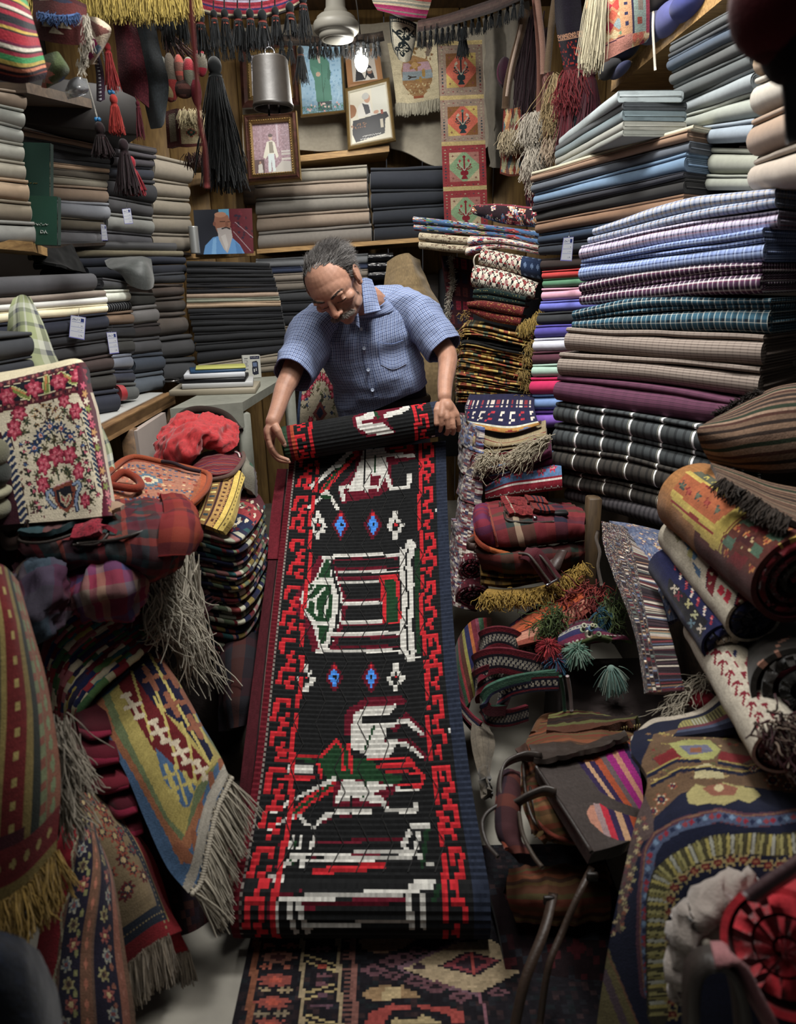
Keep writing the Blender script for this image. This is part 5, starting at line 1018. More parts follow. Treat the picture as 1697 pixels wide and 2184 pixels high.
drape('dark_rug',[[(190,1600,1.4),(300,1600,1.42),(430,1640,1.46),(520,1720,1.5)],[(240,1750,1.3),(340,1760,1.31),(450,1790,1.34),(530,1820,1.38)],[(300,1900,1.22),(380,1910,1.22),(460,1925,1.25),(535,1930,1.28)],[(360,2050,1.16),(400,2030,1.17),(450,2010,1.19),(500,1990,1.22)]],50,40,'#1f1214',dkr,'dark reddish rug in shadow behind the blue fringed kilim','rug',.012,PILE,rip=.006,seed=60)
spiral_small=G();slabG([W(478,1872,1.2),W(512,1880,1.21),W(524,1895,1.22)],[W(480,1945,1.2),W(505,1938,1.21),W(520,1925,1.22)],.15,16,'#5a2020',.6,None,.003,6,g=spiral_small,block=blocks(15,['#5a2020','#8a7a64','#3a1a1c','#6a3028'],3,1,2));tag(spiral_small.mk('rug_corner',PILE),'small red patterned rug corner poking out under the cream fringe','rug corner')
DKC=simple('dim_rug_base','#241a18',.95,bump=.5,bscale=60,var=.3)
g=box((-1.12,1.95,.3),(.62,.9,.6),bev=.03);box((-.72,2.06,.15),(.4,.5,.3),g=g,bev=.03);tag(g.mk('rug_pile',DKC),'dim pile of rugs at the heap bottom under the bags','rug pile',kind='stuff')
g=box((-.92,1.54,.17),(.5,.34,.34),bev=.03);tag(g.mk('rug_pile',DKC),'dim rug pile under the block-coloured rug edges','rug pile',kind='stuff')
for k,(x,y,rx,ry,cl)in enumerate(((-6,965,16,30,'#5d5c48'),(-4,1010,22,28,'#2c302c'),(-2,1050,20,14,'#8d8a70'),(-4,1085,24,24,'#6d6b58'))):
 blob(W(x,y,1.42),(rx*1.42/FPX,.04,ry*1.42/FPX),cl,g=(g:=G()),noise=.06,seed=k);tag(g.mk('cloth_bundle',KNIT),['olive bundle at the picture edge beside the rose rug','charcoal bundle under the olive one','thin pale bundle under the charcoal one','grey green bundle at the foot of the rose rug'][k],'bundle')
MULTI=['#7a2a34','#1d2140','#b8aa94','#4a6a8a','#8a7a3a','#c8b8a4','#5a1c28','#b0606a','#2a3a30']
def persian(seed,field,pal,bord=None):
 def f(c):
  c.a[:]=lin(field);r=np.random.RandomState(seed)
  n=70
  for i in range(n):
   u,v=r.rand(),r.rand();a=pal[r.randint(len(pal))];b=pal[r.randint(len(pal))]
   c.flower(u,v,r.uniform(.03,.07),r.uniform(.06,.13),[a,b,pal[r.randint(len(pal))]],r.randint(4,8),ph=r.rand()*6)
  if bord:
   for(a,b,col)in bord:c.rect(0,a,1,b,col)
   for(a,b,col)in bord:
    for u in np.arange(0,1,.035):c.diamond(u,(a+b)/2,.012,(b-a)*.4,pal[int(u*100)%len(pal)],2)
 return f
def frug(name,tops,bots,depth,canvas_fn,label,seed,bd=None,n=64,rows=26,cat='folded rug',fold=True,mat=None,wr=.004,backc='#3a1a1e',bulge=.55):
 """a folded rug: pattern wraps over top, front fold and underside; the inner fold shows as a dark slit"""
 T=smoothpath(tops,n);B=smoothpath(bots,n);bd_=backdir(T[0],T[-1])if bd is None else nrm(bd)
 h=np.linalg.norm(T-B,axis=1);g=G()
 def lay(a,b,dep,sd,cut0,cut1,rec=0):
  A_,B_=T+(B-T)*a,T+(B-T)*b;hh=np.linalg.norm(A_-B_,axis=1);r=np.minimum(hh*bulge,dep*.4)
  prof=[(dep,1.)]+[(r_,1.)for r_ in(dep*.6,dep*.3)]+[(-1,math.pi/2-i*math.pi/(rows-6))for i in range(rows-5)]+[(dep*.4,0.)]
  P=np.zeros((len(prof),n,3))
  for i,(s,t)in enumerate(prof):
   if s==-1:off=r*(1-math.cos(t));tt=.5+.5*math.sin(t)
   else:off=np.maximum(s,r);tt=t
   P[i]=B_+(A_-B_)*tt+bd_*(off+rec)[:,None]if np.ndim(off)else B_+(A_-B_)*tt+bd_*(off+rec)
  P+=bd_*(wob(P,wr,12,sd)+wob(P,wr*.4,50,sd+1))[...,None];P[...,2]+=wob(P,wr,9,seed)
  c=Canvas(P.shape[0]-1,n-1,'#555555',P);canvas_fn(c);c.age(.14,sd)
  sheetG(P,c.a,min(.006,hh.mean()*.2),backc,g)
 if fold:lay(0,.5,depth,seed,0,.5);lay(.53,1.,depth*.95,seed+5,.5,1,rec=.008)
 else:lay(0,1.,depth,seed,0,1)
 o=g.mk(name,mat or PILE)
 if label:tag(o,label,cat)
 return o
z3=lambda x,y,Y:W(840+x/4.2,400+y/4.2,Y)
zz=lambda l:[z3(*q)for q in l]
PALF=['#8a2a3a','#1a1a30','#c0b4a0','#4f7098','#a04a50','#3a4a34','#b07a4a','#d0c4b0']
frug('folded_rug',zz([(700,150,3.12),(900,140,3.05),(1280,175,2.95)]),zz([(700,240,3.12),(930,320,3.05),(1270,350,2.95)]),.28,persian(1,'#2a1c22',PALF,[(0.,.3,'#7a2030'),(.86,1,'#4f7098')]),'rug with busy red and white flowers topmost on the rug column',51,fold=False)
frug('folded_rug',zz([(165,255,3.2),(600,300,3.1),(1000,350,3.03),(1290,390,2.95)]),zz([(170,385,3.2),(600,410,3.1),(1000,450,3.03),(1300,520,2.95)]),.28,persian(2,'#3f5f86',['#6a88ae','#8a2a30','#1a2036','#c9b894','#55703a','#a8443c']),'long blue flowered rug jutting out towards the back shelf',52)
frug('folded_rug',zz([(220,400,3.18),(450,420,3.12),(670,440,3.08)]),zz([(210,545,3.18),(450,570,3.12),(660,580,3.08)]),.25,persian(3,'#a79a80',['#a79a80','#8f8168','#5a4238','#b5a88c','#6d5c48']),'beige rug with brown vine pattern under the jutting blue rug',53)
frug('folded_rug',zz([(670,425,3.06),(900,440,3.),(1290,530,2.92)]),zz([(620,600,3.06),(900,540,3.),(1295,612,2.92)]),.26,persian(4,'#c0b4a2',['#9a2838','#1c2440','#c9bda8','#4f7098','#5a1c24','#b05a64'],[(.9,1,'#8a1f2c')]),'crimson and white flowered rug folded with red inner edge',54)
def lattice(bg,seed):
 def f(c):
  c.a[:]=lin(bg);h=5
  for i in range(-2,14):
   for s in(1,-1):
    uu=np.abs(((c.u*11+s*c.v*3.2+i*0)%1)-.5);c.set((uu<.07)&(np.abs(c.u*11%1)>=0),'#1c1a1c')
  for i in range(12):
   for j in range(5):c.diamond(i/11.,(j+.5*(i%2))/4.,.032,.07,['#9a6a68','#7a5a54','#8a3a3a','#5a4a44'][(i+j)%4],0)
  for j in range(4):c.set((np.abs(c.v-(j+.3)/4)<.02)&(np.sin(c.u*90)>0),'#7a2226')
 return f
frug('folded_rug',zz([(780,535,3.),(1000,585,2.96),(1310,640,2.9)]),zz([(745,680,3.),(1000,760,2.96),(1310,830,2.9)]),.26,lambda c:(lattice('#c2b9a6',1)(c),c.rect(.68,0,1,1,'#1f2f4c'),[c.diamond(u,v,.03,.08,'#5a7090')for u in(.75,.86,.96)for v in(.2,.5,.8)]),'cream latticed rug with blue corner under the crimson one',55,fold=False)
frug('folded_rug',zz([(700,690,2.98),(1000,760,2.93),(1280,860,2.88)]),zz([(680,890,2.98),(950,965,2.93),(1250,1010,2.88)]),.26,lattice('#c8bfac',2),'plump cream rug with black lattice and pink motifs',56,fold=False)
trim('cord_loop',[(1015,580,2.96),(1010,556,2.95),(1014,545,2.95),(1022,542,2.97)],.003,'#b5ab98',None,YARN,14)
tag(bpy.data.objects['cord_loop'],'small pale cord loop on the cream latticed rug','cord')
frug('folded_rug',zz([(710,915,2.92),(850,905,2.9),(1180,985,2.86)]),zz([(700,1000,2.92),(850,1020,2.9),(1170,1060,2.86)]),.24,lambda c:(c.a.__setitem__(slice(None),lin('#10201e')),c.speck(.05,['#8a7a3a','#3a4a44'],3)),'dark bottle green folded rug with yellow thread',57,wr=.005)
frug('folded_rug',zz([(650,1020,2.88),(800,1010,2.86),(1165,1075,2.82)]),zz([(660,1110,2.88),(850,1200,2.86),(1120,1250,2.82)]),.26,lambda c:(c.a.__setitem__(slice(None),lin('#5c1e1c')),c.speck(.25,['#7a2a22','#48181a','#8a6a2c'],4)),'rust brown folded rug with open fold and mustard fringe',58,wr=.005)
o=bpy.data.objects['folded_rug.008']if 'folded_rug.008' in bpy.data.objects else None
def tassels_at(pts,L,col,name,label,cat='fringe',d=(.1,-.6,-.7),n=16,rad=.0016,seed=0,spread=.3,curl=.06,jit=.006,kind='stuff',parent=None):
 g=strands(np.repeat(np.array(pts),n,0)+np.random.RandomState(seed).normal(size=(len(pts)*n,3))*jit,d,L,rad,col,spread=spread,droop=.4,seed=seed,curl=curl,seg=7)
 o=g.mk(name,YARN,parent)
 if parent is None:tag(o,label,cat,kind=kind)
 return o
tassels_at(smoothpath(zz([(1300,1110,2.78),(1250,1180,2.79),(1130,1240,2.8)]),22),.034,'#8f7428','rug_fringe','mustard fringe of the rust brown folded rug',d=(.2,-.3,-.9))
MUST=['#a07a34','#b08c3c','#8a6430','#7a3a26','#3a3a30','#b09848','#6a5430','#8d4028','#c0a04c','#55604c']
tp=zz([(560,1290,2.98),(650,1225,2.9),(900,1260,2.84),(1245,1340,2.78)]);bt=zz([(545,1690,2.98),(600,1690,2.88),(900,1740,2.84),(1225,1800,2.78)])
def mpal(k):return['#121212','#1a1816','#151515']if k==2 else MUST
fold_stack('kilim',tp,bt,8,.28,mpal,'mustard flecked folded kilim',61,(.15,.98,0),n=60,cords=3,lo=1,hi=3,wr=.006,nlabel=lambda k:f"{'black' if k == 2 else 'mustard flecked'} folded kilim, {ORD[k]} of the mustard stack")
tp=zz([(545,1700,2.98),(590,1705,2.88),(900,1755,2.84),(1222,1815,2.78)]);bt=zz([(550,1960,2.98),(600,1950,2.88),(900,1955,2.84),(1225,1960,2.78)])
fold_stack('kilim',tp,bt,5,.28,MUST,'olive mustard kilim',62,(.15,.98,0),n=60,cords=3,lo=1,hi=3,wr=.006,nlabel=lambda k:f"olive mustard folded kilim, {ORD[k+8]} of the mustard stack")
for k,(x,y)in enumerate(((1235,1380),(1220,1440),(1190,1530),(1150,1650),(1190,1740),(1150,1900))):
 tassels_at([z3(x+dx,y,2.77)for dx in(-25,0,25)],.026,'#8a7030','yellow_tassel',f"yellow loose tassel, {ORD[k]} of those down the mustard stack",'tassel',n=14,seed=k,spread=.5,curl=.12,kind=None)
g=strands(np.repeat(np.array(zz([(640,1150,2.9),(600,1320,2.92),(570,1420,2.94),(560,1560,2.94)])),40,0)+RS.normal(size=(160,3))*.014,(-.4,-.7,-.4),.016,.0016,'#8a6a2c',seed=31,spread=.6,curl=.2);tag(g.mk('rug_fringe',YARN),'fuzzy mustard fringe along the mustard stack corner','fringe',kind='stuff')
z5=lambda x,y,Y:W(940+x/4.2,820+y/4.2,Y)
z5l=lambda l:[z5(*q)for q in l]
BDR=(.5,.86,0)
PALM=['#8a7a7a','#b0a49c','#3a3450','#6a3a44','#a89a90','#5a2a34','#55506a','#c0b4a8','#7a5a58']
def hearts(c):
 c.a[:]=lin('#1c1c3c')
 for v in(.06,.14,.22):
  for u in np.arange(0,1,.045):c.diamond(u+(.02 if int(v*50)%2 else 0),v,.02,.035,['#c0b4a8','#8a2634','#b8aca0'][int(u*22)%3],2)
 for u in np.arange(.03,1,.085):
  for v in(.36,.48):c.disc(u,v,.026,.05,'#a81f30' if int(u*12)%3==1 else '#c4baac',3,.35)
 c.rect(0,.58,1,.63,'#b0b0a0');c.rect(0,.63,1,.8,'#a0722c')
 for u in np.arange(0.,1,.1):c.diamond(u,.72,.045,.05,['#7a2a20','#5c6c90','#c0b4a0','#b05a22'][int(u*10)%4])
 c.rect(0,.82,1,1,'#2a1416')
frug('folded_rug',z5l([(215,205,2.75),(240,235,2.6),(560,230,2.6),(830,235,2.55)]),z5l([(215,330,2.75),(300,440,2.42),(600,500,2.4),(900,400,2.38)]),.22,hearts,'navy rug with rows of white and red hearts and orange edge',71,bd=(.2,.97,.12),fold=False)
frug('folded_rug',z5l([(290,450,2.41),(560,520,2.4),(940,420,2.36)]),z5l([(265,700,2.4),(560,600,2.38),(960,570,2.35)]),.22,lambda c:(c.a.__setitem__(slice(None),lin('#8a7a58')),c.rect(0,.8,1,1,'#5a1820'),c.rect(0,.2,1,.3,'#6a2420')),'tan flatweave with dark red loop edge under the hearts rug',72,bd=(.2,.97,0))
tube(z5l([(260,690,2.38),(300,620,2.37),(370,630,2.37),(560,620,2.36),(760,540,2.35),(860,485,2.35),(870,520,2.35),(800,560,2.35),(560,630,2.36),(380,650,2.37),(320,700,2.38),(270,700,2.38)]),.0035,6,'#5a1820',g=(g:=G()),samples=60);tag(g.mk('rug_binding',KNIT),'dark red bound edge looping round the tan flatweave','binding')
rts=smoothpath(z5l([(980,470,2.3),(900,530,2.31),(820,560,2.31),(760,600,2.32)]),40)
g=strands(np.repeat(rts,7,0)+RS.normal(size=(280,3))*.008,(-.75,-.25,-.32),.085,.0018,'#a2977f',seed=41,spread=.22,curl=.07,seg=9,droop=.2)
strands(np.repeat(np.array(z5l([(420,650,2.32),(470,655,2.31),(400,690,2.32),(520,640,2.31)])),40,0)+RS.normal(size=(160,3))*.008,(-.5,-.3,-.4),.05,.0018,'#a2977f',g=g,seed=42,spread=.5,curl=.2,seg=9,droop=.2)
o=g.mk('warp_fringe',YARN);tag(o,'cream knotted fringe spilling across the tan and plum rugs','fringe',kind='stuff')
frug('folded_rug',z5l([(370,740,2.36),(560,700,2.34),(760,680,2.33),(990,590,2.32)]),z5l([(375,890,2.36),(560,850,2.34),(800,790,2.33),(1000,720,2.32)]),.22,lambda c:(c.a.__setitem__(slice(None),lin('#4a1630')),c.rect(0,0,.3,.3,'#8a5a30'),c.rect(.1,.3,.4,.4,'#6a86a8')),'plum folded rug with blue zigzag corner',73,bd=(.2,.97,0))
def bluefl(c):
 c.a[:]=lin('#7a1626')
 c.rect(0,0,1,.42,'#4a6a92')
 for i,u in enumerate(np.arange(.05,1,.14)):c.flower(u,.2+.05*(i%2),.06,.13,['#a8304a','#8a1c34','#c05a70','#4a6a3a'],6)
 m=(np.abs(c.v-.46-.03*np.abs(((c.u*26)%1)-.5)*2)<.022);c.set(m,'#c0b8b0')
 m=(np.abs(c.v-.66-.03*np.abs(((c.u*26)%1)-.5)*2)<.02);c.set(m,'#b0a8a0')
frug('folded_rug',z5l([(390,930,2.34),(600,830,2.31),(850,790,2.29),(1080,755,2.27)]),z5l([(400,1060,2.3),(560,1050,2.27),(850,1010,2.25),(1090,980,2.23)]),.24,bluefl,'crimson rug with blue band of pink flowers and white zigzags',74,bd=(.2,.97,.05),fold=False)
def mott(seed,pal):return lambda c:c.speck(1.,pal,seed,cell=2)
PALS=['#8a7c7a','#b5aaa0','#38344c','#5c2a34','#75687a','#c0b6a8','#7a3a40','#4a4a5c','#6a4a44']
def shag(name,ctrl,pal,label,seed,h=80,w=26):return drape(name,ctrl,h,w,pal[0],mott(seed,pal),label,'rug edge stack',.02,KNIT,rip=.006,rs=40,seed=seed,age=.3)
for k in range(7):
 a,b=k/7,(k+1)/7
 top=lambda f:(995-30*f+8,900+380*f);bot=lambda f:(1035-10*f,905+395*f)
 f0,f1=a,b-.008
 Y0,Y1=2.72-.62*f0,2.4-.32*f0
 ctrl=[[(982-14*f0-12*(k>3),880+395*f0,Y0),(1000-28*f0,900+395*f0,(Y0+Y1)/2-.03),(1022-2*f0,912+395*f0,Y1)],[(980-14*f1-12*(k>3),880+395*f1,Y0-.05),(996-28*f1,900+395*f1,(Y0+Y1)/2-.08),(1020-2*f1,912+395*f1,Y1-.04)]]
 shag('shaggy_rug',ctrl,PALS if k else['#2a2a4c','#8a7c7a','#5a6a9a','#b5aaa0','#5c2a34'],f"mottled pink and grey shaggy rug edge, {ORD[k]} down the side by the runner",90+k,h=26)
def spiral_roll(name,a,b,rad,wrapcol,endcols,label,canvas_fn=None,turns=3.2,h=60,w=40,cat='rolled rug',mat=None,squash=1.,endlayer='#5a1422',core=.15,gap=.6):
 """a rolled rug from a to b (a is the end facing us)"""
 a,b=np.array(a),np.array(b);ax=nrm(b-a);e1=nrm(np.cross(ax,[0,0,1]));e2=nrm(np.cross(e1,ax))
 t=thing(name,(a+b)/2*[1,1,0]+[0,0,min(a[2],b[2])-rad],label,cat)
 th=np.linspace(0,2*PI,h+1);u=np.linspace(0,1,w+1)
 P=np.stack([b+(a-b)*uu+(np.cos(th)[:,None]*e1+np.sin(th)[:,None]*e2*squash)*rad for uu in u],1)
 P+=nrm(P-(b+(a-b)*u[None,:,None]))*(wob(P,rad*.03,6/rad*.5,7))[...,None]
 n=gridN(P)
 if((P[h//4,w//2]-(a+b)/2)@n[h//4,w//2])<0:P=P[::-1].copy()
 c=Canvas(h,w,wrapcol,P)
 if canvas_fn:canvas_fn(c)
 c.age(.14,3);sheetG(P,c.a,rad*.12,endlayer).mk('rug_length',mat or PILE,t)
 tt=np.linspace(0,turns*2*PI,int(turns*30));rr=rad*(.97-(.97-core)*tt/tt[-1]);thk=rad*(.97-core)/turns*gap
 V=[]
 for q,r_ in zip(tt,rr):
  d=np.cos(q)*e1+np.sin(q)*e2*squash
  V.append([a+ax*.004+d*r_,a-ax*(.004+.006*math.sin(q))+d*r_,a-ax*(.004+.006*math.sin(q))+d*(r_-thk),a+ax*.05+d*(r_-thk)])
 V=np.array(V);g=G();g.add(V.reshape(-1,3),np.concatenate([gridF(len(V),4,True),gridF(len(V),4,True)[:,::-1]]),np.tile(np.repeat(np.stack([lin(endcols[int(q_/6.283)%len(endcols)])for q_ in tt[:-1]]),4,0),(2,1)));g.mk('rolled_edge',KNIT,t)
 return t,P
spiral_roll('rolled_rug',W(1008,1275,2.08),W(990,1150,2.6),.058,'#4a0f1e',['#5a1424','#3a0c18'],'burgundy rolled rug with open spiral end low beside the runner',lambda c:c.speck(.3,['#6a1a28','#3a0c18','#8a7a78'],2),squash=.75)
spiral_roll('rolled_rug',W(1006,1215,2.14),W(992,1110,2.66),.045,'#5a1222',['#4a0f1c','#6a1a28'],'smaller burgundy roll above the open spiral one',lambda c:c.speck(.4,['#7a2a38','#3a0c18','#9a8c88'],3),squash=.9)
PLD=plaid('red_green_plaid',[(0,'#6a1f26'),(.22,'#1f3a28'),(.3,'#a89c7c'),(.36,'#1f3a28'),(.5,'#6b1c26'),(.62,'#7a2a2c'),(.72,'#1a1f30'),(.86,'#6a1f26')],[(0,'#6b2026'),(.35,'#27402c'),(.5,'#7c2a2e'),(.7,'#55202a'),(.85,'#2a2434')],.34,.16,.5,.5)
MUL=plaid('magenta_violet_weave',[(0,'#6a1c34'),(.5,'#4a2a5c'),(.8,'#7a2030')],[(0,'#6a1c34'),(.3,'#4a2a58'),(.55,'#7c2030'),(.8,'#3c2448')],.2,.11,.5,.5)
z6=lambda x,y,Y:(940+x/4.71,1040+y/4.71,Y)
t=thing('backpack',W(1130,1190,2.),'red and green plaid backpack lying under the crimson flowered rug','backpack')
shell('body',[[z6(440,160,2.28),z6(700,130,2.3),z6(1000,140,2.3),z6(1300,160,2.3)],[z6(400,240,2.12),z6(700,250,2.12),z6(1000,250,2.12),z6(1440,260,2.12)],[z6(420,400,2.),z6(720,390,2.),z6(1000,380,2.02),z6(1440,380,2.04)],[z6(470,560,1.98),z6(750,560,1.97),z6(1000,520,2.),z6(1440,470,2.04)],[z6(560,600,2.06),z6(800,590,2.04),z6(1050,560,2.06),z6(1440,520,2.1)]],44,60,PLD,t,puff=.012,thick=.03)
shell('top_end',[[z6(350,180,2.22),z6(420,165,2.25),z6(480,165,2.26)],[z6(322,260,2.1),z6(400,255,2.07),z6(490,260,2.1)],[z6(330,380,2.),z6(420,380,1.97),z6(520,390,1.99)],[z6(360,480,1.98),z6(450,520,1.96),z6(545,500,1.97)],[z6(420,560,2.),z6(490,600,1.98),z6(560,590,1.98)]],30,20,MUL,t,puff=.015,thick=.03)
trim('piping',[z6(470,165,2.25),z6(495,260,2.08),z6(525,390,1.98),z6(550,500,1.96),z6(565,590,1.97)],.004,'#7a3426',t,KNIT)
for x0,y0,sc in((590,150,1.),(635,250,1.04)):
 Yb=2.19 if y0<200 else 2.07
 shell('pocket',[[z6(x0,y0,Yb+.02),z6(x0+200*sc,y0,Yb+.02),z6(x0+250*sc,y0+8,Yb+.02)],[z6(x0+40,y0+80,Yb-.04),z6(x0+230*sc,y0+95,Yb-.04),z6(x0+270*sc,y0+95,Yb-.04)]],12,20,KNIT,t,'#6a1c20',puff=.004,thick=.012,lift=.022,paint=lambda c:(c.rect(.22,0,.26,1,'#8a8070'),c.speck(.3,['#7a2a26','#541618'],3)))
 shell('pocket_flap',[[z6(x0+235*sc,y0-4,Yb+.02),z6(x0+340*sc,y0+4,Yb+.02),z6(x0+430*sc,y0+20,Yb+.02)],[z6(x0+270*sc,y0+60,Yb-.02),z6(x0+380*sc,y0+70,Yb-.02),z6(x0+475*sc,y0+88,Yb-.03)]],10,24,KNIT,t,'#6a2420',puff=.004,thick=.01,lift=.03,paint=lambda c:[c.rect(u,0,u+.09,1,'#161a28')for u in(.3,.5,.7)])
 trim('piping',[z6(x0,y0,Yb),z6(x0+40,y0+80,Yb-.06),z6(x0+300*sc,y0+100,Yb-.06),z6(x0+480*sc,y0+92,Yb-.05)],.004,'#2f241e',t)
 lathe([(.0001,.003),(.006,.003),(.007,0)],W(*z6(x0+300*sc,y0+52,Yb-.05)),12,g=(g:=G()),axis=(0,-.6,.8));g.mk('snap',METAL,t)
g=box(W(*z6(1180,258,2.06)),(.06,.022,.014),'#101012');g.mk('buckle',PAINT,t)
t=thing('backpack',W(1130,1290,2.),'orange, green and wine plaid backpack pressed under the red green one','backpack')
shell('body',[[z6(370,560,2.),z6(700,640,1.99),z6(1050,600,2.02),z6(1440,540,2.08)],[z6(350,640,1.96),z6(700,700,1.93),z6(1050,680,1.97),z6(1440,640,2.05)],[z6(380,740,1.96),z6(700,800,1.93),z6(1050,790,1.97),z6(1440,760,2.05)],[z6(420,830,2.),z6(700,870,1.98),z6(1050,860,2.),z6(1440,820,2.06)]],30,54,plaid('wine_green_plaid',[(0,'#4a1a1c'),(.3,'#23352a'),(.45,'#5a2420'),(.7,'#7a3c1e'),(.8,'#3a1620')],[(0,'#4c1c1e'),(.4,'#26302a'),(.6,'#5c2018'),(.8,'#2a1a22')],.26,.1,.5,.5),t,puff=.014,thick=.03)
shell('lower_rim',[[z6(330,400,1.99),z6(360,500,1.97),z6(480,590,1.95),z6(700,650,1.95)],[z6(335,470,1.98),z6(370,580,1.95),z6(500,650,1.94),z6(720,700,1.94)]],8,30,KNIT,t,'#7a3018',puff=.006,paint=lambda c:c.rect(.55,0,1,1,'#a0501c'))
ribbon(px([z6(345,600,1.93),z6(285,590,1.94),z6(270,560,1.95),z6(320,530,1.96),z6(345,520,1.97)]),.024,.004,(0,.2,1),'#3a2620',samples=20).mk('side_loop',LEATHER,t)
rb_=G();ribbon(px([z6(830,660,1.92),z6(930,680,1.9),z6(1010,770,1.89),z6(1080,870,1.88),z6(1140,950,1.87)]),.052,.004,(1,0,.35),'#4a1a22',samples=26,g=rb_);rb_.mk('strap',KNIT,t)
for s_ in(-1,1):trim('strap_edge',[z6(830+s_*48,660,1.92),z6(930+s_*52,675,1.9),z6(1010+s_*52,765,1.88),z6(1080+s_*50,865,1.87),z6(1140+s_*48,945,1.86)],.004,'#3c342e',t)
trim('strap_ring',[z6(1055,985,1.86),z6(1190,910,1.86)],.004,'#8a7a5a',t,METAL,6)
ribbon(px([z6(1225,630,1.98),z6(1180,720,1.94),z6(1130,820,1.92),z6(1100,760,1.95),z6(1110,660,1.99)]),.03,.004,(1,0,.2),'#3a2a26',samples=20).mk('strap',LEATHER,t)
fold_stack('kilim',px([z6(400,870,1.97),z6(700,900,1.95),z6(1200,860,2.)]),px([z6(400,1010,1.96),z6(700,1030,1.94),z6(1200,940,2.)]),3,.25,['#5a4420','#7a5e24','#3a2a18','#5c2a1c','#8a6a2a'],'dull mustard kilim edge under the backpacks',66,(.1,.99,0),n=50,cords=2,lo=1,hi=3)
def yf(c):c.a[:]=lin('#8a6a1e');c.speck(.4,['#947422','#7c5c18'],3)
drape('kilim',[[z6(470,1020,1.95),z6(700,1025,1.94),z6(1000,985,1.95),z6(1300,860,2.)],[z6(430,1060,1.9),z6(700,1060,1.89),z6(1000,1020,1.91),z6(1300,890,1.96)],[z6(420,1100,1.88),z6(700,1090,1.87),z6(1000,1050,1.89),z6(1300,920,1.94)]],20,60,'#8a6a1e',yf,'mustard yellow kilim with shaggy looped fringe','kilim',.012,KNIT,seed=31)
fe=smoothpath(px([z6(418,1090,1.87),z6(600,1090,1.86),z6(800,1070,1.87),z6(1000,1045,1.88),z6(1150,980,1.9),z6(1440,770,1.98)]),130)
g=strands(np.repeat(fe,6,0)+RS.normal(size=(780,3))*.006,(-.05,-.5,-.8),.035,.0018,'#97771f',seed=44,spread=.45,curl=.15,seg=8,droop=.2);tag(g.mk('rug_fringe',YARN),'thick mustard loop fringe along the yellow kilim','fringe',kind='stuff')
OST=[('#2a1c3c',.12),('#8a3a18',.3),('#a8481c',.2),('#4a1a24',.06),('#a8705a',.2),('#7a3a2c',.12)]
def ost(c):
 v0=0
 for col,wd in OST:c.rect(0,v0,1,v0+wd+.01,col);v0+=wd
drape('striped_cloth',[[(1085,1332,1.86),(1130,1300,1.88),(1180,1270,1.92),(1230,1248,1.96)],[(1095,1350,1.78),(1140,1325,1.8),(1190,1295,1.84),(1245,1262,1.9)],[(1105,1375,1.72),(1150,1365,1.74),(1195,1350,1.78),(1260,1300,1.84)]],30,50,'#8a3a18',ost,'orange and purple striped cloth lying under the tassel heap','cloth',.01,KNIT,seed=33)
STP=['#7a7430','#1f2044','#8a4a1c','#5a1c28','#6a3040','#2c4a34','#8a2c30','#4a2a20']
def vstr(pal):return lambda c:[c.rect(i/len(pal)/2+k*.5,0,(i+1)/len(pal)/2+k*.5,1,col)for k in(0,1)for i,col in enumerate(pal)]
drape('striped_cloth',[[(962,1420,1.86),(982,1355,1.88),(1010,1322,1.9),(1048,1316,1.92)],[(960,1470,1.76),(985,1420,1.76),(1015,1390,1.78),(1050,1380,1.82)],[(975,1540,1.68),(1000,1500,1.68),(1025,1470,1.72),(1050,1450,1.76)]],30,40,'#5a1c28',vstr(STP),'rainbow striped folded cloth bulging beside the runner','cloth',.014,KNIT,seed=34)
for k,(off,pal)in enumerate(((0,['#6a1426','#b0a698','#1f2040','#6a1426']),(1,['#5a1224','#26203c','#7a1c2c']))):
 drape('woven_band',[[(963+off*6,1440+off*30,1.8),(970+off*6,1490+off*20,1.73),(992+off*6,1530+off*16,1.67),(1020+off*6,1560+off*16,1.62)],[(970+off*6,1435+off*30,1.78),(982+off*6,1485+off*20,1.71),(1006+off*6,1520+off*16,1.66),(1030+off*6,1540+off*16,1.62)]],12,40,'#6a1426',lambda c:[c.rect(0,i/len(pal),1,(i+1)/len(pal),q)for i,q in enumerate(pal)],['crimson and white striped band curving down beside the runner','wine and navy band under the crimson one'][k],'band',.008,KNIT,seed=35+k)
def band(name,pts,width,cols,label,side=(0,.2,1),samples=44,motif=None,asm=None,thick=.012):
 P0=smoothpath(px(pts),samples+1);T=nrm(np.gradient(P0,axis=0));S=np.broadcast_to(np.asarray(side,float),P0.shape);S=nrm(S-(S*T).sum(1,keepdims=True)*T)
 m=len(cols);vv=np.linspace(.5,-.5,m+1);P=P0[None]+S[None]*(vv[:,None,None]*width)
 cv=np.repeat(np.stack([lin(q)for q in cols])[:,None],samples,1)*RS.uniform(.8,1.15,(m,samples,1))
 if motif:
  for j in range(samples):
   for i in range(m):
    if motif(i,j):cv[i,j]=lin(motif(i,j))
 n=gridN(P)
 if(n.reshape(-1,3)*(CAM-P.reshape(-1,3))).sum()<0:P=P[:,::-1].copy();cv=cv[:,::-1]
 o=sheetG(P,cv,thick,'#4a1620').mk(name,KNIT,asm)
 if asm is None:tag(o,label,'band')
 return o
RB=['#5a1220','#6a1624','#1f1a24','#9a9284','#b0a898','#9a9284','#1f1a24','#6a1624','#5a1220']
mo=lambda i,j:'#1a1a30' if i in(3,4,5)and(j+i)%3==0 else None
z7=lambda x,y,Y:(950+x/3.39,1250+y/3.39,Y)
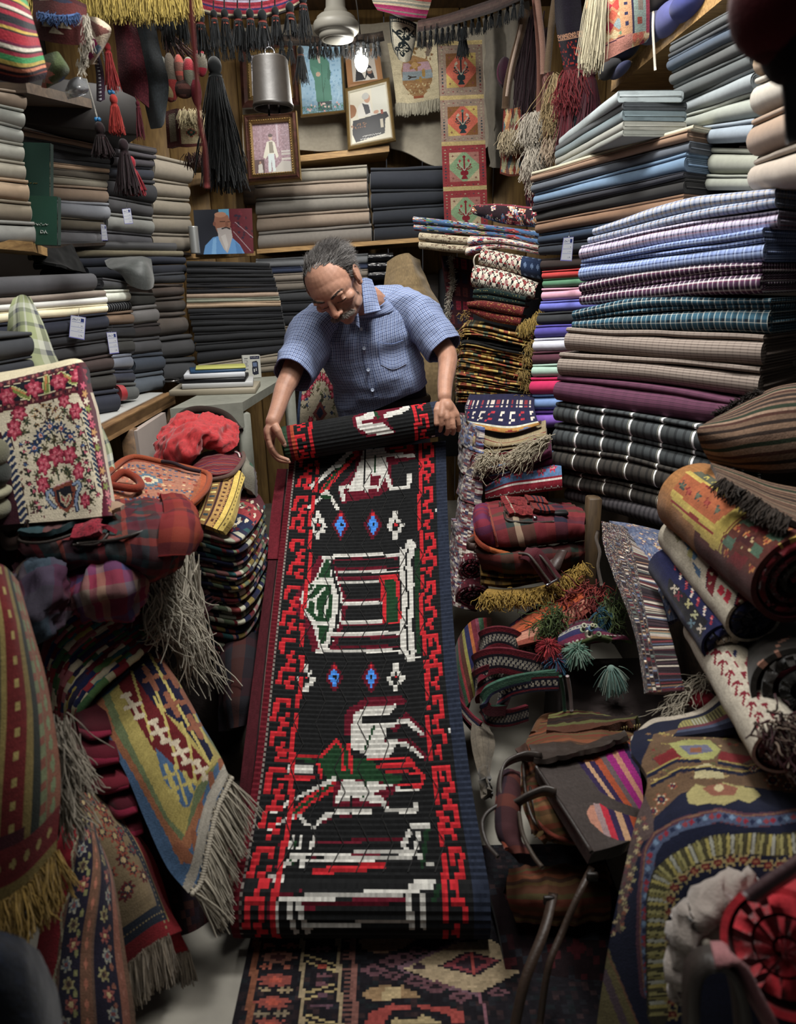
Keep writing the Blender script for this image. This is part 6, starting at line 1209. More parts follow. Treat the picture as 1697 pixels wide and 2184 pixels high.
band('tent_band',[z7(250,470,1.78),z7(280,400,1.76),z7(380,370,1.75),z7(500,400,1.75),z7(560,480,1.77)],.062,RB,'red tent band with white scroll pattern, uppermost coil',samples=56,motif=mo)
band('tent_band',[z7(480,290,1.84),z7(540,340,1.82),z7(590,430,1.8),z7(650,540,1.78)],.05,RB,'red tent band strip running from the coil to the tassels',side=(.8,.2,.5),samples=44,motif=mo)
band('tent_band',[z7(210,680,1.7),z7(240,580,1.68),z7(380,540,1.66),z7(560,570,1.66),z7(760,620,1.68)],.072,RB,'red tent band with white lattice, widest coil',samples=64,motif=mo)
band('tent_band',[z7(215,780,1.7),z7(225,700,1.67),z7(330,640,1.66),z7(420,630,1.68)],.06,RB,'red tent band tucked under the widest coil',samples=44,motif=mo)
GB_=['#2c5040','#2c5040','#6a1a28','#1a1a30','#a8a090','#b0a898','#a8a090','#1a1a30','#6a1a28','#1a1a28']
mo2=lambda i,j:'#1a1a28' if i in(4,5,6)and(j%4==0 or(i-4)==(j%4)-1)else None
band('tent_band',[z7(820,690,1.62),z7(640,700,1.61),z7(450,740,1.6),z7(380,790,1.62),z7(430,840,1.64)],.052,GB_,'green edged tent band with white trellis pattern',samples=56,motif=mo2)
band('tent_band',[z7(820,640,1.63),z7(500,690,1.6),z7(320,760,1.58),z7(270,830,1.58),z7(300,890,1.58),z7(420,890,1.6)],.028,['#2c5040','#385c48','#2c5040','#1a1a30'],'thick green edge of the trellis band curling round',samples=50)
band('tent_band',[z7(270,880,1.6),z7(320,950,1.58),z7(450,960,1.59),z7(600,920,1.62)],.045,['#5a1220','#1a1a28','#7a746a','#8a8478','#7a746a','#1a1a28','#5a1220'],'navy tent band with dim scrolls, lowest coil',samples=44,motif=lambda i,j:'#1a1a30' if i in(2,3,4)and(j+i)%3==0 else None)
for x0,y0,n_ in((830,650,0),(880,650,1)):trim('twisted_cord',[z7(x0,y0,1.59),z7(x0+20,y0+120,1.6),z7(x0+30,y0+250,1.6)],.005,['#2c5040','#a08f90'][n_],None,YARN,16)
tag(bpy.data.objects['twisted_cord'],'green cord binding the coiled bands','cord');tag(bpy.data.objects['twisted_cord.001'],'pinkish cord beside the green binding cord','cord')
CAPP=['#4a1a30','#2c2c40','#5a2036','#8a8478','#241f30']
def capf(c):
 c.a[:]=lin('#3a1a30')
 for v,col in((0.,'#5a1c36'),(.12,'#2a3a30'),(.2,'#4a1a30'),(.36,'#8a8880'),(.5,'#26244a'),(.62,'#5a1c34'),(.9,'#3c4a22')):c.rect(0,v,1,1,col)
 for u in np.arange(0,1,.06):c.diamond(u,.16,.02,.04,'#6a2a44',2);c.diamond(u,.43,.025,.06,'#26244a',2);c.diamond(u+.03,.72,.025,.06,'#9a968c',2)
o,PC=drape('embroidered_cap',[[z7(850,300,1.8),z7(960,232,1.84),z7(1080,235,1.86),z7(1180,260,1.86)],[z7(810,380,1.72),z7(940,320,1.72),z7(1080,310,1.74),z7(1230,340,1.78)],[z7(820,440,1.7),z7(950,420,1.67),z7(1090,400,1.69),z7(1300,360,1.74)],[z7(900,460,1.72),z7(1000,410,1.7),z7(1100,375,1.71),z7(1360,420,1.74)]],40,60,'#3a1a30',capf,'plum and white embroidered cap with buttons on the tassel heap','cap',.012,KNIT,seed=36,rip=.003)
ribbon(px([z7(900,440,1.68),z7(1000,408,1.66),z7(1090,378,1.67),z7(1190,395,1.68)]),.02,.006,(0,-.5,1),'#3a4420',samples=20).mk('brim',KNIT,o)
for k,(x,y,r_,col)in enumerate(((990,320,6,'#9aa88a'),(1035,350,9.5,'#b5ab94'),(1000,288,6,'#a8a890'),(1050,310,7,'#4a7088'),(1080,290,5,'#8a9a70'),(1105,350,6,'#7a8a6a'),(1060,285,4.5,'#b0a888'))):
 p=W(*z7(x,y,1.67));s=r_/3.39*1.7*1.67/FPX*2.2
 g=lathe([(.0005,.004),(s*.5,.0035),(s*.55,.005),(s,.004),(s,0)],p,14,col,axis=(0,-.7,.7));lathe([(.0003,.006),(s*.35,.0055),(s*.36,.0035)],p,10,'#2a2420',g,axis=(0,-.7,.7));g.mk('button',PAINT,o)
def pompom(pt,rad,cols,name,label,n=150,L=None,seed=0,up=(0,-.3,.3),cord=None,spread=.9):
 g=strands(np.repeat(np.array([pt]),n,0)+np.random.RandomState(seed).normal(size=(n,3))*rad*.15,up,L or rad,.0013,np.stack([lin(q)for q in cols]),seed=seed,spread=spread,droop=.5,seg=5)
 o=g.mk(name,YARN);tag(o,label,'tassel');return o
pompom(W(*z7(950,470,1.64)),.032,['#4a7a68','#6a8a78','#7a9080'],'tassel','mint green pompom tassel in front of the cap',220,seed=1)
o=pompom(W(*z7(1200,615,1.64)),.042,['#4a7068','#7a8a7c','#5a7a70'],'tassel','mint and grey tassel hanging open below the cap',260,seed=2,up=(.25,-.4,-.8),spread=.35)
blob(W(*z7(1197,605,1.64)),(.012,.012,.014),'#6a8278',g=(g:=G()));g.mk('tassel_head',YARN,o)
pompom(W(*z7(1120,200,1.8)),.036,['#1a4a5c','#15384a','#26566a'],'tassel','teal tassel lying behind the cap',220,seed=3,up=(.6,-.3,-.4),spread=.5)
pompom(W(*z7(740,440,1.68)),.032,['#8a1a26','#7a1420','#a02a30'],'tassel','scarlet pompom beside the mint one',200,seed=4)
pompom(W(*z7(800,540,1.66)),.03,['#1f4a6a','#2a6080','#6a2030','#20304a'],'tassel','blue and red pompom beside the coiled bands',200,seed=5)
g=strands(np.repeat(np.array(px([z7(850,130,1.88),z7(900,100,1.9),z7(960,90,1.9),z7(1030,80,1.9),z7(1100,60,1.92),z7(1000,40,1.95)])),80,0)+RS.normal(size=(480,3))*.018,(-.3,-.6,-.5),.07,.0022,np.stack([lin(q)for q in('#6a1c1a','#7c2420','#8a3226')]),seed=6,spread=.5,curl=.14,seg=8);tag(g.mk('yarn_bunch',YARN),'loose rust red yarn bunch over the orange striped cloth','yarn',kind='stuff')
g=strands(np.repeat(np.array(px([z7(760,230,1.8),z7(720,300,1.78),z7(800,190,1.82),z7(1190,200,1.8),z7(1220,120,1.85)])),70,0)+RS.normal(size=(350,3))*.014,(-.3,-.6,-.5),.06,.0018,np.stack([lin(q)for q in('#3a4a1c','#4a5a26','#2c3a18')]),seed=7,spread=.5,curl=.16,seg=8);tag(g.mk('yarn_bunch',YARN),'olive green yarn bunch around the embroidered cap','yarn',kind='stuff')
z8=lambda x,y,Y:(1200+x/2.73,820+y/2.73,Y)
PALQ=['#8a7c74','#b0a494','#3a4058','#6a2a30','#5c6880','#c0b4a2','#7a5a44','#4a2a30','#8a6a4c','#55605a']
for k,(a0,a1,lab)in enumerate(((0,.26,'first'),(.27,.5,'second'),(.51,.74,'third'),(.75,1,'fourth'))):
 xa=lambda y,f:(245-5*f)+f*190+(y-790)*.3
 ctrl=[[z8(225+130*a0,795+30*a0,2.05-.1*a0),z8(225+130*a1,795+30*a1,2.03-.1*a1)],[z8(235+170*a0,930,1.9-.1*a0),z8(235+170*a1,935,1.88-.1*a1)],[z8(300+150*a0,1120,1.74-.07*a0),z8(300+150*a1,1125,1.72-.07*a1)],[z8(380+110*a0,1330,1.6-.05*a0),z8(380+110*a1,1340,1.58-.05*a1)],[z8(440+95*a0,1560,1.5-.04*a0),z8(440+95*a1,1560,1.48-.04*a1)],[z8(470+110*a0,1800,1.42-.03*a0),z8(470+110*a1,1790,1.4-.03*a1)]]
 drape('shaggy_rug',ctrl,170,14,PALQ[0],lambda c,k=k:(c.speck(1,PALQ,70+k,cell=1),c.speck(.5,['#2a2024','#3a2a30','#241c22'],170+k)),f"shaggy multicoloured rug edge, {lab} of the standing fold stack by the post",'rug edge stack',.05,KNIT,rip=.004,rs=26,seed=70+k,age=.3)
def bluesh(c):
 c.speck(1,['#4a5470','#55607a','#3f4862','#6a6a78'],3,cell=2)
 r=np.random.RandomState(2)
 for i in range(60):u,v=r.rand(),r.rand();c.disc(u,v,.05,.018,['#8a5a3a','#7a3a34','#9a7a50','#5a4a60'][i%4],4,.2);c.disc(u,v,.025,.009,'#b0a088')
drape('shaggy_rug',[[z8(270,790,2.04),z8(420,810,2.),z8(560,850,1.96),z8(650,880,1.93)],[z8(390,880,1.86),z8(500,900,1.83),z8(600,930,1.8),z8(660,980,1.78)],[z8(460,1050,1.72),z8(540,1070,1.69),z8(610,1090,1.67),z8(680,1120,1.66)],[z8(520,1230,1.62),z8(580,1240,1.59),z8(640,1240,1.57),z8(700,1240,1.57)],[z8(545,1390,1.56),z8(590,1385,1.54),z8(640,1370,1.53),z8(700,1350,1.53)]],90,56,'#4a5470',bluesh,'blue grey rug with orange ovals topping the standing fold stack','rug',.02,KNIT,seed=75,rip=.006)
trim('cord_loop',[z8(205,850,1.96),z8(195,900,1.95),z8(215,980,1.93),z8(205,1060,1.92),z8(225,1170,1.9)],.005,'#5a5048',None,YARN,24);tag(bpy.data.objects['cord_loop.001'],'knotted grey cord hanging beside the wooden post','cord')
def orangeroll(c):
 c.a[:]=lin('#4a1a18')
 c.set(c.u<.46,'#8a5a28')
 q=lambda x,y:(1420+x/3.41,980+y/3.41);P=lambda pts,col:c.poly([q(*p)for p in pts],col,'px')
 P([(30,240),(170,80),(720,330),(640,420),(420,520),(340,620),(60,330)],'#a08a34');P([(45,215),(150,95),(530,330),(345,470)],'#8f4a26');P([(40,280),(50,235),(370,480),(340,560)],'#a08a34');P([(35,300),(45,285),(350,530),(340,560)],'#7a1f1c');P([(30,300),(340,560),(390,680),(330,640),(60,340)],'#9a8430')
 P([(180,90),(260,90),(640,280),(560,320)],'#4a4c3c');c.stroke([q(150,95),q(540,325)],14/3.41,'#a89238','px');c.stroke([q(160,110),q(530,340)],3/3.41,'#6a1c1a','px')
 for k,(x,y)in enumerate(((120,190),(165,230),(230,265),(295,315),(370,370))):c.disc(*q(x,y),8,11,'#2f3a34' if k%2==0 else '#6a1c1c',5,.25,'px');c.disc(*q(x,y),4,5,'#4a5040' if k%2==0 else '#8a3a2c',0,0,'px')
 for k in range(6):c.disc(*q(300+k*60,130+k*36),7,4,'#a89a3a',4,.4,'px')
 P([(350,470),(520,360),(640,310),(720,350),(560,420),(430,560),(400,680),(360,640)],'#95822e');c.stroke([q(380,660),q(420,540),q(540,420),q(720,350)],10/3.41,'#5a1a18','px')
 P([(420,560),(560,420),(760,360),(1000,480),(1000,540),(760,640),(680,940),(480,700),(400,680)],'#4a2018')
 for(x,y,w_,h_,col)in((620,460,90,40,'#3a4c3a'),(700,500,100,50,'#5a1418'),(460,600,50,60,'#3a5040'),(520,740,80,70,'#5c1418'),(660,660,50,70,'#3c5442'),(800,560,90,40,'#3c5442'),(580,580,80,60,'#3a1416'),(900,520,60,40,'#4a1a18')):P([(x-w_,y),(x-w_*.2,y-h_),(x+w_,y-h_*.3),(x+w_*.2,y+h_)],col)
 for(x,y)in((520,500),(730,590),(620,790),(590,550),(900,490),(440,680),(830,440)):c.disc(*q(x,y),9,9,'#a86a2c',6,.35,'px');c.disc(*q(x,y),4,4,'#7a2a1c',0,0,'px')
 for(x,y)in((570,560),(630,590),(550,640),(610,655)):c.disc(*q(x,y),6,6,'#a08a5c',4,.5,'px')
 c.stroke([q(700,960),q(720,780),q(800,640),q(1000,540)],22/3.41,'#5a1418','px');c.stroke([q(690,900),q(730,740),q(820,620),q(1000,530)],9/3.41,'#a08430','px')
spiral_roll('rolled_rug',W(1705,1235,1.18),W(1478,1062,1.6),.092,'#4a1a18',['#5a1018','#4a0c14','#1f1c14'],'orange and red rolled rug with spiral end at the picture edge',orangeroll,turns=3.6,h=110,w=110,gap=.45)
def whiteroll(c):
 c.a[:]=lin('#a89f8c');q=lambda x,y:(1420+x/3.41,980+y/3.41);P=lambda pts,col:c.poly([q(*p)for p in pts],col,'px')
 P([(55,520),(120,470),(200,500),(180,560),(80,600)],'#6d6a48');P([(130,600),(160,560),(260,660),(200,740)],'#4a6a84');P([(150,680),(190,620),(200,650),(180,740)],'#8a8450');P([(200,600),(250,560),(290,600),(230,640)],'#3c5068');P([(190,740),(250,800),(250,880),(220,840)],'#3c5674')
 P([(290,830),(330,740),(370,700),(410,760),(360,880),(340,1000),(290,930)],'#6a1420');P([(480,1100),(520,980),(590,920),(640,960),(560,1100),(540,1260)],'#6a1420');P([(370,960),(400,900),(430,960),(400,1000)],'#a81f34');P([(420,1010),(450,930),(480,980),(450,1050)],'#a81f34')
 for(x,y)in((350,750),(330,830),(320,900),(560,960),(540,1030),(510,1100),(600,940)):P([(x-12,y-12),(x+14,y-8),(x+10,y+12),(x-14,y+8)],'#a09478')
 P([(540,1260),(560,1100),(650,950),(680,980),(600,1120),(560,1300)],'#171c34');c.stroke([q(545,1250),q(565,1100),q(655,960)],12/3.41,'#b08a7a','px');c.stroke([q(290,930),q(300,830),q(380,700)],6/3.41,'#1c1a30','px');c.stroke([q(480,1100),q(520,980),q(590,915)],6/3.41,'#1c1a30','px')
spiral_roll('rolled_rug',W(1606,1320,1.26),W(1452,1140,1.62),.058,'#a89f8c',['#131832','#0e1226'],'white and red rolled rug with navy end under the orange roll',whiteroll,turns=2.2,h=90,w=90,endlayer='#131832',gap=.8)
def navyroll(c):
 c.a[:]=lin('#15183a');q=lambda x,y:(1420+x/3.41,980+y/3.41)
 for k,(x,y)in enumerate(((70,760),(110,830),(150,900),(190,960),(235,1020),(280,1090),(330,1160))):c.stroke([q(x-6,y+36),q(x+4,y-20)],16/3.41,'#7a1c2c' if k%2==0 else '#a89c90','px');c.disc(*q(x,y),2.4,2.4,'#b05a5a',0,0,'px')
 c.poly([q(*p)for p in((20,860),(120,960),(300,1180),(250,1300),(180,1230),(90,1080),(10,960))],'#17161c','px')
 for k,(x,y)in enumerate(((60,940),(90,990),(160,1050),(210,1130),(180,1190),(250,1230))):c.disc(*q(x,y),10,11,['#a89c8a','#6a1c2c','#8a8458','#8a8a66','#5a7a8a'][k%5],4,.45,'px')
spiral_roll('rolled_rug',W(1546,1372,1.28),W(1424,1205,1.62),.05,'#15183a',['#15183a','#a89c8a'],'navy rolled rug with white and red darts under the white roll',navyroll,turns=2.,h=80,w=80)
def arrow(c):
 c.a[:]=lin('#a89f8e');q=lambda x,y:(1420+x/3.41,980+y/3.41)
 for k in range(8):
  x,y=300+k*52,1340+k*76
  c.stroke([q(x,y+70),q(x+10,y-20)],16/3.41,'#6f1626','px');c.stroke([q(x-24,y),q(x+8,y-34),q(x+44,y-6)],16/3.41,'#6f1626','px');c.poly([q(*p)for p in((x+80,y-20),(x+130,y-30),(x+120,y+30))],'#6f1626','px')
 c.poly([q(*p)for p in((370,1180),(420,1140),(470,1200),(600,1360),(620,1460),(560,1540),(420,1340))],'#9a907c','px');c.poly([q(*p)for p in((640,1340),(690,1360),(620,1440),(600,1540),(570,1480))],'#6f1626','px');c.poly([q(*p)for p in((520,1320),(570,1310),(550,1340))],'#6f1626','px');c.disc(*q(500,1240),6,6,'#1c2044',0,0,'px');c.disc(*q(500,1410),4,9,'#1c2044',0,0,'px');c.disc(*q(400,1170),10,9,'#a8705c',4,.4,'px')
spiral_roll('rolled_rug',W(1668,1600,1.02),W(1505,1340,1.42),.052,'#a89f8e',['#4a2028','#8a7a6a','#2a1a1c'],'white rolled rug with row of crimson arrows',arrow,turns=2.4,h=90,w=110)
g=strands(np.repeat(smoothpath(px([(1660,1555,1.),(1700,1590,.98)]),12),24,0)+RS.normal(size=(288,3))*.02,(.4,-.3,-.5),.03,.0022,np.stack([lin(q)for q in('#4a3830','#6a5a4c','#3a1a20')]),seed=55,spread=.5,curl=.15);tag(g.mk('rug_fringe',YARN),'blurred brown frayed end of the arrow patterned roll','fringe',kind='stuff')
def gz(c):c.a[:]=lin('#26231f');c.stroke([(.05,.05),(.25,.1),(.22,.3),(.1,.36),(.14,.62),(.2,.9)],.03,'#7a5446')
spiral_roll('rolled_rug',W(1712,1480,1.08),W(1640,1370,1.5),.085,'#26231f',['#2a2724','#151412'],'charcoal rolled rug with salmon zigzag at the picture edge',lambda c:(c.a.__setitem__(slice(None),lin('#26231f')),c.stroke([(1420+x/3.41,980+y/3.41)for x,y in((900,1290),(820,1330),(790,1430),(670,1480),(690,1560),(715,1660))],16/3.41,'#8a5f4c','px')),turns=2.4,h=70,w=60)
def blk(c):
 c.a[:]=lin('#4a382c')
 pal=['#6a5240','#2a1f1a','#6a5242','#1f2a1c','#7a6250','#3a2018','#5c4636','#241a16']
 for i in range(26):c.rect(0,i/26,1,(i+1)/26,pal[i%8])
t=thing('striped_blanket',W(1600,1100,1.5),'brown striped woollen blanket with dark fringe thrown over the plaid bolts','blanket')
o,PB2=drape('blanket_cloth',[[(1530,890,1.64),(1600,850,1.64),(1660,826,1.62),(1760,810,1.6)],[(1500,905,1.56),(1580,885,1.54),(1650,860,1.52),(1760,850,1.5)],[(1486,920,1.53),(1560,930,1.49),(1640,920,1.46),(1760,900,1.44)],[(1495,950,1.54),(1560,975,1.49),(1640,965,1.45),(1760,950,1.42)],[(1520,990,1.57),(1590,1005,1.5),(1650,1010,1.46),(1760,1000,1.42)]],64,60,'#4a382c',blk,'',asm=t,thick=.012,mat=KNIT,rip=.005,rs=14,seed=38)
fringe('fringe',[PB2[0,j]for j in range(0,30,4)],(-.6,-.3,.5),.022,'#2a211c',t,n=40,rad=.0016,spread=.4,seed=9,bunch=5)
t=thing('striped_blanket',W(1640,1180,1.45),'lower fold of striped brown blanket with shaggy dark fringe on the orange roll','blanket')
o,PB3=drape('blanket_cloth',[[(1515,985,1.47),(1580,1005,1.41),(1640,1025,1.35),(1760,1050,1.27)],[(1530,1008,1.42),(1600,1040,1.35),(1660,1070,1.28),(1760,1105,1.2)],[(1545,1020,1.37),(1605,1055,1.31),(1665,1095,1.23),(1760,1140,1.15)]],30,50,'#4a382c',blk,'',asm=t,thick=.012,mat=KNIT,rip=.003,seed=39)
fringe('fringe',[PB3[-1,j]+nrm(CAM-PB3[-1,j])*.02 for j in range(0,40,4)]+[],(-.5,-.4,-.4),.03,'#2a211a',t,n=60,rad=.0018,spread=.4,seed=10,bunch=7,curl=.08)
KB=plaid('rust_kilim_weave',[(0,'#5a3422'),(.5,'#66402a')],[(0,'#5c3824'),(.2,'#4a4a26'),(.3,'#6a2a1c'),(.45,'#5a3a20'),(.6,'#7a4022'),(.75,'#3a2a20'),(.88,'#66532a')],.2,.09,.7,.6)
z9=z7
zb=lambda x,y,Y:z7(x,y,Y+.1)
t=thing('shoulder_bag',W(1180,1830,1.3),'rust brown kilim bag with open zip behind the leather tote','bag')
shell('body',[[zb(720,950,1.52),zb(900,935,1.55),zb(1100,940,1.56),zb(1440,960,1.56)],[zb(620,1060,1.44),zb(850,1060,1.42),zb(1100,1080,1.42),zb(1440,1080,1.42)],[zb(550,1300,1.32),zb(800,1300,1.28),zb(1050,1300,1.28),zb(1400,1300,1.3)],[zb(560,1600,1.2),zb(800,1620,1.16),zb(1050,1620,1.16),zb(1400,1600,1.18)],[zb(640,1800,1.15),zb(800,1860,1.12),zb(1000,1880,1.12),zb(1300,1850,1.14)]],60,60,KB,t,puff=.02,thick=.04)
trim('rim',[zb(640,1080,1.43),zb(720,960,1.52),zb(900,945,1.54),zb(1150,955,1.55),zb(1440,970,1.55)],.013,'#5c3a20',t,KNIT,40)
shell('opening',[[zb(735,1000,1.49),zb(900,985,1.51),zb(1150,990,1.51),zb(1420,1000,1.51)],[zb(735,1070,1.44),zb(900,1060,1.44),zb(1150,1040,1.45),zb(1420,1010,1.47)],[zb(735,1130,1.4),zb(900,1130,1.39),zb(1100,1110,1.4),zb(1350,1060,1.42)]],24,40,KNIT,t,'#2a1a14',lift=.028,paint=lambda c:(c.rect(0,0,1,.3,'#5a5a2a'),c.rect(0,.12,1,.2,'#4a2018'),c.rect(0,.45,1,.56,'#1a120e'),c.rect(0,.62,1,.75,'#4f4f26'),c.rect(0,.75,1,1,'#4a2a1c')))
g=G()
for u in np.linspace(0,1,34):p=np.array(W(*zb(750+u*620,1072-u*62+8*math.sin(u*3),1.44+.02*u)))+[0,-.03,.02];box(p,(.003,.004,.014),'#8a7a44',g=g,bev=.0005)
g.mk('zip_tooth',PAINT,t)
for y0,x0,xs in((1250,560,0),(1350,600,40)):trim('piping',[zb(x0,y0,1.32),zb(x0+20,1500,1.21),zb(x0+80,1700,1.14),zb(x0+220,1840,1.11)],.004,'#2a2018',t,LEATHER,24)
shell('front_pocket',[[zb(660,1560,1.21),zb(760,1540,1.2),zb(860,1560,1.2)],[zb(680,1700,1.15),zb(800,1720,1.13),zb(920,1780,1.12)],[zb(760,1800,1.12),zb(860,1840,1.1),zb(980,1850,1.11)]],30,30,plaid('olive_rust_stitch',[(0,'#5a4426'),(.5,'#6a3a20')],[(0,'#66502a'),(.4,'#7a3420'),(.7,'#3f3a1e')],.05,.03,.6,.5),t,puff=.01,lift=.03,thick=.02)
trim('piping',[zb(650,1540,1.19),zb(690,1720,1.12),zb(790,1810,1.08),zb(980,1860,1.08)],.005,'#6a2a1c',t,KNIT,24)
t=thing('shoulder_bag',W(1080,1860,1.3),'second rust and purple kilim bag squeezed beside the rust one','bag')
shell('body',[[z9(390,1340,1.38),z9(460,1330,1.38),z9(540,1340,1.38)],[z9(380,1560,1.26),z9(460,1580,1.23),z9(540,1580,1.24)],[z9(370,1760,1.18),z9(450,1800,1.15),z9(540,1820,1.15)],[z9(440,1900,1.14),z9(520,1940,1.11),z9(620,1960,1.11)]],40,24,plaid('purple_rust',[(0,'#2a1a22'),(.5,'#4a2220')],[(0,'#2a1a24'),(.4,'#5a2a1c'),(.7,'#1f1620')],.1,.12,.5,.5),t,puff=.025,thick=.03)
trim('rim',[z9(400,1360,1.36),z9(370,1600,1.23),z9(385,1760,1.17),z9(440,1900,1.12)],.005,'#6a2c18',t,KNIT,30)
trim('strap',[z9(420,1560,1.22),z9(300,1640,1.2),z9(265,1720,1.18),z9(300,1860,1.14),z9(380,1960,1.1)],.0042,'#2f2824',t)
trim('strap',[z9(530,1640,1.19),z9(560,1800,1.12),z9(640,1960,1.06),z9(700,2036,1.03)],.0046,'#33291f',t)
TOTE=[[z9(650,1300,1.34),z9(900,1240,1.38),z9(1150,1180,1.42),z9(1330,1130,1.46)],[z9(760,1460,1.25),z9(960,1420,1.28),z9(1200,1370,1.32),z9(1400,1330,1.36)],[z9(880,1640,1.17),z9(1050,1620,1.19),z9(1250,1590,1.22),z9(1430,1560,1.26)],[z9(1060,1920,1.07),z9(1180,1890,1.09),z9(1300,1850,1.11),z9(1380,1820,1.13)]]
def totep(c):
 q=lambda x,y:z9(x,y,0)[:2];P=lambda pts,col:c.poly([q(*p)for p in pts],col,'px')
 c.a[:]=lin('#3b3330')
 cols=['#2a1c40','#a8805c','#2a1c40','#9a401c','#5a4a4c','#8a1468','#a8705a','#8a1468','#2a1c40','#9a401c','#a86030']
 e0,e1=(930,1235),(1330,1130);f0,f1=(1100,1480),(1480,1700)
 x0=930
 ws=[40,30,40,50,40,50,40,50,50,50,60]
 for col,wd in zip(cols,ws):
  m0=(x0-930)/(1330-930);P([(x0,1240-m0*110),(x0+wd,1240-(x0+wd-930)/400*110),(x0+wd+250+60*m0,1240+330+m0*120),(x0+250+60*m0,1240+330+m0*120)],col);x0+=wd
 P([(930,1240),(970,1330),(1050,1440),(1120,1510),(1200,1560),(1300,1600),(1400,1650),(1400,1800),(1000,1800),(700,1330)],'#3b3330')
 P([(1020,1640),(1040,1590),(1090,1575),(1140,1600),(1220,1660),(1300,1660),(1370,1700),(1350,1760),(1280,1820),(1240,1830),(1140,1790),(1050,1710)],'#a8705a')
 for k,col in enumerate(['#8a7070','#a8142c','#2a1c40','#a8805c','#2a1c40','#9a401c']):P([(1065+k*46,1570),(1110+k*46,1575),(1210+k*46,1840),(1160+k*46,1840)],col)
 P([(1050,1570),(1090,1560),(1180,1610),(1300,1650),(1400,1680),(1420,1620),(1250,1560),(1100,1480),(1000,1500)],'#3b3330');P([(1020,1720),(1150,1800),(1260,1840),(1300,1900),(1100,1940),(1000,1800)],'#3b3330')
TOTEL=fabric('soft_leather',rough=.42,bump=.5,scale=110,sheen=0,vary=.2,spec=.5)
t=thing('leather_tote',W(1220,1830,1.2),'dark brown leather tote with striped kilim panel leaning on the bag','bag')
drape('tote_body',TOTE,110,90,'#3b3330',totep,'',asm=t,thick=.03,mat=TOTEL,rip=.002,seed=45,back='#1f1a17')
shell('rim',[[z9(610,1200,1.42),z9(760,1180,1.42),z9(1000,1180,1.43),z9(1300,1100,1.47)],[z9(640,1260,1.37),z9(800,1240,1.37),z9(1050,1200,1.4),z9(1320,1120,1.45)],[z9(650,1300,1.33),z9(860,1260,1.34),z9(1100,1210,1.38),z9(1330,1130,1.43)]],10,40,TOTEL,t,'#352c27',lift=.012,thick=.012)
shell('corner_patch',[[z9(520,1215,1.44),z9(600,1180,1.44)],[z9(560,1260,1.4),z9(615,1240,1.4)],[z9(600,1300,1.36),z9(650,1290,1.36)]],8,8,TOTEL,t,'#3f2a22',lift=.015,thick=.01)
sd=[[0,0,0]]
ribbon(px([z9(700,1240,1.34),z9(560,1230,1.36),z9(430,1290,1.34),z9(390,1400,1.3),z9(400,1540,1.24),z9(470,1585,1.22),z9(600,1520,1.22),z9(720,1480,1.22),z9(800,1500,1.21)]),.03,.006,(.2,-.3,1),'#3a322d',samples=50).mk('handle',TOTEL,t)
trim('seam',[z9(655,1310,1.32),z9(760,1470,1.24),z9(880,1650,1.16),z9(1055,1925,1.055)],.005,'#2a2320',t,TOTEL,24)
for l,w_ in(([(1180,1905,1.05),(1160,1985,.98),(1120,2090,.92),(1095,2200,.88)],.03),([(1262,1850,1.06),(1235,1905,1.02),(1200,1985,.98),(1170,2060,.94),(1150,2190,.9)],.02)):ribbon(px(l),w_*.62,.003,(1,.2,.3),'#33241a',samples=30).mk('long_strap',LEATHER,t)
for x,y in((1170,1920),(1262,1870)):box(W(x,y,1.04),(.022,.008,.02),'#1f1814',g=(g:=G()),bev=.004);g.mk('buckle',LEATHER,t)
drape('cloth_sack',[[z9(190,1000,1.64),z9(240,970,1.66),z9(300,1010,1.66)],[z9(190,1120,1.56),z9(260,1120,1.54),z9(350,1130,1.56)],[z9(210,1280,1.47),z9(280,1290,1.45),z9(340,1280,1.48)],[z9(260,1480,1.38),z9(300,1500,1.36),z9(330,1490,1.38)]],50,30,'#5c5346',lambda c:[c.rect(u,0,u+.03,1,'#50483c')for u in(.2,.45,.7)],'beige striped cloth sack squeezed beside the runner','sack',.02,CLOTH,rip=.008,rs=18,seed=46)
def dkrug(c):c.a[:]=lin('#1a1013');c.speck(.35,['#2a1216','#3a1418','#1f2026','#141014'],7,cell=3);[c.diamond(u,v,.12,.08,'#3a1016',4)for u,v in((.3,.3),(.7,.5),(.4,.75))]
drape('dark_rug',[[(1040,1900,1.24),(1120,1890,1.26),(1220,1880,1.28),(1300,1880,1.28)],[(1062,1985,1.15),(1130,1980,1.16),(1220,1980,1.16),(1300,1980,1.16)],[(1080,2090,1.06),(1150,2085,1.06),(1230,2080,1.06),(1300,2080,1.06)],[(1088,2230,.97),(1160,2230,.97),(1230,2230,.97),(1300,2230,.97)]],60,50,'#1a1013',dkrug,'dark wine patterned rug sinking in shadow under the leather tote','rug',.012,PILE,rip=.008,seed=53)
shell_bag=thing('shoulder_bag',W(1190,1960,1.2),'dim brown kilim bag lying lowest under the leather tote','bag')
shell('body',[[(1085,1850,1.24),(1180,1850,1.24),(1290,1840,1.24)],[(1080,1910,1.16),(1180,1915,1.15),(1300,1900,1.16)],[(1100,1965,1.14),(1190,1975,1.13),(1300,1960,1.14)]],24,40,KB,shell_bag,puff=.015,thick=.03,crs=.006)
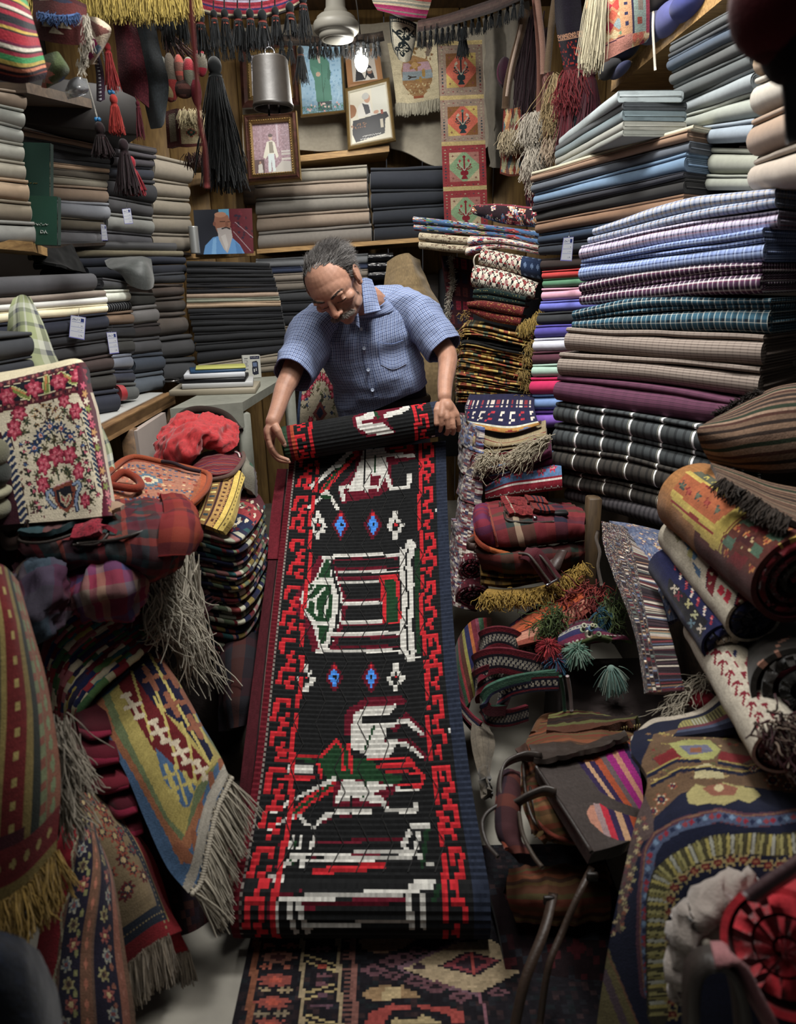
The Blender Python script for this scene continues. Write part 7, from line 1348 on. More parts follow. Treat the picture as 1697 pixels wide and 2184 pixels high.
def navyf(c):
 q=lambda x,y:(1000+x/2.44,1500+y/2.44);P=lambda pts,col:c.poly([q(*p)for p in pts],col,'px');S=lambda pts,w_,col:c.stroke([q(*p)for p in pts],w_/2.44,col,'px')
 c.a[:]=lin('#14182c')
 P([(900,300),(960,160),(1100,130),(1400,170),(1700,280),(1700,470),(1500,440),(1300,420),(1100,470),(960,600),(880,420)],'#5a4430')
 r=np.random.RandomState(6)
 for i in range(110):
  x,y=r.uniform(930,1700),r.uniform(150,430);c.disc(*q(x,y),r.uniform(4,9),r.uniform(2,4),['#8a7a3a','#6a2024','#a08a50','#3a2a2c','#7a5a34','#4a4a2a','#8a4a2a'][r.randint(7)],5,.3,'px',r.rand()*6)
 P([(1040,210),(1120,190),(1250,190),(1310,240),(1270,290),(1150,300),(1080,260)],'#8a8a4a');P([(1090,220),(1240,215),(1270,250),(1150,270)],'#5a5a70');P([(1150,230),(1210,230),(1210,255),(1150,255)],'#7a4a30')
 P([(960,290),(1060,230),(1110,290),(1010,340)],'#6a1c20');P([(1310,250),(1500,280),(1400,320),(1290,290)],'#6a1c20');P([(1180,330),(1240,310),(1310,340),(1330,390),(1170,390)],'#a0966c')
 for pts in([(950,430),(1100,350),(1250,340),(1420,370),(1600,330)],[(930,380),(1080,300),(1200,300)],[(1300,310),(1450,340),(1600,300),(1697,330)]):S(pts,16,'#15182c');S([(x,y-14)for x,y in pts],7,'#8a7a3a')
 for(x,y,s)in((1000,500,44),(960,560,30),(1580,400,50),(1660,430,36),(1060,430,26),(1480,340,24)):c.flower(*q(x,y),s/2.44,s*.8/2.44,['#8a4a30','#a8a080','#1a2038','#6a2a28'],6,'px')
 P([(1130,470),(1180,420),(1250,440),(1320,410),(1400,430),(1480,440),(1520,480),(1460,520),(1400,500),(1330,530),(1250,520),(1190,530),(1140,520)],'#8f8550');P([(1210,440),(1310,415),(1400,440),(1380,480),(1260,480)],'#7a4a38');c.disc(*q(1300,440),10,8,'#a89a70',0,0,'px')
 P([(880,560),(900,440),(960,590),(960,690),(900,720),(860,860),(830,1000),(790,1200),(760,1180),(780,1000),(830,760)],'#4a3c3a')
 for i in range(40):t_=i/39;x,y=905-140*t_+r.uniform(-30,30),600+600*t_;c.disc(*q(x,y),7,6,['#7a4a38','#8a8458','#5a3038','#a09068'][i%4],5,.35,'px',i)
 band_=[(925,1500),(905,1250),(910,1000),(935,780),(980,700),(1100,630),(1300,580),(1450,610),(1600,600),(1750,570)]
 S(band_,74,'#4a2c38');S([(x+10,y+8)for x,y in band_],50,'#3f4a64');
 bp=smoothpath(np.array([(x,y,0)for x,y in band_]),46)
 for i,(x,y,_)in enumerate(bp):c.diamond(*q(x+8,y+6),7,7,['#7a1c2c','#1c2440','#5f7894','#7a3038'][i%4],0,'px')
 S([(x-16,y-24)for x,y in band_],8,'#6a4a3a')
 band2=[(985,1620),(975,1300),(980,1010),(1010,900),(1090,830),(1250,750),(1450,730),(1600,740),(1750,720)]
 S(band2,118,'#2f2c20');b2=smoothpath(np.array([(x,y,0)for x,y in band2]),72);tt=nrm(np.gradient(b2,axis=0))
 for i,((x,y,_),(dx,dy,_))in enumerate(zip(b2,tt)):S([(x+dy*46+6,y-dx*46),(x-dy*46,y+dx*46)],18,['#85804a','#3f3c26','#8e8440','#8a8c80','#6a6434'][i%5])
 b3=smoothpath(np.array([(x,y,0)for x,y in[(1060,1620),(1045,1300),(1050,1010),(1090,930),(1180,870),(1310,825),(1450,815),(1580,845),(1750,800)]]),22)
 for(x,y,_)in b3:c.disc(*q(x,y),19,15,'#8a7c4c',6,.25,'px');c.disc(*q(x,y),10,7,'#5f2020',0,0,'px');c.disc(*q(x,y+2),5,3,'#8a5a3a',0,0,'px')
 P([(720,1250),(740,1320),(870,1640),(870,1760),(640,1760),(660,1500)],'#5c5434');S([(715,1290),(800,1480),(880,1680)],10,'#6a4a34');S([(700,1400),(780,1600),(820,1700)],40,'#4a3c44')
nf=[[(1352,1560,1.24),(1440,1535,1.28),(1540,1540,1.28),(1640,1560,1.26),(1760,1580,1.22)],[(1345,1600,1.16),(1440,1590,1.15),(1540,1600,1.14),(1640,1620,1.12),(1760,1640,1.08)],[(1380,1660,1.08),(1450,1670,1.06),(1540,1670,1.04),(1640,1690,1.02),(1760,1710,.99)],[(1352,1760,1.01),(1430,1750,.98),(1530,1740,.96),(1640,1750,.94),(1760,1770,.91)],[(1330,1860,.96),(1400,1850,.93),(1520,1850,.9),(1640,1860,.88),(1760,1880,.85)],[(1300,2000,.91),(1380,2000,.88),(1500,2010,.85),(1640,2010,.83),(1760,2010,.8)],[(1262,2260,.84),(1370,2260,.81),(1500,2260,.79),(1640,2260,.77),(1760,2260,.75)]]
o,PN=drape('floral_carpet',nf,230,190,'#14182c',navyf,'large navy carpet with floral medallion and yellow border draped over the heap',thick=.014,rip=.004,rs=7,seed=50,back='#2a2430')
def rimf(c):
 c.rect(0,0,1,.22,'#9a9080');c.rect(0,.22,1,.36,'#14182c');c.rect(0,.36,1,.66,'#6a643a')
 for u in np.arange(0,1,.028):c.rect(u,.38,u+.012,.64,['#3a3620','#8a8a78','#8a8244'][int(u*100)%3])
 c.rect(0,.66,1,.74,'#5a2a34');c.rect(0,.74,1,.84,'#3a4258');c.rect(0,.84,1,1,'#14182c')
drape('floral_carpet',[[(1345,1570,1.26),(1390,1535,1.3),(1440,1528,1.32),(1495,1512,1.34),(1540,1472,1.38)],[(1342,1590,1.22),(1395,1555,1.25),(1450,1545,1.26),(1510,1530,1.28),(1565,1495,1.3)],[(1345,1615,1.18),(1400,1580,1.19),(1460,1570,1.19),(1530,1560,1.2),(1600,1545,1.2)]],40,70,'#14182c',rimf,'pale selvedge and yellow border of the carpet behind the navy one',thick=.014,seed=52)
g=strands(np.repeat(np.array(px([(1470,1470,1.38),(1500,1450,1.4),(1455,1500,1.36)])),40,0)+RS.normal(size=(120,3))*.008,(-.7,-.3,.1),.06,.0012,'#9a917f',seed=57,spread=.4,curl=.12,seg=8,droop=.6)
blob(W(1490,1490,1.38),(.04,.03,.018),'#7a1424',g=g,noise=.1);tag(g.mk('rug_corner',KNIT),'white stringy rug corner with red spot beside the pale selvedge','rug corner')
t=thing('fleece_hem',W(1480,2150,.78),'ruffled white fleece hem hanging over the navy carpet','fleece')
g=tube(px([(1600,1880,.8),(1540,1900,.79),(1500,1935,.78),(1462,1985,.77),(1446,2060,.76),(1444,2130,.75)]),[.012,.022,.026,.026,.02,.012],12,'#8a8078',samples=40)
g.V[-1]=g.V[-1]+np.stack([crease(g.V[-1],.01,150,1),wob(g.V[-1],.006,150,2),crease(g.V[-1],.01,150,3)],-1);g.mk('ruffle',fabric('fleece',.95,.6,200,.3,.1,.1),t)
shell('lining',[[(1600,1900,.79),(1540,1925,.78),(1500,1960,.77)],[(1610,1960,.78),(1550,1975,.77),(1490,2010,.76)],[(1580,2060,.77),(1520,2060,.76),(1470,2080,.755)]],20,20,fabric('fleece',.95,.6,200,.3,.1,.1),t,'#8f867c',thick=.01)
for x,y in((1507,2012),(1498,2030)):blob(W(x,y,.745),(.007,.006,.007),'#c0b8a8',g=(g:=G()));g.mk('bead',simple('pearl','#b8b0a0',.2),t)
spiral_roll('felt_roll',W(1672,2030,.64),W(1730,1960,.95),.074,'#9a1622',['#a01824','#8a121e','#b02030'],'bright red rolled felt at the bottom corner',turns=2.6,h=60,w=30,endlayer='#7a0f18',gap=.85,core=.1)
t=thing('leather_strap',W(1560,2184,.62),'dark leather strap loop with pink lining at the bottom corner','strap')
ribbon(px([(1478,2260,.62),(1472,2150,.63),(1480,2070,.64),(1510,2045,.64),(1545,2055,.63),(1575,2120,.62),(1590,2260,.6)]),.032,.008,(.1,-1,.1),'#2a2420',samples=40).mk('strap_length',LEATHER,t)
ribbon(px([(1520,2036,.635),(1560,2040,.63),(1600,2110,.62),(1640,2180,.61),(1680,2250,.6)]),.03,.008,(.5,-1,.1),'#8a5a5c',samples=30).mk('lining',KNIT,t)
ribbon(px([(1600,1915,.66),(1650,1880,.66),(1740,1820,.66)]),.05,.012,(0,-.4,1),'#3a2226',samples=16).mk('strap_end',LEATHER,t)
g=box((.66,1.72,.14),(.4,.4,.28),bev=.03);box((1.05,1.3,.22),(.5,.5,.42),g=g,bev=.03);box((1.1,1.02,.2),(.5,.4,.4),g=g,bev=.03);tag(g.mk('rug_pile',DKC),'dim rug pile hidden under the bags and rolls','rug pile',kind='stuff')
def flat(name,q,h,w,bg,paint,parent=None,mat=PAPER,thick=.004,back='#3a3028',off=0.,label=None,cat=None):
 """a flat panel from 4 world corners TL TR BR BL"""
 TL,TR,BR,BL=[np.array(x)for x in q];u=np.linspace(0,1,w+1)[None,:,None];v=np.linspace(0,1,h+1)[:,None,None]
 P=(TL*(1-u)+TR*u)*(1-v)+(BL*(1-u)+BR*u)*v;P=P+gridN(P)*off
 c=Canvas(h,w,bg,P)
 if paint:paint(c)
 o=sheetG(P,c.a,thick,back).mk(name,mat,parent)
 if label:tag(o,label,cat)
 return o
GOLD=simple('gilt','#8f7440',.4,.55,bump=.3,bscale=60,var=.3);DFR=wood('mahogany','#2a1512','#4a2820',(6,6,6),.35)
def picture(label,corners,Y0,Y1,frames,paint,h=80,w=60,beads=None,name='framed_picture'):
 q=[W(*corners[0],Y0),W(*corners[1],Y0),W(*corners[2],Y1),W(*corners[3],Y1)]
 t=thing(name,(q[2]+q[3])/2,label,'picture')
 TL,TR,BR,BL=q;cen=sum(q)/4;n=nrm(np.cross(BL-TL,TR-TL));n=n if n@(CAM-cen)>0 else-n
 def inset(f):return[p+nrm((TR-TL)*(1 if k in(0,3)else-1))*f+nrm((BL-TL)*(1 if k in(0,1)else-1))*f for k,p in enumerate(q)]
 pos=0
 for k,(wd,mat,ht)in enumerate(frames):
  a,b=inset(pos),inset(pos+wd);g=G()
  V=[*[p-n*.012 for p in a],*[p+n*(ht*.5)for p in a],*[(p+r_)/2+n*ht for p,r_ in zip(a,b)],*[p+n*ht*.4 for p in b],*[p-n*.012 for p in b]]
  F=[]
  for L in range(4):
   for e in range(4):F.append((L*4+e,L*4+(e+1)%4,L*4+4+(e+1)%4,L*4+4+e))
  g.add(V,F);g.mk('frame',mat,t,False);pos+=wd
  if beads==k:
   g=G();m=[(p+r_)/2+n*(ht+.001)for p,r_ in zip(a,b)]
   for e in range(4):
    L_=np.linalg.norm(m[(e+1)%4]-m[e]);
    for s_ in np.linspace(0,1,max(2,int(L_/.011))):blob(m[e]+(m[(e+1)%4]-m[e])*s_,(.004,)*3,'#c9a45c',g=g,nu=6,nv=5)
   g.mk('bead_edge',BRASS,t)
 flat('picture_sheet',inset(pos),h,w,'#888888',paint,t,off=-.004)
 return t
GI,DK_=GOLD,DFR
def wall_cloth(name,ctrl,h,w,col,label,seed,rip=.02,rs=5,mat=CLOTH,thick=.006):return drape(name,ctrl,h,w,col,lambda c:None,label,'drape',thick,mat,rip=rip,rs=rs,seed=seed,age=.03)
wall_cloth('wall_drape',[[(520,62,4.4),(640,52,4.4),(760,58,4.4),(860,50,4.4),(1000,62,4.36),(1090,66,4.3)],[(520,150,4.4),(640,150,4.4),(760,150,4.4),(860,150,4.4),(960,160,4.38),(1090,150,4.3)],[(520,240,4.4),(640,250,4.4),(745,250,4.39),(850,250,4.4),(950,250,4.36),(1090,250,4.3)],[(520,335,4.36),(650,325,4.33),(735,322,4.36),(845,325,4.3),(915,348,4.2),(1000,352,4.2),(1085,355,4.25)][:6]],50,90,'#a39a88','wrinkled beige cloth covering the upper back wall',61,rip=.05,rs=6)
wall_cloth('curtain',[[(1030,40,4.12),(1050,30,4.05),(1075,20,4.08),(1100,10,4.),(1130,0,4.05)],[(1035,150,4.1),(1052,150,4.02),(1075,150,4.08),(1100,150,4.),(1130,150,4.05)],[(1038,250,4.08),(1054,255,4.),(1078,255,4.06),(1100,255,4.),(1130,255,4.05)],[(1040,355,4.08),(1056,358,4.),(1080,358,4.06),(1100,358,4.),(1130,358,4.05)]],40,44,'#6d675c','grey beige curtain hanging beside the vase panels',62,rip=.02,rs=22)
g=box((.62,4.25,.95),(.7,.3,1.1),bev=.01);tag(g.mk('black_cloth_bale',simple('black_cloth','#121317',.9)),'black cloth bale standing behind the rug column','bale')
box((.05,4.42,1.02),(1.5,.06,.9),g=(g:=G()));tag(g.mk('backing_board',DARKW),'dark board behind the low shelf of bolts','board')
g=box((-.62,4.44,1.99),(.52,.06,.22));tag(g.mk('backing_board',DARKW),'dark board in the corner under the grey shelf','board')
def skin(c,u,v,r,col='#9a6a50',asp=1.3):c.disc(u,v,r,r*asp*.75,col)
def p_land(c):
 c.a[:]=lin('#a8a8b0');c.rect(0,0,1,.35,'#8a8a90');c.speck(.4,['#6a6a70','#9a9aa0','#50505a'],1,mask=c.v<.38,cell=2);c.disc(.5,.3,.5,.12,'#5c5c60',7,.3);c.rect(0,.62,1,.7,'#85858c')
 for u,v in((.1,.5),(.22,.52),(.3,.48),(.16,.62)):c.disc(u,v,.08,.07,'#50545a',5,.3)
picture('grey snowy landscape in dark and gilt frame behind the hanging bell',[(510,94),(630,84),(640,225),(517,232)],4.22,4.2,[(.035,DK_,.026),(.022,GI,.018)],p_land,beads=1)
def p_coat(c):
 for i in range(20):c.rect(0,i/20,1,(i+1)/20,np.array(lin('#7fa8c4'))*(1-.25*abs(i-8)/10)+np.array(lin('#9fb8c4'))*.15)
 c.speck(.25,['#8fb4cc','#6f9cbc'],3,cell=3)
 c.poly([(.28,.16),(.58,.14),(.72,.28),(.7,.5),(.73,.83),(.36,.84),(.33,.5),(.25,.35),(.24,.24)],'#3d7a66');c.poly([(.28,.3),(.4,.34),(.52,.42),(.48,.47),(.36,.43)],'#44846e');c.poly([(.68,.3),(.74,.42),(.7,.55),(.64,.5)],'#2f6655');c.stroke([(.52,.3),(.53,.82)],.015,'#285a4a');c.stroke([(.6,.5),(.55,.66)],.01,'#285a4a')
 c.poly([(.4,.14),(.5,.12),(.5,.27),(.46,.27)],'#c0b0a0');skin(c,.46,.09,.075,'#8a5c4a');c.disc(.43,.43,.055,.035,'#b89880');c.rect(.38,.84,.72,.97,'#3a4a4c')
 r=np.random.RandomState(2);c.speck(.5,['#3a6a5a','#5a9080','#4a7a88'],4,mask=c.v>.88,cell=1)
 for i in range(26):c.disc(r.rand(),r.uniform(.86,.98),.02,.015,['#d0a0a0','#d8c0b8','#3f7a5a'][i%3])
 for i in range(16):a=i/15.;c.stroke([(.74+.14*math.sin(a*2.6),.5+.36*a),(.79+.15*math.sin(a*2.6),.48+.36*a)],.008,'#9fc0d0')
picture('painting of a person in a long green coat against blue sky',[(631,92),(729,84),(738,240),(641,250)],4.2,4.18,[(.012,GI,.016)],p_coat,110,74)
def p_old(c):
 c.a[:]=lin('#b8b2a8');c.poly([(.2,.3),(.5,.2),(.8,.4),(.9,.9),(.1,.95)],'#2a2a2e');c.poly([(.35,.15),(.55,.1),(.6,.5),(.5,.9),(.38,.6)],'#cfcac0');skin(c,.72,.62,.1,'#8d6a58');c.disc(.72,.54,.11,.06,'#c0bcb4');c.poly([(.6,.75),(.72,.9),(.62,.98),(.5,.95)],'#c8c4bc')
picture('portrait of an old person in black, wavy tan frame, beside the bulb',[(735,110),(808,104),(818,182),(742,190)],4.24,4.22,[(.03,simple('tan_wood','#a8784c',.5),.016)],p_old)
def p_sit(c):
 c.a[:]=lin('#c4bfae');c.rect(.6,0,1,.58,'#bdbdb2');c.disc(.02,.36,.14,.13,'#8a5a34')
 c.poly([(.24,.27),(.4,.22),(.54,.28),(.58,.5),(.2,.52),(.18,.36)],'#c8c6c0');c.poly([(.32,.24),(.4,.28),(.5,.3),(.53,.46),(.4,.48),(.36,.34)],'#3a3c44');skin(c,.47,.18,.085,'#b0846a');c.disc(.43,.13,.1,.065,'#a8a8a4');c.poly([(.38,.49),(.55,.47),(.72,.45),(.72,.5),(.55,.53)],'#c2c0ba');c.disc(.68,.47,.07,.035,'#b0846a')
 c.poly([(.05,.55),(.95,.5),(1,.6),(.9,.63),(.85,.9),(.1,.98),(.02,.8)],'#20222a');c.rect(.76,.62,.84,.78,'#b0a898');c.speck(.2,['#7a4a2c','#8a5c34'],2,mask=(c.v>.62)&(c.v<.72)&(c.u<.4),cell=2);c.rect(.8,.45,.86,.53,'#8a3c28')
 for y0,a,b in((.885,.28,.75),(.935,.22,.8)):
  for i in range(22):u=a+(b-a)*i/22;c.stroke([(u,y0+.008*math.sin(i*1.9)),(u+.016,y0+.01*math.cos(i*2.3))],.009,'#c8c8c4')
picture('photo of a seated person in waistcoat at a dark table, gilt frame',[(735,190),(830,166),(844,300),(742,320)],4.16,4.13,[(.016,GI,.016),(.008,simple('ivory','#c9c4b2',.5),.01)],p_sit,110,80)
def p_white(c):
 c.a[:]=lin('#80646c');c.speck(.5,['#8a6c74','#745860','#907680'],1,cell=3);c.stroke([(.66,0),(.66,.45)],.05,'#9a8890');c.stroke([(.2,0),(.2,.6)],.05,'#8a7078');c.rect(0,.7,.26,1,'#4a3434');c.poly([(.55,.9),(.75,.75),(1,.78),(1,1),(.4,1)],'#9a948c');c.rect(.74,.55,1,.58,'#a8a09a');c.rect(.74,.6,1,.64,'#a09890');c.rect(.74,.7,1,.74,'#aaa29a')
 c.poly([(.36,.36),(.5,.33),(.58,.38),(.66,.66),(.6,.7),(.56,.6),(.5,.64),(.38,.62),(.3,.7),(.24,.66)],'#b4b0a0');c.poly([(.42,.36),(.52,.36),(.54,.58),(.42,.58)],'#726a5c');skin(c,.47,.27,.055,'#a08474');c.disc(.47,.235,.06,.035,'#4a3c38');c.poly([(.38,.6),(.54,.6),(.56,.95),(.48,.96),(.46,.68),(.44,.96),(.36,.96)],'#aab4b4');c.poly([(.1,.8),(.2,.78),(.22,.97),(.08,.97)],'#a09c94');skin(c,.15,.76,.03,'#8a6a54')
picture('large ornate gilt frame with photo of a standing person in white',[(517,247),(633,238),(643,385),(527,394)],3.86,3.8,[(.007,GI,.02),(.022,DK_,.03),(.016,GI,.024)],p_white,120,96,beads=2)
def p_beard(c):
 c.a[:]=lin('#171b26');c.rect(.6,0,1,1,'#5a1420');c.rect(.42,0,.6,.35,'#4a8fb0')
 r=np.random.RandomState(3)
 for i in range(26):c.disc(r.uniform(.66,1),r.uniform(0,.75),.03,.035,['#2a1626','#1f1830','#6a1a28'][i%3],5,.3)
 c.stroke([(.7,.3),(1,.65)],.012,'#a0868c');c.stroke([(.66,.5),(.95,.95)],.012,'#9a868c')
 c.poly([(.12,1),(.16,.8),(.3,.62),(.45,.58),(.62,.62),(.76,.8),(.84,1)],'#4f87bd');c.poly([(.3,.66),(.36,.62),(.34,1),(.26,1)],'#6aa0cf');c.poly([(.68,.72),(.78,.86),(.8,1),(.7,1)],'#3f74a8')
 c.poly([(.36,.12),(.48,.08),(.58,.14),(.62,.3),(.6,.45),(.5,.55),(.38,.5),(.33,.3)],'#8f5c44');c.disc(.45,.12,.1,.06,'#a9765a');c.stroke([(.44,.27),(.52,.27)],.02,'#3a2018');c.stroke([(.56,.28),(.6,.28)],.02,'#3a2018');c.poly([(.53,.28),(.57,.28),(.58,.38),(.53,.38)],'#7a4a36');c.disc(.34,.32,.025,.05,'#7c4a38')
 c.poly([(.38,.42),(.5,.4),(.62,.42),(.64,.62),(.58,.86),(.54,.98),(.48,.9),(.4,.66)],'#a29a96');c.stroke([(.47,.43),(.54,.405),(.6,.44)],.03,'#2a2422');c.poly([(.44,.6),(.52,.55),(.56,.8),(.52,.94)],'#b4aeaa')
q=[W(412,448,3.72),W(537,444,3.8),W(541,540,3.8),W(419,543,3.72)]
flat('photo_print',q,110,140,'#171b26',p_beard,None,label='unframed photo of a bald bearded man in a blue shirt',cat='photo',thick=.006)
p0=W(417,541,3.62);s=3.62/FPX
g=lathe([(.0003,0)]+[(.009*s*1000*(1+.06*(k%2)),k*.0042*s*400)for k in range(31)],p0,24,'#a8aaa8');tag(g.mk('tin_can',simple('tin','#a8aaa8',.35,.6)),'small ribbed silver tin standing beside the bearded portrait','tin')
t=thing('wooden_box',W(455,345,3.98),'small reddish brown box with five pale studs on the grey shelf','box')
a,b,c_,d=W(433,326,3.98),W(503,322,4.02),W(503,342,4.02),W(433,346,3.98);bk_=np.array([0,.06,0])
hexa([d,c_,c_+bk_,d+bk_,a,b,b+bk_,a+bk_],g=(g:=G()));g.mk('box_body',wood('red_box','#4a1f18','#6d3226',(8,8,8)),t,False)
for k in range(5):blob((a+d)/2+((b+c_)-(a+d))/2*(.2+.15*k)+[0,-.003,-.002],(.004,)*3,'#c0b8a8',g=(g:=G()),nu=8,nv=6);g.mk('stud',PAPER,t)
bp_=W(583,235,3.1);sB=3.1/FPX;top=W(575,120,3.1);ax=nrm(top-bp_);Lb=np.linalg.norm(top-bp_)
t=thing('cowbell',bp_,'dark brass cylindrical bell hanging on a ring before the pictures','bell')
BELL=simple('aged_brass','#26211c',.45,0.,bump=.15,bscale=30,var=.3)
prof=[(.0005,Lb*.985),(26*sB,Lb*.985),(30*sB,Lb*.965),(32*sB,Lb*.93),(36.5*sB,Lb*.12),(37.5*sB,Lb*.11),(38.5*sB,Lb*.08),(37.5*sB,Lb*.02),(35*sB,Lb*.02),(34*sB,Lb*.1),(29*sB,Lb*.9),(.0005,Lb*.93)]
lathe(prof,bp_,36,g=(g:=G()),axis=ax);g.mk('bell_body',BELL,t)
tube([top+np.array([math.cos(a)*9*sB,0,9*sB*math.sin(a)+5*sB])for a in np.linspace(0,6.28,20)],1.6*sB,8,'#26221e',(g:=G()));g.mk('ring',METAL,t)
for dx in(-8,10):tube([bp_+[dx*sB,0,12*sB],bp_+[dx*sB*1.1,0,-10*sB*(1 if dx<0 else .6)]],2*sB,6,'#1f1c1a',(g:=G()));g.mk('clapper',METAL,t)
tube([top+[0,0,14*sB],W(566,60,3.1),W(560,-40,3.1)],.0012,5,'#6a6258',(g:=G()));g.mk('wire',METAL,t)
t=thing('ceiling_fan',W(718,86,3.5),'cream fan hub hanging from the ceiling above the pictures','fan')
sf=3.5/FPX;FAN=simple('cream_enamel','#77746a',.5)
prof=[(.0005,0),(24*sf,0),(30*sf,1*sf),(32*sf,6*sf),(32*sf,10*sf),(37*sf,11*sf),(41*sf,15*sf),(41.5*sf,24*sf),(40*sf,27*sf),(36*sf,29*sf),(35*sf,34*sf),(30*sf,38*sf),(22*sf,41*sf),(21*sf,46*sf),(18*sf,50*sf),(16*sf,80*sf),(15*sf,100*sf),(.0005,106*sf)]
lathe(prof,W(718,86,3.5),40,g=(g:=G()));g.mk('motor_housing',FAN,t)
lathe([(.0005,-.002),(23*sf,-.002),(26*sf,2*sf),(22*sf,4*sf)],W(718,86,3.5),32,g=(g:=G()));g.mk('hub_cap',simple('grey_enamel','#6b6960',.5),t)
tube([W(718,-10,3.5),W(718,-10,3.5)*[1,1,0]+[0,0,2.87]],.012,10,'#77746a',(g:=G()));g.mk('down_rod',METAL,t)
t=thing('light_bulb',W(771,105,3.72),'lit white bulb hanging on a flex in front of the pictures','bulb')
bc=W(771,152,3.72);sb=3.72/FPX
EM=simple('lit_bulb','#fff6e6',.3,emit=22)
lathe([(.0003,-2*sb),(7*sb,1*sb),(11.5*sb,8*sb),(12.5*sb,16*sb),(11.5*sb,24*sb),(10*sb,35*sb)],bc,24,g=(g:=G()));g.mk('globe',EM,t)
lathe([(10*sb,34*sb),(11*sb,36*sb),(9*sb,44*sb),(5*sb,48*sb),(2*sb,50*sb)],bc,20,'#2a2826',g=(g:=G()));g.mk('socket',PAINT,t)
tube([bc+[0,0,49*sb],W(762,20,3.72),W(750,-60,3.72)],.003,6,'#2a2826',(g:=G()));g.mk('flex',PAINT,t)
def tassel(x,y,hpx,wpx,Y,col,label,cord=None,name='tassel',band=None,n=70,seed=0,group=None,droop=.15,top=None,parts=True,rad=None):
 s=Y/FPX;p=W(x,y,Y)
 t=thing(name,p-[0,0,hpx*s],label,'tassel',group)
 hd=(13 if wpx>60 else min(wpx*.28,9.5))*s
 blob(p-[0,0,hd*1.],(hd,hd,hd*1.25),col,g=(g:=G()),nu=12,nv=9);tube([p-[0,0,hd*1.9],p-[0,0,hd*2.8]],[hd*.8,hd*1.],10,col,g);g.mk('tassel_head',YARN,t)
 r=np.random.RandomState(seed);a=r.uniform(0,6.28,n);rr=hd*np.sqrt(r.uniform(0,1,n))
 roots=p-[0,0,hd*2.5]+np.stack([np.cos(a)*rr,np.sin(a)*rr,0*a],1);sp=(wpx*.5*s-hd)/max(hpx*s-hd*2.5,.001)
 d=np.stack([np.cos(a)*sp*rr/hd*1.2,np.sin(a)*sp*rr/hd*1.2,-np.ones(n)],1)
 g=strands(roots,d,(hpx*s-hd*2.5),rad or max(.0011,wpx*s*.028),col if not isinstance(col,list)else col,seed=seed,spread=.06,droop=.05,seg=5,curl=.02,sides=4,taper=.9);g.mk('skirt',YARN,t)
 if band:
  g=G()
  for k,bcol in enumerate(band):tube([p-[0,0,hd*(2.+.55*k)-0.],p-[0,0,hd*(2.+.55*k+.4)]],hd*.95,10,bcol,g)
  g.mk('wrapping',YARN,t)
 if cord is not None:
  tube([p]+[W(*c_)for c_ in cord],.0022 if cord[-1][2]>2 else .0015,6,col if not isinstance(col,list)else '#2a2426',(g:=G()),samples=14);g.mk('cord',YARN,t)
 return t
BKT='#0f1214'
band('woven_garland',[(330,-60,2.45),(400,-8,2.45),(455,12,2.45),(520,18,2.45),(570,14,2.45),(620,-2,2.45),(660,-30,2.45)],.05,['#6a5a6a','#8a8496','#7a1c2a','#6a1624','#8a3040','#26244a','#7a1c2a','#6a1624','#8a8068','#2a2624'],'red and violet woven band sagging along the top',side=(0,0,1),samples=60,thick=.008)
fr=[(350,-2,70,22),(385,4,62,20),(425,26,62,30),(455,22,58,22),(478,20,62,24),(506,20,62,28),(532,20,60,26),(558,22,60,30),(586,15,54,24),(617,6,50,28),(645,-12,66,26),(372,-6,60,20),(250,-30,48,24),(300,-26,44,30),(318,-28,44,26),(332,-12,50,20),(273,-36,36,24)]
for k,(x,y,h,w_)in enumerate(fr):tassel(x,y,h,w_,2.42+.01*(k%3),BKT,'black tassel hanging from the front garland along the top',[(x,y-20,2.43)],'garland_tassel',['#5a2018','#1a1a1e','#6a2a1c'],60,k,'black tassels of the front garland')
ye=smoothpath(px([(55,-16,2.2),(100,-12,2.2),(150,-10,2.21),(200,-6,2.22),(260,-2,2.25),(320,0,2.28),(380,-6,2.32),(420,-10,2.35)]),190)
g=strands(np.repeat(ye,10,0)+RS.normal(size=(1900,3))*.007,(0,-.08,-1),.05,.0016,'#9a8430',seed=61,spread=.13,curl=.04,seg=5);tag(g.mk('yellow_fringe',YARN),'thick mustard yellow fringe running along the top','fringe',kind='stuff')
t=band('dark_garland',[(490,72,3.75),(560,82,3.72),(640,86,3.7),(720,88,3.7),(800,80,3.72),(818,76,3.72)],.04,['#26201c','#332a24','#3a3028','#2a2420','#201c1a'],'narrow dark band with small tassels before the pictures',side=(0,0,1),samples=40,thick=.006)
for k,x in enumerate([445,462,478,494,512,528,600,618,662,671,682,693,703,716,729,738,750,762,775,784,797,806]):
 tassel(x,90+3*math.sin(k*1.7)+(6 if x<540 else 0),24+(10 if x in(600,618)else 0),12+(6 if x in(600,618)else 0),3.69,BKT,'small black tassel on the garland before the pictures',[(x,78,3.7)],'garland_tassel',None,30,k,'small tassels before the pictures')
tassel(640,100,55,22,3.6,BKT,'single longer black tassel before the green coat painting',[(638,70,3.62)],'tassel',['#3a2018'],60,5)
band('dark_garland',[(890,56,3.75),(940,46,3.6),(1000,28,3.4),(1060,8,3.2),(1120,-20,3.05)],.045,['#2a1c1a','#3a2824','#40302a','#33231f','#241a18'],'dark band with small tassels rising towards the bag wall',side=(0,0,1),samples=40,thick=.006)
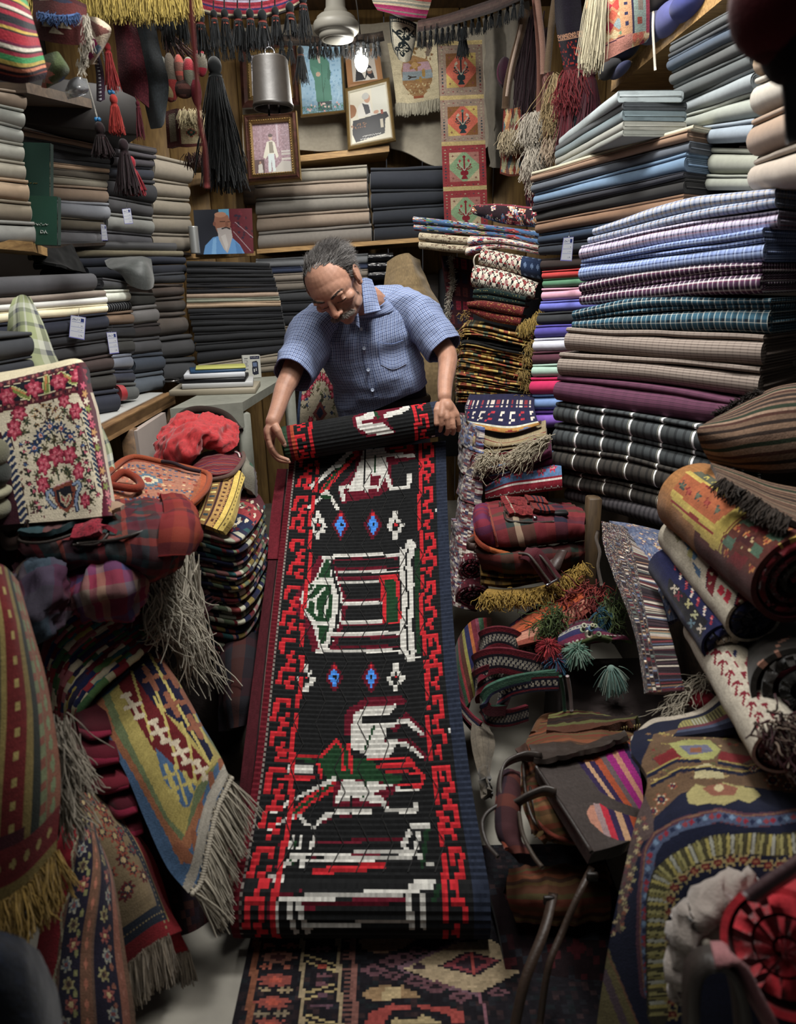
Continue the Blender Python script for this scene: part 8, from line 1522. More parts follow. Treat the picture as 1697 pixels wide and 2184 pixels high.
for k,(x,y,Y)in enumerate(((894,68,3.74),(905,66,3.7),(918,65,3.66),(931,60,3.62),(943,60,3.6),(955,58,3.56),(966,52,3.52),(979,50,3.5),(992,45,3.44),(1007,38,3.4),(1021,36,3.36),(1036,32,3.32),(1048,24,3.28),(1066,20,3.22),(1082,12,3.18),(1096,5,3.12),(1113,0,3.06))):
 tassel(x,y,26,12,Y,BKT,'small black tassel on the rising garland beside the curtain',[(x,y-10,Y)],'garland_tassel',None,30,40+k,'small tassels of the rising garland')
tassel(987,62,44,24,3.5,'#15191c','teardrop black tassel hanging above the vase panels',[(985,50,3.5)],'tassel',None,60,77)
tassel(456,124,198,66,2.75,'#0e1112','big black tassel hanging on a long cord by the corner',[(450,80,2.75),(444,20,2.75),(440,-60,2.75)],'big_tassel',['#0e1112','#6a1a14','#15181c','#2a2030','#7a2218'],520,91,rad=.0019)
ribbon(px([(402,-60,1.),(410,60,1.),(417,150,1.),(425,260,1.),(436,320,1.),(441,400,1.)]),.0052,.002,(1,0,0),'#b04a48',samples=40,g=(g:=G()));tag(g.mk('red_yarn_strip',YARN),'thin blurred red cord hanging from above beside the big tassel','cord')
def stripebag(c):
 pal=[('#a8a090',1),('#6a1c30',1.5),('#2f7a44',2),('#a08a30',1),('#2a2420',.6),('#7a1c34',2),('#b0a898',1),('#2a2624',.6),('#8a2030',1.6),('#26262a',2.2),('#6a2038',1.2),('#a88c30',1),('#2c2622',.5),('#8a1c2a',3),('#5c2038',1),('#b0a898',1),('#262220',.6),('#7a2030',1.4),('#2f8048',1.8),('#a08a34',1.1),('#2a2420',.5),('#b06a4c',1.3),('#2a2028',1.2),('#8a3a2c',.5),('#2c1a28',3)]
 tot=sum(w_ for _,w_ in pal);v=0
 for col,w_ in pal:c.rect(0,v/tot,1,(v+w_)/tot+.01,col);v+=w_
drape('hanging_bag',[[(-80,-60,1.62),(-20,-50,1.6),(30,-30,1.62),(52,-10,1.68)],[(-80,30,1.6),(-20,45,1.58),(40,60,1.6),(80,75,1.68)],[(-80,110,1.6),(-20,125,1.58),(45,142,1.6),(100,152,1.68)],[(-80,150,1.62),(-20,165,1.6),(40,176,1.62),(96,168,1.68)]],110,40,'#6a1c30',stripebag,'striped red and green woven bag hanging at the top corner','bag',.03,KNIT,seed=71,rip=.004)
def maro(c):
 c.a[:]=lin('#4a1f1e');c.rect(0,0.,1,.1,'#3a1a1c')
 for u,v,s_ in((.3,.62,.1),(.62,.62,.1),(.46,.74,.14),(.3,.02,.12)):c.poly([(u-s_,v+.08),(u,v-.06),(u+s_,v+.08)],'#a89c84')
 c.diamond(.46,.5,.2,.1,'#1c2030',0);c.diamond(.5,.52,.06,.05,'#9a3c30',0);c.diamond(.62,.1,.16,.06,'#26283a')
t=thing('hanging_bag',W(130,96,2.),'maroon bag with blue yarn fringe and cream triangles hanging under the yellow fringe','bag')
drape('bag_body',[[(70,-5,2.02),(110,-8,1.98),(150,-4,1.98),(185,10,2.02)],[(74,45,2.),(112,48,1.96),(150,50,1.96),(186,55,2.)],[(84,85,2.),(120,92,1.97),(155,96,1.97),(188,95,2.01)]],60,60,'#4a1f1e',maro,'',asm=t,thick=.03,mat=KNIT,seed=72)
fe=smoothpath(px([(84,28,1.97),(110,34,1.95),(140,35,1.95),(168,30,1.97)]),34);g=strands(np.repeat(fe,5,0)+RS.normal(size=(170,3))*.003,(0,-.2,-1),.017,.001,'#34507c',seed=62,spread=.3,curl=.1);tube(fe,.003,6,'#3a5a8c',g);g.mk('blue_fringe',YARN,t)
def pinkd(c):
 c.a[:]=lin('#b0a088');c.poly([(0,0),(1,.25),(.5,.4)],'#6a4038');c.diamond(.35,.55,.3,.2,'#a01864',5);c.diamond(.55,.62,.25,.13,'#5a7088',5);c.diamond(.2,.78,.3,.12,'#a01864',4);c.diamond(.1,.3,.2,.12,'#a01860',3);c.diamond(.55,.82,.12,.08,'#b0a088',3)
drape('hanging_bag',[[(188,36,2.05),(205,38,2.03),(222,48,2.04)],[(190,70,2.05),(212,66,2.02),(236,62,2.04)],[(188,110,2.06),(206,108,2.04),(224,92,2.06)],[(190,138,2.08),(196,136,2.07),(206,122,2.08)]],50,40,'#b0a088',pinkd,'small cream bag with magenta and blue diamonds hung at an angle','bag',.02,KNIT,seed=73)
g=strands(np.repeat(np.array(px([(184,40,1.97),(186,60,1.97),(190,80,1.98),(180,100,1.99),(178,118,2.),(174,135,2.)])),30,0)+RS.normal(size=(180,3))*.0045,(-.05,-.2,-1),.026,.0011,'#a09888',seed=63,spread=.18,curl=.08);tag(g.mk('white_tassels',YARN),'pale yarn tassels hanging between the maroon bag and the diamond bag','yarn',kind='stuff')
def olive(c):c.a[:]=lin('#3f4a2c');c.poly([(0,.2),(.35,.3),(.2,.45),(.5,.5),(.25,.62),(.5,.75),(.2,.8),(.3,1),(0,1)],'#a8604c');c.poly([(0,.3),(.2,.4),(.1,.6),(.15,.8),(0,.8)],'#a08a74');c.diamond(.85,.75,.2,.25,'#2f4a78',3)
drape('hanging_bag',[[(94,118,1.96),(110,112,1.94),(122,110,1.94),(130,118,1.97)],[(95,140,1.95),(115,138,1.92),(135,138,1.93),(148,148,1.97)],[(92,165,1.96),(110,172,1.94),(125,168,1.95),(140,165,1.98)],[(88,186,1.98),(100,188,1.97),(112,182,1.98),(130,174,2.)]],46,46,'#3f4a2c',olive,'olive bag with salmon zigzag hung beside the striped bag','bag',.02,KNIT,seed=74)
PL=simple('clear_plastic','#c8ccd0',.12,trans=.85,spec=.5)
P=None
o,_=drape('plastic_bag',[[(148,176,2.08),(166,168,2.06),(182,170,2.08)],[(140,195,2.08),(162,190,2.04),(190,190,2.07)],[(145,210,2.1),(165,208,2.08),(186,200,2.1)]],26,26,'#aaaaaa',lambda c:None,'crumpled clear plastic bag lying on the shelf under the hanging bags','plastic bag',.004,PL,rip=.008,rs=30,seed=78)
plank('wooden_shelf',W(58,198,2.4),W(200,232,2.9),.4,.03,wood('grey_plank','#3c3026','#5d4c3b',(3,14,14)),'rough grey plank high above the pale grey bolts')
box(W(115,238,2.95),(.55,.3,.16),'#120c09',g=(g:=G()),R=rotz(.6));tag(g.mk('carton',PAINT),'dark brown carton on the plank above the pale grey bolts','carton',None)
def mro(c):c.a[:]=lin('#3a1018');c.speck(.5,['#42141c','#331016','#4a1a20'],2)
drape('wool_scarf',[[(238,20,2.5),(262,18,2.48),(282,20,2.5)],[(248,100,2.48),(275,100,2.46),(300,95,2.48)],[(255,180,2.46),(288,178,2.44),(315,172,2.46)],[(262,196,2.46),(295,212,2.44),(318,230,2.46)]],70,40,'#3a1018',mro,'maroon mohair scarf hanging with a pointed end','scarf',.006,KNIT,seed=79,rip=.006)
tassel(293,216,58,14,2.44,'#4a0f1c','small wine tassel on the longer string of the maroon scarf',[(288,205,2.44)],'tassel',None,40,81)
drape('wool_scarf',[[(272,20,2.56),(300,22,2.54),(325,24,2.56)],[(285,110,2.54),(312,110,2.51),(342,105,2.54)],[(300,190,2.52),(325,190,2.49),(360,180,2.52)],[(322,275,2.52),(345,270,2.5),(352,250,2.52)]],70,40,'#1c2123',lambda c:c.speck(.4,['#20262a','#191d20'],2),'dark grey green scarf hanging beside the maroon one','scarf',.008,CLOTH,seed=80,rip=.006)
BLU='#1c6a9c'
def beads(pts,label,every=7,tur=(),Y=None):
 P=smoothpath(px(pts),60);g=G()
 for k,p in enumerate(P):blob(p,(.003,)*3,['#b8b4a8','#1c1a1c'][k%2],g=g,nu=6,nv=4)
 t=tag(g.mk('bead_cord',PAINT),label,'bead cord')
 for x,y,Y_ in tur:
  for dx in(-3,3):blob(W(x+dx,y,Y_),(.0065,)*3,BLU,g=(g:=G()),nu=10,nv=8);g.mk('turquoise_bead',simple('turquoise','#1c6fa6',.2),t)
 return t
tassel(228,92,70,22,2.28,'#7a1416','upper scarlet tassel on a beaded cord',None,'tassel',None,120,84)
beads([(216,100,2.3),(225,140,2.29),(235,185,2.28),(240,200,2.28)],'long beaded cord crossing to the middle red tassel',tur=[(237,197,2.27)])
tassel(241,203,60,26,2.26,'#8a2018','middle bright red tassel with turquoise beads',None,'tassel',None,150,85)
beads([(184,170,2.3),(196,210,2.29),(207,252,2.28)],'beaded cord slanting to the dark brown tassel',tur=[(208,255,2.27)])
tassel(211,262,56,38,2.26,'#1f1214','dark brown tassel with red tie beside the pale grey bolts',None,'tassel',['#1f1214','#7a1a18'],160,86)
tassel(262,298,88,42,2.24,'#1f1216','dark plum tassel with red strand hanging low',None,'tassel',None,160,87)
tassel(277,335,62,40,2.27,'#7a0c1c','bright crimson tassel lowest of the beaded group',None,'tassel',None,200,89)
drape('woven_strap',[[(196,110,2.36),(204,108,2.35),(212,112,2.36)],[(204,160,2.35),(212,158,2.34),(222,158,2.35)],[(206,215,2.34),(214,216,2.33),(224,212,2.34)]],50,12,'#2a1a28',lambda c:[c.diamond(.5,v,.25,.025,'#8a8a90',2)for v in np.arange(.05,1,.07)],'plum strap with white lattice behind the beaded cords','strap',.005,KNIT,seed=84)
t=thing('bobbin_sling',W(395,215,2.9),'bundle of brown slings with woven red and grey pouches','sling')
g=G();r7=np.random.RandomState(7)
for k in range(26):a=k/25;tube(px([(326+r7.uniform(0,14),38+r7.uniform(-4,8),2.86),(350+30*a+r7.uniform(-6,6),78+10*a,2.86),(356+64*a,118+r7.uniform(-8,14),2.88)]),.0026,5,['#2c1a18','#3a2220','#241412'][k%3],g,samples=12)
g.mk('cords',YARN,t)
for k,(x,y,rx,ry,cols)in enumerate(((365,165,13,40,['#4a4238','#6a1f1c']),(383,150,10,26,['#8a3a30','#5a3a30']),(404,158,12,28,['#5a5a4c','#7a1a24']),(362,195,12,18,['#6a2a1e','#6a5a3a']),(392,190,20,16,['#2a1a16','#4a2a24']),(428,135,12,22,['#5c564a','#7a1424']),(345,140,10,16,['#2a2c2c','#4a4a44']),(418,195,10,26,['#4a4a44','#6a1424']))):
 g=blob(W(x,y,2.86),(rx*1.95e-3,.022,ry*1.95e-3),blocks(11*16,[cols[0],cols[1]],k,16,48),nu=16,nv=12);g.mk('pouch',KNIT,t)
def sadl(c):c.a[:]=lin('#4a2420');c.rect(.1,.12,.3,.86,'#6d6450');c.rect(.44,.05,1,.94,'#a2926c');c.rect(.4,0,.46,1,'#6a2a2a');c.diamond(.72,.62,.16,.17,'#8a4a38',4);c.diamond(.72,.62,.12,.12,'#2f4a3c',4);c.diamond(.72,.62,.05,.05,'#a0604a',3);c.diamond(.93,.7,.08,.12,'#7a5a3c',3);c.diamond(.9,.5,.05,.05,'#33343c',3);c.rect(0,.92,1,1,'#5a2e2a')
t=thing('saddle_bag',W(395,320,3.),'small cream and maroon saddle bag hanging above the taupe stack','bag')
drape('bag_body',[[(352,238,3.),(372,232,2.98),(385,232,2.96),(432,238,2.97)],[(354,275,2.99),(374,275,2.97),(388,276,2.95),(434,276,2.96)],[(357,316,3.),(376,312,2.98),(392,314,2.96),(436,311,2.97)]],60,70,'#4a2420',sadl,'',asm=t,thick=.03,mat=KNIT,seed=85)
tassels_at(smoothpath(px([(388,238,2.93),(405,240,2.93),(422,240,2.93),(431,242,2.94)]),16),.032,'#a2946c','wool_flap','',d=(0,-.3,-1),n=16,parent=t,seed=3,spread=.2)
tassels_at(px([(402,332,2.97),(420,330,2.97)]),.03,'#4a2e2c','bottom_tassel','',d=(0,-.2,-1),n=40,parent=t,seed=4)
drape('hanging_bag',[[(785,-30,3.2),(830,-30,3.18),(880,-26,3.18),(925,-22,3.2)],[(795,5,3.2),(840,8,3.17),(880,8,3.17),(918,8,3.2)],[(805,22,3.2),(845,32,3.17),(885,38,3.17),(908,40,3.2)]],40,30,'#5a3a40',lambda c:[c.rect(0,v,1,v+.075,q)for v,q in zip(np.arange(0,1,.07),['#5c4a58','#6a4a60','#7a6a70','#8a8a80','#6a6a5c','#8a3a34','#7a7464','#a0907a','#6a6a60','#9a8a70','#7a1a44','#8a2450','#6a6058','#8a1c4c'])],'pink and grey striped bag bottom hanging at the top middle','bag',.03,KNIT,seed=86)
def slip(c):
 c.a[:]=lin('#a09a86');c.rect(0,0,1,.14,'#1c2426')
 for u in np.arange(0,1,.08):c.diamond(u,.09,.035,.035,'#a09a86',0)
 for cu,cv in((.6,.36),(.45,.72)):c.disc(cu,cv,.34,.16,'#141c1e',4,.2);c.disc(cu,cv,.24,.11,'#a09a86',8,.3);c.disc(cu,cv,.15,.07,'#141c1e',8,.3);c.disc(cu,cv,.05,.025,'#a09a86')
 c.stroke([(.1,.3),(.9,.75)],.05,'#141c1e');c.stroke([(.9,.2),(.1,.9)],.05,'#141c1e');m=(np.abs(c.u-.5)>.44);c.set(m,'#141c1e');m=(np.abs(c.u-.5)>.39)&(np.abs(c.u-.5)<.42);c.set(m,'#1c2426')
t=thing('knitted_slipper',W(860,135,3.3),'black and cream patterned slipper hanging with its dark mate','slipper')
drape('slipper_top',[[(830,34,3.3),(848,34,3.27),(870,42,3.27),(888,52,3.3)],[(832,70,3.3),(850,72,3.26),(872,76,3.26),(886,80,3.3)],[(838,105,3.3),(852,108,3.27),(868,112,3.27),(880,112,3.3)],[(850,128,3.3),(858,132,3.28),(866,133,3.28),(876,128,3.3)]],60,36,'#a09a86',slip,'',asm=t,thick=.02,mat=KNIT,seed=87)
def vase(c):
 c.a[:]=lin('#b5a988')
 c.poly([(.26,.32),(.5,.22),(.8,.32),(.88,.5),(.85,.68),(.72,.84),(.6,.9),(.46,.9),(.34,.84),(.2,.68),(.2,.46)],'#8d6a42');c.poly([(.26,.34),(.8,.34),(.86,.5),(.22,.5)],'#a08088');c.poly([(.22,.48),(.86,.48),(.87,.62),(.2,.62)],'#7d8a90');c.disc(.5,.38,.14,.1,'#8a6430',5,.25);c.disc(.5,.38,.07,.05,'#a88450');c.disc(.4,.57,.12,.03,'#3c342e',3,.4);c.disc(.6,.62,.12,.05,'#9a7838',4,.4);c.disc(.68,.52,.04,.07,'#9a7838')
 c.speck(.25,['#a89466','#7a5230','#b0a078'],3,mask=(c.v>.68)&(c.v<.85)&(c.u>.26)&(c.u<.8),cell=2);c.rect(.42,.88,.64,.92,'#8a4a30');c.disc(.82,.24,.09,.1,'#7a5a3a',5,.4);c.disc(.82,.24,.04,.05,'#b5a988');c.disc(.48,.12,.14,.1,'#7a6038',6,.3);c.stroke([(.7,.02),(.86,.12),(.8,.22)],.09,'#6a5c50')
t=thing('tapestry',W(895,245,4.),'cream tapestry with a vase and long white fringe on the back wall','tapestry')
o,PV=drape('tapestry_cloth',[[(826,92,4.22),(880,88,4.2),(930,84,4.18)],[(836,150,4.22),(885,148,4.2),(934,145,4.18)],[(845,222,4.22),(892,220,4.2),(937,210,4.18)]],100,70,'#b5a988',vase,'',asm=t,thick=.006,mat=PILE,rip=.003,seed=89)
fringe('fringe',[PV[-1,j]for j in range(0,71,10)],(0,-.15,-1),.055,'#a8a28e',t,n=44,rad=.0026,droop=0,spread=.08,seed=12,bunch=8)
def vpanel(field,bord,kind):
 def f(c):
  c.a[:]=lin(bord);
  for v in np.arange(0,1,.07):
   for u in(.07,.93):c.diamond(u,v+.03,.03,.025,['#6a1c24','#26343c','#8a8a6c'][int(v*40)%3],2)
  for u in np.arange(.1,1,.1):
   for v in(.08,.92):c.diamond(u,v,.03,.03,['#6a1c24','#26343c','#8a8a6c'][int(u*40)%3],2)
  c.rect(.16,.16,.84,.84,field);cor=['#a08a44','#6a4420']if kind==0 else['#9a8a6a','#8a5a50']
  for k,(u,v)in enumerate(((.16,.16),(.84,.16),(.84,.84),(.16,.84))):su,sv=(1 if u<.5 else-1),(1 if v<.5 else-1);c.poly([(u,v),(u+su*.3,v),(u,v+sv*.3)],cor[(k+(kind==0))%2]);c.diamond(u+su*.08,v+sv*.08,.03,.03,'#6a3a34')
  col='#1c2c30' if kind==0 else '#6a1420'
  c.disc(.5,.64,.09,.07,col);c.poly([(.42,.78),(.58,.78),(.52,.68),(.48,.68)],col);c.stroke([(.5,.25),(.5,.6)],.03,col)
  for s_ in(-1,1):
   for v0 in(.5,.44,.36):c.stroke([(.5,.58),(.5+s_*.14,v0+.04),(.5+s_*(.12+.3*(v0-.36)),v0)],.022,col if v0>.4 else '#8a8a7a')
   c.disc(.5+s_*.1,.36,.03,.03,'#a09880' if kind==0 else '#8a2a30')
  c.disc(.5,.27,.03,.03,'#4a6a5c' if kind==0 else '#6a1420')
 return f
t=thing('vase_panel_runner',W(1000,478,3.6),'long hanging runner of four small vase panels, two coral above two green','runner')
ys=[98,206,214,306,312,404,408,500];
def L_(y):return 934+(y-98)*.036
def R_(y):return 1028+(y-98)*.032
for k in range(4):
 y0,y1=ys[2*k],ys[2*k+1];Yk=3.78-.03*k
 drape('panel',[[(L_(y0),y0,Yk),(R_(y0),y0-4,Yk)],[(L_(y1),y1,Yk-.02),(R_(y1),y1-5,Yk-.02)]],56,56,'#7a5a40',vpanel('#a8503c' if k<2 else '#6a8460','#7d6a5c' if k<2 else '#7a2a2e',0 if k<2 else 1),'',asm=t,thick=.008,mat=PILE,rip=.002,seed=90+k)
 drape('joining_strip',[[(L_(y0-9),y0-9,Yk),(R_(y0-9),y0-13,Yk)],[(L_(y0),y0,Yk),(R_(y0),y0-4,Yk)]],4,30,'#a08c58',lambda c:None,'',asm=t,thick=.006,mat=KNIT,seed=95+k,rip=.001)
def sling_bag(label,ctrl,h,w_,col,paint,straps,fringes=(),seed=0,strapcol='#5a4a38',name='hanging_bag'):
 t=thing(name,W(*ctrl[-1][0]),label,'bag');drape('bag_body',ctrl,h,w_,col,paint,'',asm=t,thick=.025,mat=KNIT,rip=.005,seed=seed)
 for l,w1,cl in straps:ribbon(px(l),w1,.006,(1,.2,0),cl,samples=30).mk('strap',KNIT,t)
 for k,(pts,L,cl,n_)in enumerate(fringes):tassels_at(smoothpath(px(pts),n_),L,cl,'wool_fringe','',d=(0,-.25,-1),n=26,parent=t,seed=seed+k,spread=.25,curl=.1,rad=.0022)
 return t
def tri(c):
 c.a[:]=lin('#7a4a30');r=np.random.RandomState(4)
 for i in range(12):
  for j in range(7):c.diamond((j+.5*(i%2))/6.,i/11.,.085,.09,['#8a5a34','#6a2a20','#a08458','#46565a','#94643c','#5a3c34','#7c7a5a'][r.randint(7)],0)
 c.rect(0,.36,1,.4,'#6a3a34');c.rect(0,.97,1,1,'#4a2418');c.rect(0,0,.05,1,'#5a1c1c')
sling_bag('small rust diamond patterned sling bag with cream fringe beside the curtain',[[(1074,232,3.3),(1092,232,3.28),(1110,228,3.28)],[(1070,300,3.29),(1090,302,3.26),(1112,300,3.27)],[(1066,370,3.3),(1086,376,3.28),(1112,374,3.29)]],60,40,'#7a4a30',tri,[([(1078,232,3.29),(1082,185,3.28),(1094,130,3.27),(1108,80,3.26),(1122,20,3.25)],.035,'#4a3828'),([(1076,228,3.29),(1088,150,3.27),(1100,100,3.26),(1118,20,3.25)],.012,'#a08a7a')],[([(1075,285,3.25),(1092,284,3.24),(1110,282,3.24)],.055,'#97886a',14)],101)
sling_bag('mottled maroon sling bag with thick cream fringe',[[(1110,246,3.24),(1135,240,3.22),(1150,236,3.22)],[(1114,320,3.23),(1136,318,3.2),(1152,310,3.21)],[(1118,400,3.22),(1140,400,3.2),(1155,390,3.21)],[(1122,440,3.22),(1140,440,3.2),(1152,435,3.21)]],60,36,'#3a1c24',mott(5,['#3a1c24','#2a1a24','#6a2a34','#8a8078','#1f1a28','#4a1a20']),[([(1150,240,3.2),(1152,150,3.19),(1148,60,3.18),(1140,-20,3.17)],.03,'#6a4438')],[([(1126,250,3.19),(1136,246,3.18),(1148,244,3.18)],.085,'#a39a8a',14),([(1128,320,3.17),(1138,318,3.16),(1148,316,3.17)],.085,'#a39a8a',12),([(1134,375,3.17),(1150,372,3.17)],.05,'#a39a8a',8)],102)
sling_bag('brown green sling bag with pink edging hanging before the fringed ones',[[(1156,158,3.1),(1168,155,3.08),(1180,152,3.09)],[(1156,230,3.09),(1168,228,3.06),(1182,226,3.08)],[(1160,325,3.08),(1170,328,3.06),(1186,328,3.07)]],60,30,'#4a2a24',lambda c:(c.speck(.5,['#5a2a28','#7a5a50','#3a201c','#6a3a34'],4,cell=2),c.rect(.45,.5,1,1,'#3c3c2a')),[([(1158,158,3.08),(1156,90,3.07),(1148,20,3.06),(1140,-40,3.05)],.022,'#7a5a4c'),([(1166,156,3.08),(1172,90,3.07),(1180,20,3.06),(1190,-40,3.05)],.026,'#5a4a38')],[([(1180,165,3.05),(1190,170,3.05)],.11,'#8a744c',10),([(1180,225,3.04),(1190,228,3.04)],.08,'#8a744c',8),([(1180,270,3.05),(1186,272,3.05)],.09,'#a08c74',6)],103)
def blkred(c):c.a[:]=lin('#15111a');c.rect(0,.52,1,.6,'#8a6248');c.speck(.3,['#15111a'],2,mask=(c.v>.53)&(c.v<.59));c.speck(.22,['#7a1a14','#5a1012'],3,mask=c.v>.62,cell=2);c.rect(0,.92,1,1,'#3a0f14');c.stroke([(.5,.7),(.9,.75)],.02,'#8a2a1c');c.stroke([(.55,.78),(.85,.84),(.85,.92)],.02,'#8a2a1c')
sling_bag('black bag with red motifs and wine tassels hanging at the top',[[(1182,-20,2.9),(1205,-22,2.86),(1236,-24,2.88)],[(1186,50,2.9),(1210,48,2.85),(1240,44,2.87)],[(1196,110,2.9),(1218,106,2.86),(1248,100,2.87)],[(1204,156,2.9),(1224,154,2.87),(1250,148,2.88)]],80,40,'#15111a',blkred,[],[([(1204,156,2.86),(1222,158,2.85),(1236,155,2.85)],.1,'#5a0c14',14)],104)
tassel(1212,195,90,34,2.84,'#4a0c18','wine tassel with pale bead hanging low under the black bag',[(1215,160,2.84)],'tassel',None,160,105)
tassel(1262,140,130,46,2.8,'#3a0c18','long dark wine tassel bunch beside the black bag',[(1255,60,2.8),(1250,0,2.8)],'tassel',None,220,106)
tassel(1236,195,52,18,2.82,'#15191f','slim black tassel with turquoise bead between the wine ones',[(1235,150,2.82)],'tassel',None,80,107)
t=thing('plum_pot_cosy',W(1110,185,3.4),'plum knitted round pouches hanging beside the curtain','pouch')
for x,rx in((1075,14),(1112,15)):g=blob(W(x,155,3.36),(rx*.0023,.05,.058),'#2c1420',nu=20,nv=14);tube([W(x+14*math.cos(a),155+24*math.sin(a),3.34)for a in np.linspace(0,6.28,30)],.005,6,'#4a2434',g);g.mk('pouch',KNIT,t)
g=strands(np.repeat(np.array(px([(1130,40,3.3),(1140,60,3.3)])),60,0)+RS.normal(size=(120,3))*.02,(-.05,0,-1),.34,.003,'#241218',seed=65,spread=.05);g.mk('cords',YARN,t)
def orangebag(c):
 c.a[:]=lin('#a06a48');r=np.random.RandomState(6)
 for i in range(9):
  for j in range(9):c.diamond((j+.5*(i%2))/8.,i/8.,.07,.075,['#a84a34','#8a1c2c','#b09a70','#5c7a5c','#b07840','#7a8a8a','#a0342c'][r.randint(7)],0)
 c.rect(.46,0,.64,.8,'#b08058');[c.diamond(.55,v,.06,.05,'#2a2c4a',2)for v in np.arange(.1,.8,.14)];c.rect(.64,0,.98,.82,'#7a8a80');c.rect(.64,0,.68,.82,'#26203c');c.rect(.92,0,1,.85,'#8a1c34');c.rect(.76,.1,.86,.5,'#7a6a5c');c.rect(.74,.6,.84,.7,'#8a3018');c.rect(0,.8,.64,1,'#a0685a');c.stroke([(.02,.86),(.5,.8)],.015,'#3a2030')
t=thing('hanging_bag',W(1300,135,2.5),'orange diamond kilim bag with long cream tassel hanging near the top shelf','bag')
drape('bag_body',[[(1245,-40,2.54),(1290,-46,2.5),(1340,-50,2.5),(1385,-50,2.54)],[(1250,30,2.53),(1295,28,2.48),(1345,26,2.48),(1386,30,2.53)],[(1258,90,2.52),(1300,86,2.48),(1340,82,2.48),(1384,78,2.53)],[(1266,136,2.52),(1300,124,2.49),(1340,104,2.49),(1378,90,2.53)]],70,80,'#a06a48',orangebag,'',asm=t,thick=.05,mat=KNIT,seed=92)
tassels_at(smoothpath(px([(1262,-10,2.46),(1276,-12,2.45),(1288,-8,2.45)]),14),.135,'#9a9074','long_tassel','',d=(-.1,-.1,-1),n=26,parent=t,seed=9,spread=.05,curl=.02,rad=.0018)
for k,(x,y,rx,ry,col,lab)in enumerate(((1330,100,26,20,'#1a1e34','dark navy bundle sagging over the sloping shelf'),(1300,148,18,14,'#3a3a3c','grey plastic wrapped bundle at the shelf start'),(1322,150,12,9,'#565c86','small lilac bundle beside the grey one'),(1392,60,28,24,'#4a4a66','lavender wrapped bundle on the sloping shelf'),(1425,40,24,26,'#5a5e9a','periwinkle lined roll on the sloping shelf'),(1400,10,24,20,'#231a18','dark brown bag high above the shelf'),(1470,10,30,22,'#3c4488','blue bundle high on the sloping shelf'))):
 Yb=2.9-(x-1290)/200.*.5;s=Yb/FPX;blob(W(x,y,Yb),(rx*s,.1,ry*s),col,g=(g:=G()),noise=.1,seed=k,nu=26,nv=18);tag(g.mk('cloth_bundle',CLOTH),lab,'bundle')
tube(px([(1393,25,2.44),(1392,60,2.43),(1394,100,2.43),(1397,150,2.43)]),.004,6,'#b8b0a0',(g:=G()),samples=16);tag(g.mk('white_cord',YARN),'white cord dangling from the sloping shelf','cord')
t=thing('hanging_bag',W(1680,240,.8),'blurred dark red and black bag close by in the upper corner','bag')
g=blob(W(1670,0,.86),(.055,.05,.058),'#4a0f18',noise=.08);g.mk('bag_body',KNIT,t)
g=blob(W(1650,70,.86),(.028,.03,.03),'#3a0c14',noise=.1);blob(W(1690,80,.86),(.03,.04,.045),'#120c12',g=g,noise=.1);g.mk('bag_flap',KNIT,t)
ribbon(px([(1690,100,.86),(1700,200,.86),(1706,300,.86)]),.03,.006,(1,0,0),'#0c0a10',samples=12).mk('strap',LEATHER,t)
for k,(x0,y0,x1,y1,xs,Y,lab,col)in enumerate(((47,305,106,419,114,2.5,'upper green ring binder standing between the cloth stacks','#1f4238'),(62,419,122,523,130,2.46,'lower green ring binder with white lettering','#1d4a3a'))):
 t=thing('ring_binder',W((x0+x1)/2,y1,Y),lab,'binder')
 a,b,c_,d=W(x0,y0-2,Y),W(x1,y0,Y),W(x1,y1,Y),W(x0,y1-2,Y);e=W(xs,y0+4,Y+.02);f=W(xs,y1,Y+.02);bk_=nrm(a-CAM)*[1,1,0]*.05
 hexa([d,c_,c_+bk_,d+bk_,a,b,b+bk_,a+bk_],col,(g:=G()));g.mk('cover',fabric('binder_cloth',.6,.1,400,.05,.05,.3),t,False)
 hexa([c_+[.002,0,0],f,f+bk_,c_+bk_+[.002,0,0],b+[.002,0,0],e,e+bk_,b+bk_+[.002,0,0]],'#173029',(g:=G()));g.mk('spine',fabric('binder_cloth',.6,.1,400,.05,.05,.3),t,False)
 nn_=np.array([0,-.002,0]);g=G();r8=np.random.RandomState(k)
 if k==0:[tube([d+(c_-d)*u+(a-d)*v+nn_,d+(c_-d)*(u+.06)+(a-d)*(v+.004)+nn_],.0012,4,'#8a7434',g)for u,v in((.1,.24),(.2,.24),(.3,.24),(.42,.24),(.5,.24),(.1,.18))]
 else:
  for i in range(9):u=.2+.055*i;tube([d+(c_-d)*u+(a-d)*(.42+.02*math.sin(i*2))+nn_,d+(c_-d)*(u+.04)+(a-d)*(.42+.02*math.cos(i*3))+nn_],.0014,4,'#a8b0a8',g)
  for pts in([(.42,.24),(.42,.3),(.5,.29),(.51,.25),(.42,.24)],[(.55,.24),(.59,.3),(.63,.24)],[(.565,.265),(.615,.265)],[(.66,.24),(.665,.245)]):tube([d+(c_-d)*u+(a-d)*v+nn_ for u,v in pts],.0014,4,'#a8b0a8',g)
 g.mk('lettering',PAINT,t)
